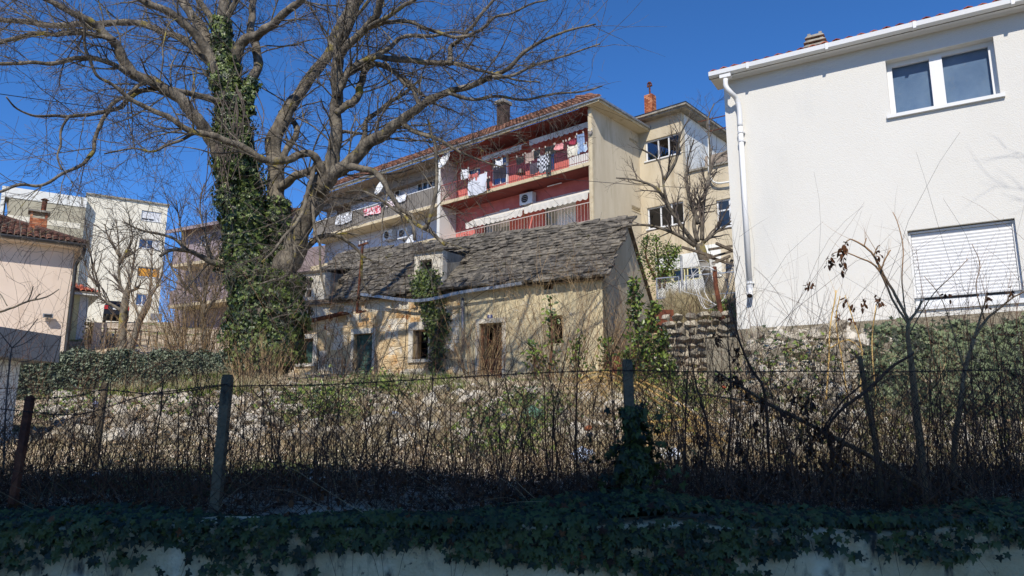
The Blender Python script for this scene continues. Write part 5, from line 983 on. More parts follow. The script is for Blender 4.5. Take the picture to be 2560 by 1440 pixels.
# ---------------------------------------------------------------- other bare trees and shrubs
def small_tree(name, label, trunk, limbs, D, seedn=1, n1=3.0, n2=3.2, n3=2.6, cat='tree', leafy=None, L1=.8, matn='bark', group=None, rmin=.003):
    base = P(trunk[0][0], trunk[0][1], D); t = thing(name, base, label, cat, group); a = limb(trunk, D, D); m = MB(); m.tube(a[:, :3], a[:, 3], 10); link('trunk', m, M[matn], t, smooth=True); ps, rs = [], []
    for l in limbs:
        dd = random.uniform(-.06, .06) * D * .5; q = limb(l, D, D + dd); m = MB(); m.tube(q[:, :3], q[:, 3], 6); link('limb', m, M[matn], t, smooth=True)
        Lq = np.linalg.norm(np.diff(q[:, :3], axis=0), axis=1).sum(); ns = max(1, int(Lq / .7))
        for s in range(ns):
            a0 = int(len(q) * s / ns); b0 = min(len(q) - 1, a0 + len(q) // ns + 1); w_ = spline(q[a0:b0 + 1], 4); ps.append(w_[:, :3]); rs.append(w_[:, 3])
    ps, rs = np.array(ps), np.array(rs); p1, r1 = spawn(ps, rs, n1, .1, .8, 1, .006, .5, .25, 7, .2, -.01, L=L1); p2, r2 = spawn(p1, r1, n2, .15, .8, .55, .004, .6, .15, 6, .2); p3, r3 = spawn(p2, r2, n3, .2, .8, .55, rmin, .6, .1, 5, .2)
    m = MB(); m.tubes(p1, r1, 4); m.tubes(p2, r2, 3); m.tubes(p3, r3, 3); link('crown', m, M['twig'], t, kind='stuff'); return t
small_tree('bare_tree', 'small pollarded bare tree in front of the beige stair block', rr([(1782, 745), (1768, 690), (1757, 640), (1748, 610)], 11, 11, 13, 12),
    [rr(q, 6, 4, 2.5, 1.5) for q in ([(1740, 612), (1700, 560), (1672, 515), (1660, 470), (1655, 430), (1640, 395), (1600, 370)], [(1744, 605), (1735, 560), (1745, 510), (1770, 470), (1775, 380), (1770, 300), (1785, 260)], [(1755, 600), (1758, 520), (1770, 450), (1790, 400), (1825, 370)],
     [(1738, 615), (1700, 590), (1650, 570), (1600, 562), (1550, 570), (1520, 590)], [(1756, 608), (1790, 580), (1820, 560), (1850, 530)], [(1672, 515), (1640, 470), (1590, 450), (1540, 445)], [(1660, 450), (1690, 400), (1700, 340), (1720, 300)], [(1745, 560), (1720, 480), (1718, 410), (1735, 350)])], 24.0, n1=4, n2=3.4, n3=2.6, L1=1.0)
small_tree('bare_tree', 'old black-barked fruit tree in front of the cream apartment block', rr([(305, 885), (306, 830), (308, 790), (314, 750), (318, 730)], 10, 10, 9, 9, 7),
    [rr(q, 5, 3, 2, 1.3) for q in ([(306, 778), (280, 762), (252, 745), (246, 712), (232, 660), (222, 610), (212, 560)], [(316, 740), (300, 710), (298, 660), (296, 600), (290, 550)], [(318, 730), (345, 720), (352, 700)], [(312, 740), (330, 680), (338, 620), (345, 590)], [(246, 715), (225, 690), (205, 640)], [(300, 640), (270, 590), (262, 560)], [(298, 660), (330, 600), (322, 550)])], 33.0, n1=4, L1=1.3, rmin=.006)
small_tree('bare_tree', 'leaning broken brown tree stump with thin shoots right of the black fruit tree', rr([(322, 885), (335, 845), (350, 800), (368, 765), (374, 745)], 9, 9, 8, 8, 6), [rr(q, 3, 2, 1.3) for q in ([(370, 755), (378, 690), (380, 620)], [(350, 800), (330, 740), (322, 680)], [(372, 750), (400, 700), (412, 640)])], 32.0, n1=5, L1=1.4, rmin=.006)
small_tree('bare_tree', 'grey thicket tree crowded behind the left side of the ivy trunk', rr([(515, 900), (512, 850), (508, 800), (510, 760)], 7, 7, 6, 6),
    [rr(q, 4, 3, 2, 1.3) for q in ([(510, 770), (480, 700), (465, 620), (450, 560), (440, 500)], [(510, 760), (520, 680), (515, 600), (500, 520), (510, 460)], [(508, 790), (550, 720), (560, 640), (550, 560)], [(510, 760), (450, 700), (420, 650), (405, 600)], [(515, 680), (570, 600), (590, 520)])], 27.0, n1=6, n2=4, n3=3, L1=1.2, rmin=.005)
def shrub(name, label, px, D, wpx, hpx, n, matn, lean=0.0, pybase=None, per=(2.2, 2.0), K=8, rad=.008, cat='shrub', fan=.35, wob=.16, group=None):
    x0 = P(px, HOR, D)[0]; zb_ = g(x0, D) if pybase is None else P(px, pybase, D)[2]; hw = wpx / FPX * D / 2; H = hpx / FPX * D
    t = thing(name, (x0, D, zb_), label, cat, group); b = np.stack([x0 + rng.uniform(-1, 1, n) * hw * .6, D + rng.uniform(-1, 1, n) * min(hw * .5, 1.2), np.full(n, zb_ - .1)], 1)
    d = np.stack([(b[:, 0] - x0) / hw * fan * 1.6 + rng.normal(size=n) * fan * .6 + lean, rng.normal(size=n) * fan * .5, np.ones(n)], 1)
    p1, r1 = branches(b, d, H * rng.uniform(.55, 1.1, n), rad * rng.uniform(.6, 1.3, n), K, wob, -.02); p2, r2 = spawn(p1, r1, per[0], .25, .6, .45, rad * .45, .55, .2, 6, wob); p3, r3 = spawn(p2, r2, per[1], .2, .7, .5, rad * .35, .6, .1, 5, wob)
    k = min(len(p1), 24)
    for i in range(k): m = MB(); m.tube(p1[i], r1[i], 4); link('stem', m, M[matn], t)
    m = MB(); m.tubes(p1[k:], r1[k:], 4); m.tubes(p2, r2, 3); m.tubes(p3, r3, 3); link('twigs', m, M[matn], t, kind='stuff'); return t, p1, p2
shrub('bare_shrub', 'dense straw-brown bare shrub between the cream block and the ivy trunk', 480, 24, 190, 290, 120, 'twigdry', pybase=905, rad=.012)
shrub('bare_shrub', 'loose bare shrub with long whips left of the dense straw-brown one', 400, 26, 120, 230, 60, 'twigdry', pybase=900, rad=.010)
shrub('bare_shrub', 'bare shrub growing against the foot of the ivy trunk', 640, 18.2, 160, 130, 45, 'twigdry', pybase=960, rad=.009)
shrub('bare_shrub', 'thin grey shrub in front of the rusty cottage door', 1200, 20.5, 130, 210, 60, 'twigdry', rad=.008)
shrub('bare_shrub', 'tall tangled straw shrub in front of the cottage right window', 1400, 19.0, 170, 300, 62, 'twigdry', rad=.008)
shrub('bare_shrub', 'straw shrub leaning over the cottage corner', 1490, 18.0, 150, 270, 40, 'twigdry', lean=.2, rad=.008)
shrub('bare_shrub', 'low bare shrub below the green shutter', 830, 21, 150, 90, 60, 'twig', rad=.008)
shrub('bare_shrub', 'bare twiggy weeds between the yellow house and the hedge', 235, 30, 110, 110, 40, 'twigdry', pybase=890, rad=.009)
def leafbush(name, label, stems, D, n, size, matn='laurel', cat='bush', rad=.35, kind='simple', wide=1.1, depth=.6):
    t = thing(name, P(stems[0][0][0], stems[0][0][1], D), label, cat); m = MB()
    for q in stems:
        a = limb(rr(q, 4, 2.5, 1.2), D, D + random.uniform(-.3, .3)); mm = MB(); mm.tube(a[:, :3], a[:, 3], 5); link('stem', mm, M['twig2'], t); k = int(n / len(stems)); s = rng.uniform(.1, 1, k) * (len(a) - 1); i = np.minimum(s.astype(int), len(a) - 2); f = (s - i)[:, None]
        c = (a[i] * (1 - f) + a[i + 1] * f)[:, :3]; off = rdir(k) * (rng.uniform(0, 1, k) ** .6 * rad * (1.15 - .85 * s / len(a)))[:, None]; off[:, 1] *= depth / rad if depth > rad else 1
        leaves(m, c + off, rdir(k) * .8 + np.array([0, -.4, .6]), off * 2 + rdir(k) * .4 + [0, 0, .2], rng.uniform(*size, k), kind, wide)
    link('foliage', m, M[matn], t, kind='stuff'); return t
leafbush('laurel_bush', 'tall glossy green laurel in front of the cottage gable', [[(1600, 1120), (1600, 960), (1590, 820), (1585, 700)], [(1640, 1130), (1650, 950), (1655, 830)], [(1590, 1120), (1560, 980), (1572, 880)], [(1620, 1120), (1615, 1000), (1620, 860), (1640, 760)], [(1650, 1130), (1668, 1020), (1672, 900)], [(1610, 1100), (1580, 1040), (1550, 1010)]], 15.0, 5600, (.07, .13), rad=.33)
leafbush('evergreen_shrub', 'dark small-leaved evergreen behind the cottage gable', [[(1650, 720), (1645, 660), (1640, 590)], [(1660, 720), (1672, 650), (1665, 610)], [(1640, 700), (1615, 640), (1622, 590)], [(1650, 700), (1685, 640), (1690, 620)]], 22.0, 2600, (.05, .09), rad=.42)
leafbush('laurel_bush', 'sparse laurel shoots in front of the plastered cottage wall', [[(1370, 960), (1380, 860), (1375, 740)], [(1340, 950), (1335, 890), (1330, 860)], [(1480, 960), (1440, 900), (1450, 840)], [(1500, 960), (1520, 880), (1500, 850)]], 18.0, 520, (.09, .15), rad=.36)
leafbush('laurel_bush', 'low green bush at the foot of the stone bank', [[(1920, 1010), (1900, 960), (1890, 900)], [(1960, 1010), (1950, 960), (1960, 920)], [(1860, 1030), (1850, 1000), (1860, 960)]], 11.5, 900, (.05, .09), rad=.28)
leafbush('evergreen_shrub', 'dark clump of leaves beside the dry stone wall', [[(1810, 800), (1812, 770), (1808, 750)], [(1790, 800), (1800, 770), (1815, 760)]], 16.5, 420, (.05, .08), rad=.25)
leafbush('evergreen_shrub', 'small dark bush behind the yellow house', [[(225, 860), (228, 830), (226, 805)]], 39.0, 300, (.1, .16), rad=.6)
# ivy on the cottage below the dormer
iv = thing('wall_ivy', CT.at(CT.uz(1070, 900)[0], 3, .1), 'ivy tumbling from the broken dormer down the ochre cottage wall', 'ivy'); m = MB()
for pts, w_, n, d in (([(1068, 675), (1060, 740)], 24, 900, .25), ([(1040, 700), (1045, 740)], 12, 280, .25), ([(1062, 740), (1075, 790), (1090, 850)], 17, 700, .18), ([(1105, 770), (1095, 850), (1085, 920)], 16, 700, .14), ([(1085, 700), (1100, 745)], 12, 250, .2), ([(1100, 790), (1110, 830)], 12, 250, .12)):
    q = np.array(pts, float); s = rng.uniform(0, len(q) - 1.001, n); i = s.astype(int); f = (s - i)[:, None]; c = q[i] * (1 - f) + q[i + 1] * f; c[:, 0] += rng.normal(size=n) * w_ * .55; c[:, 1] += rng.normal(size=n) * 8
    pos = np.array([CT.at(*CT.uz(x, y, d), d * random.uniform(.5, 1.3)) for x, y in c]); leaves(m, pos, np.tile(CT.n, (n, 1)) + rng.normal(size=(n, 3)) * .45, down(n, .4), rng.uniform(.08, .13, n), 'ivy')
link('foliage', m, M['ivy'], iv, kind='stuff')
# clipped ivy hedge
def hedge(label, px0, px1, D0, D1, pt, pb, n, thick=.8):
    a, b = P(px0, HOR, D0), P(px1, HOR, D1); zt0, zt1 = P(px0, pt, D0)[2], P(px1, pt + 4, D1)[2]; t = thing('hedge', ((a[0] + b[0]) / 2, (D0 + D1) / 2, 2.6), label, 'hedge')
    s = rng.uniform(0, 1, n); base = a * (1 - s[:, None]) + b * s[:, None]; zt_ = zt0 * (1 - s) + zt1 * s + .07 * np.sin(s * 23) + .04 * np.sin(s * 61); zb_ = G(base[:, 0], base[:, 1]); v = rng.uniform(0, 1, n); topf = rng.uniform(size=n) < .3
    dep = np.where(topf, rng.uniform(0, thick, n), .05 * rng.normal(size=n) + .08 * np.sin(s * 40 + v * 6)); z = np.where(topf, zt_ + rng.normal(size=n) * .04, zb_ + (zt_ - zb_) * v); pos = np.stack([base[:, 0], base[:, 1] + dep, z], 1)
    nor = np.where(topf[:, None], np.array([[0, -.2, 1.]]), np.array([[0, -1, .3]])) + rng.normal(size=(n, 3)) * .5; m = MB(); leaves(m, pos, nor, down(n, .8), rng.uniform(.04, .068, n), 'ivy'); link('foliage', m, M['hedge'], t, kind='stuff')
    m = MB(); k = 24; V = []
    for j in range(k + 1):
        c = a + (b - a) * j / k; zz = zt0 + (zt1 - zt0) * j / k - .12; zb0 = g(c[0], c[1]) - .2; V += [c * [1, 1, 0] + [0, .12, zb0], c * [1, 1, 0] + [0, .12, zz], c * [1, 1, 0] + [0, thick - .1, zz], c * [1, 1, 0] + [0, thick - .1, zb0]]
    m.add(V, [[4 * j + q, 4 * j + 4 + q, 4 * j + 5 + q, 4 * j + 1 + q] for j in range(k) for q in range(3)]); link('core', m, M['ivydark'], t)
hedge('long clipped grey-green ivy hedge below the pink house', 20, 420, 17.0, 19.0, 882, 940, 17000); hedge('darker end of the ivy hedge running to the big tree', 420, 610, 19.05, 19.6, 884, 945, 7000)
# ---------------------------------------------------------------- rubble, dry stone, ground cover
def rockmeshes(n=8, matn='rock', name='stone'):
    out = []
    for k in range(n):
        bm = bmesh.new()
        for _ in range(16): v = Vector(rdir(1)[0]); v = Vector((v.x * .5, v.y * .42, v.z * .36)) * random.uniform(.85, 1.1); bm.verts.new(v)
        bmesh.ops.convex_hull(bm, input=bm.verts); [bm.verts.remove(v) for v in list(bm.verts) if not v.link_faces]; me = bpy.data.meshes.new(name); bm.to_mesh(me); bm.free(); me.materials.append(M[matn]); out.append(me)
    return out
ROCK = rockmeshes(); ROCKG = rockmeshes(6, 'greyrock')
RDATA = []
for me in ROCK: RDATA.append((np.array([v.co[:] for v in me.vertices]), np.array([list(p.vertices) for p in me.polygons])))
def rubble(label, pts, sizes, maxn=290, name='rubble_heap', cat='rubble', dist=None, orient=None):
    """loose stones: the ones that show largest as parts, the rest joined"""
    order = np.argsort(-sizes / pts[:, 1]); t = thing(name, pts.mean(0), label, cat); rest = MB()
    for c, i in enumerate(order):
        k = random.randrange(len(ROCK)); q = Matrix.Rotation(random.uniform(0, 6.28), 3, 'Z') @ Matrix.Rotation(random.uniform(-.6, .6), 3, 'X') @ Matrix.Rotation(random.uniform(-.6, .6), 3, 'Y')
        if orient is not None: q = orient
        sc = sizes[i] * np.array([random.uniform(.9, 1.5), random.uniform(.8, 1.2), random.uniform(.7, 1.15)])
        if c < maxn: place('stone', ROCK[k], t, pts[i], q, tuple(sc))
        else: v, f_ = RDATA[k]; rest.add((v * sc) @ np.array(q).T + pts[i], f_)
    if rest.n: link('small_stones', rest, M['rock2'], t, kind='stuff')
    return t
def scatter_px(n, x0, x1, y0, y1, edge=None):
    """ground points under a region of the photo (ray meets the terrain)"""
    px = rng.uniform(x0, x1, n); py = rng.uniform(y0, y1, n)
    D = np.full(n, 7.0); 
    tanv = (HOR - py) / (FPX)
    out = np.zeros((n, 3)); best = np.full(n, np.nan)
    Ds = np.geomspace(6.2, 40, 260); xr = (px - CX) / FPX * 1.0
    cp, sp_ = math.cos(PITCH), math.sin(PITCH); b = -(py - CY) / FPX; fy = cp - b * sp_; fz = sp_ + b * cp; ax = (px - CX) / FPX / fy; az = fz / fy
    prev = np.full(n, -1.0)
    for D_ in Ds:
        h = G(ax * D_, np.full(n, D_)); zr = E + az * D_; hit = (h >= zr) & np.isnan(best); best[hit] = D_
    ok = ~np.isnan(best); D_ = best[ok]; x = ax[ok] * D_; return np.stack([x, D_, G(x, D_)], 1)
p = scatter_px(560, 120, 700, 985, 1110); s = rng.lognormal(-1.75, .45, len(p)).clip(.07, .42); p[:, 2] += s * .15; rubble('pale limestone rubble bank on the left behind the wire fence', p, s)
p = scatter_px(760, 720, 1560, 965, 1120); s = rng.lognormal(-1.85, .5, len(p)).clip(.06, .45); p[:, 2] += s * .12; rubble('pale limestone rubble scattered in the middle below the cottage', p, s)
p = scatter_px(420, 1640, 2150, 985, 1150); s = rng.lognormal(-2.0, .5, len(p)).clip(.05, .35); p[:, 2] += s * .12; rubble('broken stones and tiles on the right behind the yellow canes', p, s)
p = scatter_px(520, 1880, 2230, 830, 1000); s = rng.lognormal(-1.65, .35, len(p)).clip(.1, .36); p[:, 2] += s * .1; rubble('tumbled dry stone bank under the left end of the white house', p, s, cat='stone bank')
p = scatter_px(300, 2200, 2560, 960, 1180); s = rng.lognormal(-2.1, .4, len(p)).clip(.05, .25); rubble('small stones at the foot of the ivy bank on the far right', p, s)
# dry stone wall left of the white house
DW = F(1690, 16.4, -2600); t = thing('dry_stone_wall', DW.at(1, 2.8), 'grey dry stone retaining wall left of the white house', 'wall'); ua_ = DW.uz(1655, 850)[0]; ub_ = DW.uz(1852, 850)[0]; zt_ = DW.uz(1750, 795)[1]; m = MB(); m.fbox(DW, ua_, ub_, 2.0, zt_ - .08, -.8, -.12); link('core', m, M['mortar'], t)
z = 2.4
while z < zt_:
    h = random.uniform(.12, .18); u = ua_
    while u < ub_:
        w_ = random.uniform(.15, .34); k = random.randrange(6); o = place('stone', ROCKG[k], t, DW.at(u + w_ / 2, z + h / 2, random.uniform(-.14, -.04)), Matrix((DW.u, -DW.n, DW.z)).transposed() @ Matrix.Rotation(random.uniform(-.15, .15), 3, 'Y'), (w_ * 1.15, .34, h * 1.45)); u += w_
    z += h
m = MB(); q = DW.uz(1760, 830, .1)
m.fbox(WH, -.6, 0.0, 2.0, 3.35, -.4, .1); link('concrete_footing_wall', m, M['concretebase'], None, label='rough concrete footing running left from the white house corner', cat='wall')
m = MB(); a = limb(rr([(1808, 830), (1800, 770), (1790, 715), (1786, 668)], 7, 6.5, 6, 6), 16.2, 16.4); m.tube(a[:, :3], a[:, 3], 8); pole = thing('clothes_dryer', a[0][:3], 'rusty leaning pole with a tangle of white clothes-line hoops beside the white house', 'clothes dryer'); link('pole', m, M['rust'], pole)
for k in range(7):
    c = P(1786, 675, 16.3); a0 = random.uniform(0, 6.28); q = spline([c, c + [math.cos(a0) * .35, math.sin(a0) * .3, random.uniform(-.1, .25)], c + [math.cos(a0) * .75, math.sin(a0) * .5, random.uniform(-.5, .1)], c + [math.cos(a0) * .4, math.sin(a0) * .4, random.uniform(-1.0, -.5)], c + [0, 0, -.8]], 16); m = MB(); m.tube(q, .008, 4); link('line', m, M['whitepvc'], pole)
for k in range(5): m = MB(); zz = .03 * k; c = P(1786, 668, 16.3) + [0, 0, zz]; m.bar(c + [-.9, 0, 0], c + [1.0, .3, 0], .008); link('arm', m, M['whitepvc'], pole)
# galvanised mesh fence above it
MF = F(1707, 19.6, -2600); t = thing('mesh_fence', MF.at(0, 5), 'galvanised mesh fence panels on the low wall behind the dry stone', 'fence'); zb_ = MF.uz(1720, 742)[1]; zt_ = MF.uz(1720, 688)[1]
uu0 = MF.uz(1640, 700)[0]; uu1 = MF.uz(1850, 700)[0]; uc = MF.uz(1706, 700)[0]
m = MB(); m.fbox(MF, uu0, uu1, 4.2, zb_ - .02, -.25, .1); link('low_wall', m, M['concretebase'], t)
m = MB(); m.tube([MF.at(uc, zb_ - .2, .03), MF.at(uc, MF.uz(1706, 640)[1], .03)], .035, 8); link('post', m, M['galv'], t)
for a, b in ((uu0, uc - .08), (uc + .08, uu1)):
    fr_ = MB(); fr_.fbox(MF, a, b, zt_ - .03, zt_, -.015, .015); fr_.fbox(MF, a, b, zb_, zb_ + .03, -.015, .015); fr_.fbox(MF, a, a + .03, zb_, zt_, -.014, .014); fr_.fbox(MF, b - .03, b, zb_, zt_, -.014, .014); o = link('panel_frame', fr_, M['galv'], t); m = MB(); n = int((b - a + zt_ - zb_) / .07); W_ = []
    for k in range(n):
        for sg in (1, -1):
            u0_ = a + k * .07 - (zt_ - zb_ if sg > 0 else 0); u1_ = u0_ + (zt_ - zb_) if sg > 0 else a + k * .07 - (zt_ - zb_)
            pa, pb = (u0_, zb_), (u1_, zt_)
            if sg < 0: pa, pb = (a + k * .07, zb_), (a + k * .07 - (zt_ - zb_), zt_)
            us = sorted([(pa[0], pa[1]), (pb[0], pb[1])]); (x0, y0), (x1, y1) = us
            if x1 <= a or x0 >= b: continue
            s0 = max(0, (a - x0) / (x1 - x0)); s1 = min(1, (b - x0) / (x1 - x0)); W_.append([MF.at(x0 + (x1 - x0) * s0, y0 + (y1 - y0) * s0, 0), MF.at(x0 + (x1 - x0) * s1, y0 + (y1 - y0) * s1, 0)])
    m.tubes(np.array(W_), np.full((len(W_), 2), .005), 3); link('wire_mesh', m, M['galv'], o, kind='stuff')
# timber frame lumber
t = thing('timber_frame', P(1800, 640, 21.5), 'grey weathered timber poles leaning beyond the mesh fence', 'timber')
for x0, y0, x1, y1, D in ((1705, 618, 1780, 640, 21.8), (1772, 624, 1850, 612, 21.5), (1790, 608, 1860, 640, 21.2), (1765, 640, 1850, 668, 21.4), (1805, 745, 1830, 650, 21.5), (1818, 745, 1818, 645, 21.6), (1755, 650, 1840, 625, 21.3), (1825, 640, 1780, 660, 21.0)):
    m = MB(); m.bar(P(x0, y0, D), P(x1, y1, D + .4), .07); link('beam', m, M['wood'], t)
m = MB(); c = P(1648, 800, 17.5); m.box(c[0] - .2, c[0] + .35, c[1], c[1] + .5, c[2] - .25, c[2] + .25); link('rusty_box', m, M['rustdoor'], None, label='rust red metal box half buried beside the dry stone wall', cat='box')

# ---- grass, litter, weeds
def blades(mb, pts, h, wdt, lean=.5):
    n = len(pts); d = rdir(n); d[:, 2] = 0; d = nrm(d); s = np.cross(d, [0, 0, 1.]); ww = (wdt * rng.uniform(.6, 1.3, n))[:, None]; hh = (h * rng.uniform(.4, 1.3, n))[:, None]; L = (lean * rng.uniform(.1, 1, n))[:, None]
    a = pts - s * ww; b = pts + s * ww; mid = pts + d * hh * L * .4 + [0, 0, 1] * hh * .6; c = mid + s * ww * .6; e = mid - s * ww * .6; tp = pts + d * hh * L + np.array([0, 0, 1]) * hh
    V = np.stack([a, b, c, e, tp], 1).reshape(-1, 3); i = np.arange(n)[:, None] * 5; mb.add(V, i + [[0, 1, 2, 3]], i + [[3, 2, 4]])
def clump(pts, k, spread): q = np.repeat(pts, k, 0); q[:, :2] += rng.normal(size=(len(q), 2)) * spread; q[:, 2] = G(q[:, 0], q[:, 1]) - .01; return q
m = MB(); p = scatter_px(2600, 60, 640, 940, 992); p = clump(p, 5, .12); blades(m, p, .16, .006); p = clump(scatter_px(450, 380, 560, 955, 990), 10, .12); blades(m, p, .16, .008)
p = clump(scatter_px(260, 880, 1150, 930, 985), 12, .14); blades(m, p, .14, .007); p = clump(scatter_px(120, 1900, 2560, 1000, 1150), 10, .1); blades(m, p, .14, .006); link('green_grass', m, M['grass'], None, kind='stuff', label='fresh green grass and weeds on the terrace before the hedge', cat='grass')
m = MB(); p = clump(scatter_px(1500, 60, 700, 925, 990), 6, .12); blades(m, p, .30, .005, .7); p = clump(scatter_px(1700, 720, 1650, 930, 1130), 7, .15); blades(m, p, .22, .005, .9); p = clump(scatter_px(900, 1600, 2560, 840, 1200), 7, .12); blades(m, p, .2, .004, .9); p = clump(scatter_px(700, 1640, 1850, 740, 810), 9, .12); blades(m, p, .32, .006, .8)
p = clump(scatter_px(1500, 0, 2560, 1090, 1215), 6, .1); blades(m, p, .16, .004, 1.0); link('dry_grass', m, M['drygrass'], None, kind='stuff', label='dry straw coloured grass over the rubble slope', cat='grass')
m = MB(); p = scatter_px(11000, 0, 2560, 960, 1210); n = len(p); p[:, 2] += rng.uniform(0, .05, n); leaves(m, p, rdir(n) * .5 + [0, 0, 1.], rdir(n), rng.uniform(.03, .07, n), 'simple', 1.4); link('leaf_litter', m, M['litter'], None, kind='stuff', label='fallen tan leaves lying over the slope', cat='leaf litter')
# green weeds and ivy patches on the slope
m = MB()
for x0, x1, y0, y1, n in ((700, 900, 985, 1060, 1700), (1270, 1400, 1010, 1090, 900), (880, 1010, 950, 1010, 700), (1620, 1800, 960, 1100, 1600), (1180, 1320, 1040, 1140, 700), (60, 260, 1000, 1050, 400), (330, 520, 1000, 1060, 300), (1900, 2100, 900, 1010, 600)):
    c = scatter_px(24, x0, x1, y0, y1); i = rng.integers(0, len(c), n); q = c[i] + rng.normal(size=(n, 3)) * [.22, .22, .0]; q[:, 2] = G(q[:, 0], q[:, 1]) + np.abs(rng.normal(size=n)) * .16; leaves(m, q, rdir(n) * .7 + [0, -.4, .8], rdir(n), rng.uniform(.04, .08, n), 'ivy')
link('slope_weeds', m, M['laurel'], None, kind='stuff', label='patches of low green weeds on the rubble slope', cat='weeds')
# ivy bank under the white house window
iv = thing('bank_ivy', P(2400, 900, 10.5), 'ivy carpet covering the bank under the roller shutter of the white house', 'ivy'); m = MB(); p = scatter_px(15000, 2165, 2620, 765, 1060); n = len(p); thin = (p[:, 0] / p[:, 1] > .485 + .05 * np.sin(p[:, 1] * 3)) | (rng.uniform(size=n) < .25); p = p[thin]; n = len(p)
p = p + rng.normal(size=(n, 3)) * .04; p[:, 2] += .14 * (1 + np.sin(p[:, 0] * 3.1) * np.sin(p[:, 1] * 4)) * rng.uniform(.2, 1, n); leaves(m, p, rdir(n) * .55 + [-.25, -.8, .6], down(n, .7), rng.uniform(.045, .10, n), 'ivyl'); link('foliage', m, M['bankivy'], iv, kind='stuff')
# light twig tangle on the slope
p = scatter_px(1100, 0, 2560, 955, 1200); n = len(p); p1, r1 = branches(p, rdir(n) * [1, 1, .5] + [0, 0, .9], rng.uniform(.4, 1.3, n), rng.uniform(.0025, .006, n), 8, .3, .12); m = MB(); m.tubes(p1, r1, 3); p2, r2 = spawn(p1, r1, 2, .2, .9, .5, .002, .6, 0, 5, .25, .05); m.tubes(p2, r2, 3); link('dry_brush', m, M['twigdry'], None, kind='stuff', label='dry bramble stems arching over the rubble slope', cat='brush')
# yellow canes
t = thing('cane_clump', P(1650, 1000, 9), 'bright yellow canes bending down right of the ivy-wrapped post', 'canes')
for q in ([(1590, 955), (1640, 985), (1700, 1020), (1760, 1065), (1850, 1130)], [(1585, 965), (1650, 1010), (1720, 1060), (1790, 1110)], [(1600, 950), (1680, 990), (1740, 1040), (1800, 1060)], [(1560, 960), (1500, 940), (1450, 960)], [(1570, 955), (1520, 930), (1470, 935), (1440, 955)], [(1600, 1090), (1680, 1080), (1740, 1075)], [(1620, 1055), (1700, 1050), (1745, 1045)], [(1600, 1000), (1640, 1080), (1700, 1140), (1760, 1160)], [(1860, 1000), (1930, 1040), (1990, 1090)], [(1830, 960), (1900, 1010), (1950, 1080)], [(1620, 1145), (1680, 1130), (1730, 1125)], [(1700, 1100), (1800, 1120), (1880, 1190)]):
    a = limb(rr(q, 2.6, 2.2, 1.4), random.uniform(8.2, 9.6), random.uniform(8.2, 9.8)); m = MB(); m.tube(a[:, :3], a[:, 3], 5); link('cane', m, M['cane'], t)
m = MB(); p = np.array([P(random.gauss(1520, 50), random.gauss(965, 14), 9.4) for _ in range(150)] + [P(random.gauss(1700, 60), random.gauss(1085, 30), 8.8) for _ in range(200)]); a1, b1 = branches(p, rdir(350) * [1, .4, .6], rng.uniform(.25, .6, 350), np.full(350, .0022), 6, .25, .08); m.tubes(a1, b1, 3); link('dry_stalks', m, M['cane'], t, kind='stuff')
# rubbish
for px, py, D, hexc, lab, sx in ((1810, 968, 11.0, 'd8542c', 'scrap of bright orange plastic on the right slope', .09), (1455, 1135, 8.6, 'b9c6dc', 'pale blue plastic bag caught among the stems left of the ivy post', .30), (1680, 1165, 8.4, 'c9d3e2', 'crumpled white plastic right of the ivy post', .28), (1470, 1070, 9.5, 'c07a52', 'piece of terracotta tile left of the ivy post', .12), (240, 1010, 13, '7f86a8', 'small blue rag on the left rubble', .2), (2385, 1090, 9.2, 'd5d2c8', 'white bucket shard near the far right stems', .2), (990, 1040, 12, 'a9b4c6', 'light blue sack among the middle stones', .25), (1330, 1035, 12, '5f7f6a', 'green canvas bag on the middle rubble', .45)):
    c = P(px, py, D); bm = bmesh.new(); bmesh.ops.create_icosphere(bm, subdivisions=2, radius=.5)
    for v in bm.verts: v.co *= random.uniform(.55, 1.25); v.co.z *= .6; v.co.y *= .7
    me = bpy.data.meshes.new('litter_piece'); bm.to_mesh(me); bm.free(); me.materials.append(flat('litter_' + hexc, hexc, .6)); place('litter_piece', me, None, (c[0], c[1], max(c[2], g(c[0], c[1]) + .03)), (0, 0, random.uniform(0, 3)), (sx, sx, sx), label=lab, cat='rubbish')

# ---------------------------------------------------------------- retaining wall, fence and brambles in the foreground
m = MB(); n = 120; V = []; rngw = np.random.default_rng(3)
for k in range(n + 1):
    x = -14 + 28 * k / n; zt_ = 1.06 + .02 * math.sin(x * 2.3) + .015 * math.sin(x * 7 + 1); f0 = .008 * math.sin(x * 5); V += [(x, 4.64 + f0, -.1), (x, 4.66 + f0, .6), (x, 4.665 + f0, zt_ - .02), (x, 4.69, zt_), (x, 4.93, zt_ + .01), (x, 4.95, .3)]
m.add(V, [[6 * k + j, 6 * k + 6 + j, 6 * k + 7 + j, 6 * k + 1 + j] for k in range(n) for j in range(5)]); link('retaining_wall', m, M['oldwall'], None, smooth=False, label='low old whitewashed retaining wall along the bottom with ivy hanging over it', cat='wall')
FD = 5.3
fence = thing('wire_fence', (0, FD, .9), 'old chain link fence with barbed wire on concrete posts above the wall', 'fence')
def post(px, pt, D, w_, matn, label, lean=0.0, round_=False):
    a = P(px, pt, D); b = np.array([a[0] - lean, D, .75]); m = MB(); 
    if round_: m.tube([b, a], [w_ * .55, w_ * .5], 10)
    else:
        q = spline(np.array([b, (a + b) / 2, a - [0, 0, .02], a]), 8)
        for i in range(1): m.bar(b, a - [0, 0, .015], w_, w_ * 1.0); m.bar(a - [0, 0, .0149], a, w_ * .86)
    return link('post', m, M[matn], fence, label=label)
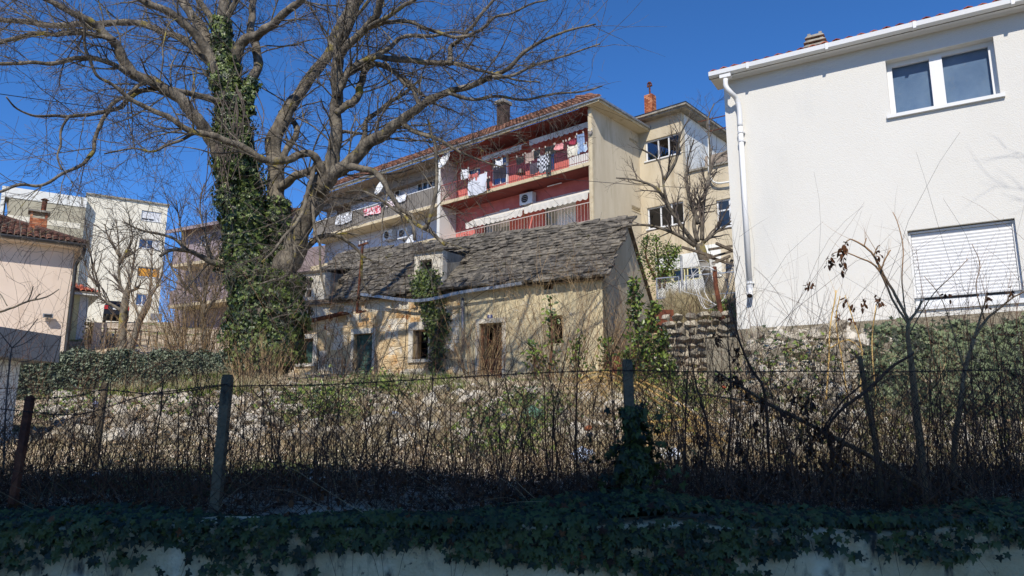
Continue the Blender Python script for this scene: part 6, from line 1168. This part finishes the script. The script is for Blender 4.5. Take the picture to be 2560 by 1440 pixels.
post(570, 937, FD, .064, 'post', 'grey concrete post left of the centre', .03); post(1568, 899, FD, .066, 'post', 'concrete post wrapped in ivy right of the centre', -.02)
post(76, 990, FD, .045, 'rust', 'leaning rusty steel post at the left', .05)
tt = thing('fence_post', P(262, 1100, 8), 'weathered concrete post standing behind the left end of the fence', 'post'); a = P(263, 957, 8.0); m = MB(); m.tube([(a[0] - .04, 8, .8), a], [.045, .04], 8); link('shaft', m, M['post'], tt)
def barbed(pts, D0, D1, name='barbed_wire', parent=fence):
    q = limb(rr(pts, 1, 1), D0, D1)[:, :3]; q = spline(q, 90); t_ = np.arange(90); off = .0035; a = q + np.stack([0 * t_, off * np.cos(t_ * 1.5), off * np.sin(t_ * 1.5)], 1); b = q - (a - q); m = MB(); m.tubes(np.array([a, b]), np.full((2, 90), .0022), 4)
    L = np.linalg.norm(np.diff(q, axis=0), axis=1).sum(); nb = int(L / .10); i = (np.arange(nb) + .5) / nb * 88; c = q[i.astype(int)]; d = rdir(nb); d[:, 0] *= .3; d = nrm(d)
    for sg in (0, 1): dd = d if sg == 0 else nrm(np.cross(d, [1, .2, 0.])); m.tubes(np.stack([c - dd * .017, c, c + dd * .017], 1), np.tile([.0014, .003, .0014], (nb, 1)), 3)
    link(name, m, M['wire'], parent)
barbed([(570, 965), (800, 962), (1000, 952), (1200, 940), (1400, 930), (1568, 926)], FD - .06, FD - .06); barbed([(1568, 926), (1800, 930), (2000, 928), (2200, 930), (2400, 927), (2700, 922)], FD - .06, FD - .06)
barbed([(570, 960), (450, 975), (356, 990), (225, 1031), (157, 1037), (78, 1030), (0, 1022), (-100, 1010)], FD - .05, FD - .05); barbed([(262, 968), (180, 972), (100, 969), (0, 971), (-80, 968)], 7.95, 7.6); barbed([(82, 997), (187, 990), (262, 975), (400, 985), (570, 962)], FD, FD)
# chain link: two families of slanting wires below a sagging top edge
def topz(x):
    px = CX + x / FD * FPX * .99; py = np.interp(px, [-400, 0, 78, 157, 225, 356, 450, 570, 800, 1000, 1200, 1400, 1568, 1800, 2000, 2700], [1015, 1025, 1033, 1040, 1034, 996, 980, 968, 968, 960, 948, 938, 933, 936, 934, 928]); return E + (HOR - py - 6) / FPX * FD * 1.02
W_ = []; sp = .075
for k in range(-20, 140):
    for sg in (1, -1):
        xb = -5.2 + k * sp if sg > 0 else -5.2 + k * sp
        zt_ = float(topz(xb + sg * .4)); zb_ = .8; N_ = 9; s = np.linspace(0, 1, N_); x = xb + sg * s * (zt_ - zb_) * .95; z = zb_ + s * (zt_ - zb_); y = FD + .006 * sg * np.cos(np.arange(N_) * math.pi) + .03 * np.sin(x * 1.3) + .02 * np.sin(z * 4); W_.append(np.stack([x + .01 * np.sin(z * 9), y, z], 1))
m = MB(); m.tubes(np.array(W_), np.full((len(W_), 9), .0021), 3); link('chain_link', m, M['wire'], fence, kind='stuff')
# ivy round the right post
iv = thing('post_ivy', P(1570, 1200, FD), 'dark ivy climbing the concrete post right of the centre', 'ivy'); n = 1700; z = rng.uniform(0, 1, n) ** .8; pz = .95 + z * .84; r_ = .045 + .11 * (1 - z) ** 1.3 + .03 * np.sin(z * 14); a = rng.uniform(0, 6.28, n); c = P(1572, 1100, FD)[0]; pos = np.stack([c + .03 + np.cos(a) * r_ * rng.uniform(.5, 1.2, n), FD + np.sin(a) * r_, pz], 1); m = MB(); leaves(m, pos, np.stack([np.cos(a), np.sin(a), .2 + 0 * a], 1) + rng.normal(size=(n, 3)) * .3, down(n, .4), rng.uniform(.045, .075, n), 'ivyl')
pos2 = pos[:260] * [1, 1, .93] + rng.normal(size=(260, 3)) * [.12, .05, .1]; leaves(m, pos2, rdir(260) + [0, -.8, .3], down(260), rng.uniform(.04, .07, 260), 'ivyl'); link('foliage', m, M['ivydark'], iv, kind='stuff')
# ivy mat on the wall with trailing strands; the nearest leaves are single parts
iv = thing('wall_top_ivy', (0, 4.75, .9), 'dark ivy mat spilling over the front of the old wall', 'ivy'); N_ = 10500; x = rng.uniform(-5.4, 5.4, N_); y = np.where(rng.uniform(size=N_) < .5, rng.uniform(4.68, 4.98, N_), rng.uniform(4.68, 5.25, N_)); hump = .03 + .03 * np.sin(x * 1.9 + 1) + .02 * np.sin(x * 4.3) + .02 * np.sin(x * .8)
z = 1.085 + hump * np.clip((y - 4.66) / .35, 0, 1) * rng.uniform(.3, 1.35, N_) + .10 * np.exp(-((x - 1.0) / .5) ** 2); nor = np.stack([rng.normal(size=N_) * .4, -.7 + rng.normal(size=N_) * .4, .7 + rng.normal(size=N_) * .3], 1); allp, alln = [np.stack([x, y, z], 1)], [nor]
hang = [(-3.3, .16, 260), (-2.6, .10, 120), (-1.55, .13, 160), (-.95, .06, 90), (-.1, .10, 120), (.55, .12, 170), (1.1, .14, 220), (1.6, .08, 90), (2.5, .09, 100), (3.1, .05, 50), (-.5, .05, 60), (.1, .09, 90), (3.45, .10, 70), (-2.0, .05, 60)]
for hx, hl, n in hang: xx = hx + rng.normal(size=n) * .22; zz = 1.06 - rng.uniform(0, 1, n) ** 1.4 * hl * 1.9; allp.append(np.stack([xx, 4.63 - rng.uniform(0, .03, n), zz], 1)); alln.append(np.stack([rng.normal(size=n) * .25, -np.ones(n), .25 + rng.normal(size=n) * .25], 1))
n = 900; xx = rng.uniform(-5.2, 5.2, n); zz = 1.125 - np.abs(rng.normal(size=n)) * .03 * (1 + np.sin(xx * 2.1)); allp.append(np.stack([xx, 4.62 - rng.uniform(0, .05, n), zz], 1)); alln.append(np.stack([rng.normal(size=n) * .3, -np.ones(n), .3 + rng.normal(size=n) * .3], 1))
ap, an = np.concatenate(allp), np.concatenate(alln); sz = rng.uniform(.03, .068, len(ap)); order = np.argsort(ap[:, 1] - sz * 2 + (np.abs(ap[:, 0]) > 3.4) * 5); v, fc = LEAF['ivyl']; lm = []
mm = MB(); v4 = np.array(v); mm.add(v4, [f for f in fc if len(f) == 4], [f for f in fc if len(f) == 3]); lme = mm.mesh('leaf'); lme.materials.append(M['ivydark'])
for i in order[:290]:
    nn_ = nrm(an[i]); tp = nrm(down(1, .45)[0]); tp = nrm(tp - nn_ * (tp @ nn_)); place('leaf', lme, iv, ap[i], Matrix((np.cross(tp, nn_), tp, nn_)).transposed(), (sz[i],) * 3)
rest = order[290:]; m = MB(); leaves(m, ap[rest], an[rest], down(len(rest), .45), sz[rest], 'ivyl'); link('foliage', m, M['ivydark'], iv, kind='stuff')
n = 110; m = MB(); i = rng.integers(0, len(ap), n); leaves(m, ap[i] + [0, -.02, .01], an[i], down(n, .6), rng.uniform(.03, .06, n), 'ivyl'); link('dead_leaves', m, M['deadleaf'], iv, kind='stuff')
n = 70; b = np.stack([rng.uniform(-4.5, 4.5, n), np.full(n, 4.625), np.full(n, .99)], 1); p1, r1 = branches(b, np.tile([0, -.02, -1.], (n, 1)) + rng.normal(size=(n, 3)) * [.7, .02, .2], rng.uniform(.1, .4, n), np.full(n, .002), 7, .12, .1); p1[:, :, 1] = np.minimum(p1[:, :, 1], 4.63); m = MB(); m.tubes(p1, r1, 4); link('runners', m, M['twig2'], iv, kind='stuff')
# bramble thicket
def thick(n, y0, y1, lmin, lmax, rmin, rmax, up, wob, K=9, x0=-5.6, x1=5.6, droop=.0, dens=None):
    x = rng.uniform(x0, x1, n); 
    if dens is not None: x = x[rng.uniform(size=n) < dens(x)]; n = len(x)
    y = rng.uniform(y0, y1, n); b = np.stack([x, y, G(x, y) - .02], 1); d = rng.normal(size=(n, 3)) * [.6, .4, .2] * (1.2 - up) + [0, 0, up]; return branches(b, d, rng.uniform(lmin, lmax, n), rng.uniform(rmin, rmax, n), K, wob, droop)
t = thing('bramble_thicket', (0, 6, .9), 'tangled bare reddish-brown bramble thicket behind the wire fence', 'brambles')
lf = lambda x: np.interp(x / 5.6, [-1, -.62, -.3, 0, .35, .7, 1], [1, 1, .75, .8, .75, 1, 1])
p1, r1 = thick(700, 5.4, 7.3, .5, 1.35, .0025, .0052, 1.0, .13, dens=lf); k = 0
vis = np.argsort(p1[:, 0, 1])
for i in vis[:220]: m = MB(); m.tube(p1[i], r1[i], 4); link('stem', m, M['twig2'], t)
m = MB(); m.tubes(p1[vis[220:]], r1[vis[220:]], 3); p2, r2 = spawn(p1, r1, 2.4, .15, .8, .5, .0016, .6, .1, 6, .22, .04); m.tubes(p2, r2, 3); p3, r3 = spawn(p2, r2, 1.4, .2, .9, .6, .0013, .7, .0, 5, .25, .05); m.tubes(p3, r3, 3)
a1, b1 = thick(1250, 5.4, 7.6, .9, 2.6, .0016, .0032, .8, .2, 13, droop=.10); m.tubes(a1, b1, 3); a1, b1 = thick(330, 5.4, 7.0, .9, 1.75, .0022, .0055, 1.0, .12, 10, x0=.9, x1=5.5); m.tubes(a1, b1, 3); a2, b2 = spawn(a1, b1, 4, .2, .8, .35, .0016, .5, .1, 6, .2); m.tubes(a2, b2, 3); a1, b1 = thick(240, 5.4, 6.8, 1.6, 3.0, .0022, .0042, .9, .15, 14, droop=.12); m.tubes(a1, b1, 3); link('twigs', m, M['twig2'], t, kind='stuff')
m = MB(); a1, b1 = thick(4600, 5.1, 7.0, .3, .75, .0016, .0042, .25, .32, 8, droop=.10); m.tubes(a1, b1, 3); a1, b1 = thick(1200, 5.2, 7.2, .5, 1.0, .0016, .0036, .35, .35, 8, droop=.12); m.tubes(a1, b1, 3); link('dead_stem_litter', m, M['twig2'], t, kind='stuff')
m = MB(); n = 5000; x = rng.uniform(-5.5, 5.5, n); y = rng.uniform(5.1, 7.4, n); pos = np.stack([x, y, G(x, y) + rng.uniform(0, .14, n)], 1); leaves(m, pos, rdir(n) + [0, 0, .6], rdir(n), rng.uniform(.025, .06, n), 'simple', 1.3); link('fallen_leaves', m, M['deadleaf'], t, kind='stuff')
m = MB(); a1, b1 = thick(650, 5.05, 6.6, .3, 1.0, .0013, .003, .22, .22, 8, droop=.10); m.tubes(a1, b1, 3); link('pale_stalks', m, M['twigdry'], t, kind='stuff')
# tall slender saplings left and centre
def sapling(label, px, top, D, lean, r=.006, group='slender saplings behind the wire fence'):
    x0 = (px - CX) / FPX * D; b = np.array([x0, D, g(x0, D)]); tp = P(px + lean, top, D); t = thing('sapling', b, label, 'sapling', group); q = spline([b, b * .6 + tp * .4 + rng.normal(size=3) * .03, b * .25 + tp * .75 + rng.normal(size=3) * .04, tp], 12); rad = np.linspace(r, r * .3, 12); m = MB(); m.tube(q, rad, 5); link('stem', m, M['twig2'], t)
    p2, r2 = spawn(q[None], rad[None], 9, .3, .6, .28, .0015, .5, .35, 6, .14); m = MB(); m.tubes(p2, r2, 3); p3, r3 = spawn(p2, r2, 1.5, .3, .6, .5, .0012, .6, .2, 4, .14); m.tubes(p3, r3, 3); link('side_shoots', m, M['twig2'], t, kind='stuff')
SLAB = ['slim dark sapling between the two left posts, leaning slightly left', 'crooked sapling leaning left before the hedge end', 'straight sapling just left of the concrete post, leaning right', 'upright thin sapling just right of the concrete post', 'thin sapling leaning right below the ivy trunk foot', 'tall thin sapling leaning left below the small cottage window', 'sapling leaning strongly right under the green shutter', 'upright thin sapling under the green shutter', 'dark sapling leaning right under the black cottage window', 'thin sapling leaning left under the number plate door', 'dark sapling leaning left just right of the rusty door', 'sapling with dark stem leaning left under the plastered wall', 'thickest dark sapling rising high between door and ivy post', 'dark sapling leaning far left toward the rusty door', 'tall sapling leaning right toward the cottage corner window', 'tall dark sapling crossing the green laurel on its right side', 'sapling leaning left in front of the laurel foot', 'highest dark sapling crossing the dry stone wall', 'sapling leaning left below the concrete footing', 'thin sapling under the white house corner', 'thin sapling leaning right into the withered orange weed', 'thin sapling left of the roller shutter, tall', 'thin low sapling near the rusty left post', 'short thin sapling between rusty post and left edge stems', 'tall-leaning thin sapling close behind the left concrete post', 'sapling immediately left of the ivy-wrapped post', 'thin tall sapling crossing the right part of the roller shutter', 'thin sapling at the far right edge before the shutter', 'thin tall sapling crossing the left side of the roller shutter']
for k, (px, top, lean, r) in enumerate([(412, 900, -8, .008), (470, 905, -30, .007), (495, 915, 12, .006), (660, 915, -8, .006), (705, 905, 25, .006), (770, 860, -40, .006), (900, 930, 60, .007), (930, 900, -15, .006), (1050, 880, 30, .008), (1260, 905, -20, .006), (1310, 880, -50, .008), (1372, 890, -36, .009), (1440, 850, 10, .010), (1420, 900, -60, .009), (1380, 820, 45, .008), (1700, 760, 25, .009), (1745, 860, -50, .007), (1790, 640, 60, .008), (1835, 860, -30, .007), (1960, 870, -40, .006), (2050, 820, 60, .006), (2130, 780, -30, .006), (240, 900, 20, .006), (150, 930, -10, .006), (560, 890, -50, .006), (1540, 760, -30, .007), (2480, 650, -40, .006), (2540, 700, 20, .006), (2350, 620, -60, .006)]):
    sapling(SLAB[k], px, top, 5.6 + (k * 37 % 17) / 12, lean, r)
# the dead weed trees on the right, traced
def traced(name, label, D, parts, dead=(), matn='twig2', cat='dead plant', leafn=9, size=.055):
    t = thing(name, P(parts[0][0][0][0], parts[0][0][0][1], D), label, cat)
    for k, (q, rs) in enumerate(parts):
        dd = random.uniform(-.12, .12); a = limb(rr(q, *[v * .78 for v in rs]), D if k else D, D + dd); a[:, :3] += rng.normal(size=(len(a), 3)) * a[:, 3:4] * .12; m = MB(); m.tube(a[:, :3], a[:, 3], 7); link('trunk' if k == 0 else 'branch', m, M[matn], t, smooth=True)
        p2, r2 = spawn(a[None, :, :3], a[None, :, 3], 3 if k else 2, .35, .7, 1, .0016, .3, .3, 6, .15, L=.28); m = MB(); m.tubes(p2, r2, 3); link('side_shoots', m, M[matn], t, kind='stuff')
    for x, y in dead:
        c = P(x, y, D); n = leafn; pos = c + rng.normal(size=(n, 3)) * [.012, .02, .028]; m = MB(); leaves(m, pos, rdir(n), down(n, .3), rng.uniform(size * .6, size * 1.2, n), 'simple', .9); link('dead_leaf_cluster', m, M['deadleaf'], t)
    return t
traced('dead_sapling', 'thick pale-stemmed dead sapling forking high before the white house with black hanging leaves', 6.0, [([(2322, 1300), (2305, 1150), (2288, 1000), (2278, 900), (2270, 835), (2272, 800)], (15, 13, 11, 9, 7, 6)), ([(2272, 802), (2240, 740), (2205, 680), (2185, 640), (2160, 615), (2125, 598), (2112, 612)], (5, 4, 3, 1.5)), ([(2268, 806), (2235, 755), (2195, 672), (2150, 645), (2100, 628), (2078, 638)], (4, 3.5, 2, 1.2)),
    ([(2274, 802), (2290, 780), (2306, 752)], (5, 4, 3.5)), ([(2266, 800), (2255, 700), (2258, 620), (2245, 560), (2232, 530)], (2.5, 1.8, 1.2)), ([(2203, 675), (2212, 650), (2226, 625)], (3, 2.5, 2)), ([(2185, 640), (2192, 620), (2199, 612)], (2, 1.5)), ([(2160, 615), (2166, 595)], (2, 1.5)), ([(2275, 830), (2330, 740), (2380, 690), (2420, 648)], (2.2, 1.5, 1))],
    [(2105, 622), (2102, 636), (2108, 612), (2075, 645), (2076, 652), (2196, 640), (2104, 655), (2110, 668)], matn='weedstem')
traced('dead_sapling', 'second dead sapling near the right edge curving up before the shutter', 6.2, [([(2385, 1290), (2387, 1111), (2400, 1019), (2412, 931), (2436, 844)], (10, 9, 7, 6)), ([(2436, 844), (2462, 803), (2500, 770), (2529, 746), (2575, 722)], (5, 4, 3, 2)), ([(2436, 844), (2452, 790), (2468, 738)], (4, 3, 2)), ([(2412, 931), (2380, 820), (2350, 740), (2310, 690)], (2.2, 1.5, 1)), ([(2462, 803), (2440, 720), (2450, 660), (2430, 610)], (2, 1.4, 1))], [(2468, 745), (2522, 730), (2370, 740)], matn='weedstem')
traced('leaning_stem', 'long dead stem leaning down to the right across the dead plants', 6.1, [([(2297, 1216), (2195, 1152), (2118, 1111), (2051, 1075), (1917, 1008), (1891, 990), (1814, 944), (1788, 926)], (9, 8, 7, 6, 4, 3)), ([(1917, 1008), (1860, 1000), (1780, 990), (1700, 975)], (3, 2, 1.4))], [(1830, 950), (1850, 960), (1870, 985), (1905, 1000), (1800, 935), (1842, 948)], matn='weedstem', leafn=14)
traced('leaning_stem', 'forked brown stems slanting up to the thick dead sapling', 5.9, [([(2066, 1085), (2081, 1049), (2123, 1008), (2174, 972), (2225, 921), (2284, 884)], (4, 5, 5, 5, 4)), ([(2060, 1070), (2100, 1010), (2150, 965), (2190, 935)], (3, 3, 2)), ([(2100, 1110), (2140, 1050), (2175, 1000), (2200, 920)], (3, 2, 1.5)), ([(2066, 1085), (2080, 1140), (2060, 1200), (2050, 1290)], (7, 7, 6))], [(2040 + random.gauss(0, 40), 1110 + random.gauss(0, 55)) for _ in range(34)], matn='twig2', leafn=12)
traced('wooden_stake', 'upright brown stake left of the thick dead sapling', 6.0, [([(2212, 1300), (2200, 1214), (2189, 1111), (2169, 1008), (2149, 890)], (9, 9, 8, 8))], [], matn='weedstem', cat='stake')
traced('dead_weed', 'dark leafless weed with black curled leaves before the dry stone wall', 6.1, [([(1925, 1200), (1912, 988), (1881, 926), (1855, 870), (1835, 803), (1818, 740)], (4, 5, 4, 3, 1.5)), ([(1881, 926), (1845, 850), (1800, 800)], (2, 1.5, 1)), ([(1990, 1200), (1960, 1080), (1940, 960)], (3, 2.5, 1.5)), ([(1750, 1220), (1770, 1080), (1740, 960), (1720, 860)], (5, 4, 2.5, 1.4))], [(1792, 838), (1790, 850), (1840, 885), (1846, 880), (1900, 1010), (1960, 1040), (1740, 1150), (1760, 1100), (1850, 1120), (1860, 1140), (1975, 1050), (1890, 1060)], leafn=14)
traced('withered_weed', 'orange-brown withered weed standing before the white wall', 8.6, [([(2065, 1000), (2072, 900), (2075, 820), (2088, 745), (2090, 725)], (2.6, 2.4, 2)), ([(2120, 1000), (2105, 900), (2090, 800), (2100, 740)], (2.4, 2, 1.5)), ([(2150, 980), (2155, 880), (2130, 790), (2112, 738)], (2.2, 2, 1.3)), ([(2075, 870), (2120, 850), (2160, 880)], (2, 1.5)), ([(2190, 990), (2180, 860), (2190, 760)], (2, 1.5))], [(2112, 750), (2130, 770), (2160, 760), (2192, 745), (2200, 750), (2160, 745), (2095, 790), (2125, 800), (2032, 715), (2020, 712)], matn='cane', leafn=8, size=.07)
traced('thin_sapling', 'forked thin sapling at the left edge before the porch canopy', 6.4, [([(8, 1180), (16, 1000), (28, 880), (30, 868)], (3, 2.5, 2)), ([(30, 870), (60, 840), (95, 796)], (2, 1.3)), ([(30, 870), (0, 832), (-20, 810)], (2, 1.3)), ([(30, 870), (62, 858), (95, 834)], (1.5, 1)), ([(45, 905), (80, 900), (108, 880), (112, 858)], (1.3, 1))], matn='twig')
traced('near_branch', 'bare branch tip reaching in from the left edge before the pink wall', 7.5, [([(-120, 830), (-60, 800), (0, 780), (40, 766), (70, 753), (100, 747), (122, 740), (148, 723)], (4, 3.5, 3.2, 2.6, 1.5)), ([(70, 753), (78, 735), (83, 716)], (2.4, 2, 1.6)), ([(88, 748), (96, 738), (101, 735)], (2, 2)), ([(-40, 700), (0, 735), (18, 765)], (2.5, 1.5))], matn='bark', cat='branch')
# overhead cable
t = link('overhead_cable', MB().tube(np.array([P(x, y, D) for x, y, D in zip(np.linspace(-60, 1840, 40), np.interp(np.linspace(-60, 1840, 40), [-60, 0, 250, 500, 700, 900, 1180, 1400, 1600, 1840], [226, 235, 270, 315, 350, 380, 425, 447, 463, 476]), np.linspace(17, 31, 40))]), .011, 4), M['blackmetal'], None, label='thin black cable strung across the picture through the tree', cat='cable')
# unseen block assumed behind the viewer; size and pale wall set for shade and bounce
t = thing('shading_block', (-9, -24, 0), 'unseen tall block assumed across the road behind the viewer, sized to shade the fence', 'house'); m = MB(); m.box(-14.5, 2.6, -32, -20, 0, 27.2); link('wall', m, M['cream'], t); m = MB(); m.box(-14.8, 2.9, -32.3, -19.7, 27.2, 27.45); link('roof', m, M['concrete'], t)
# roadside tree on the right, outside the picture
base = np.array([9.4, 5.6, .9]); t = thing('roadside_tree', base, 'bare roadside tree just outside the right edge casting twig shadows on the white wall', 'tree'); q = spline([base, base + [.1, .1, 2.5], base + [-.2, .3, 5.5], base + [-.5, .5, 8]], 14); m = MB(); m.tube(q, np.linspace(.2, .05, 14), 8); link('trunk', m, M['bark'], t, smooth=True)
p1, r1 = spawn(q[None], np.linspace(.2, .05, 14)[None], 22, .45, .9, 1, .015, .35, .3, 8, .2, L=2.4); r1 = np.minimum(r1, .04); p2, r2 = spawn(p1, r1, 5, .15, .8, .5, .006, .5, .1, 6, .2); p3, r3 = spawn(p2, r2, 4, .15, .8, .5, .004, .5, .05, 5, .2); m = MB(); m.tubes(p1, r1, 4); m.tubes(p2, r2, 3); m.tubes(p3, r3, 3); link('crown', m, M['twig'], t, kind='stuff')
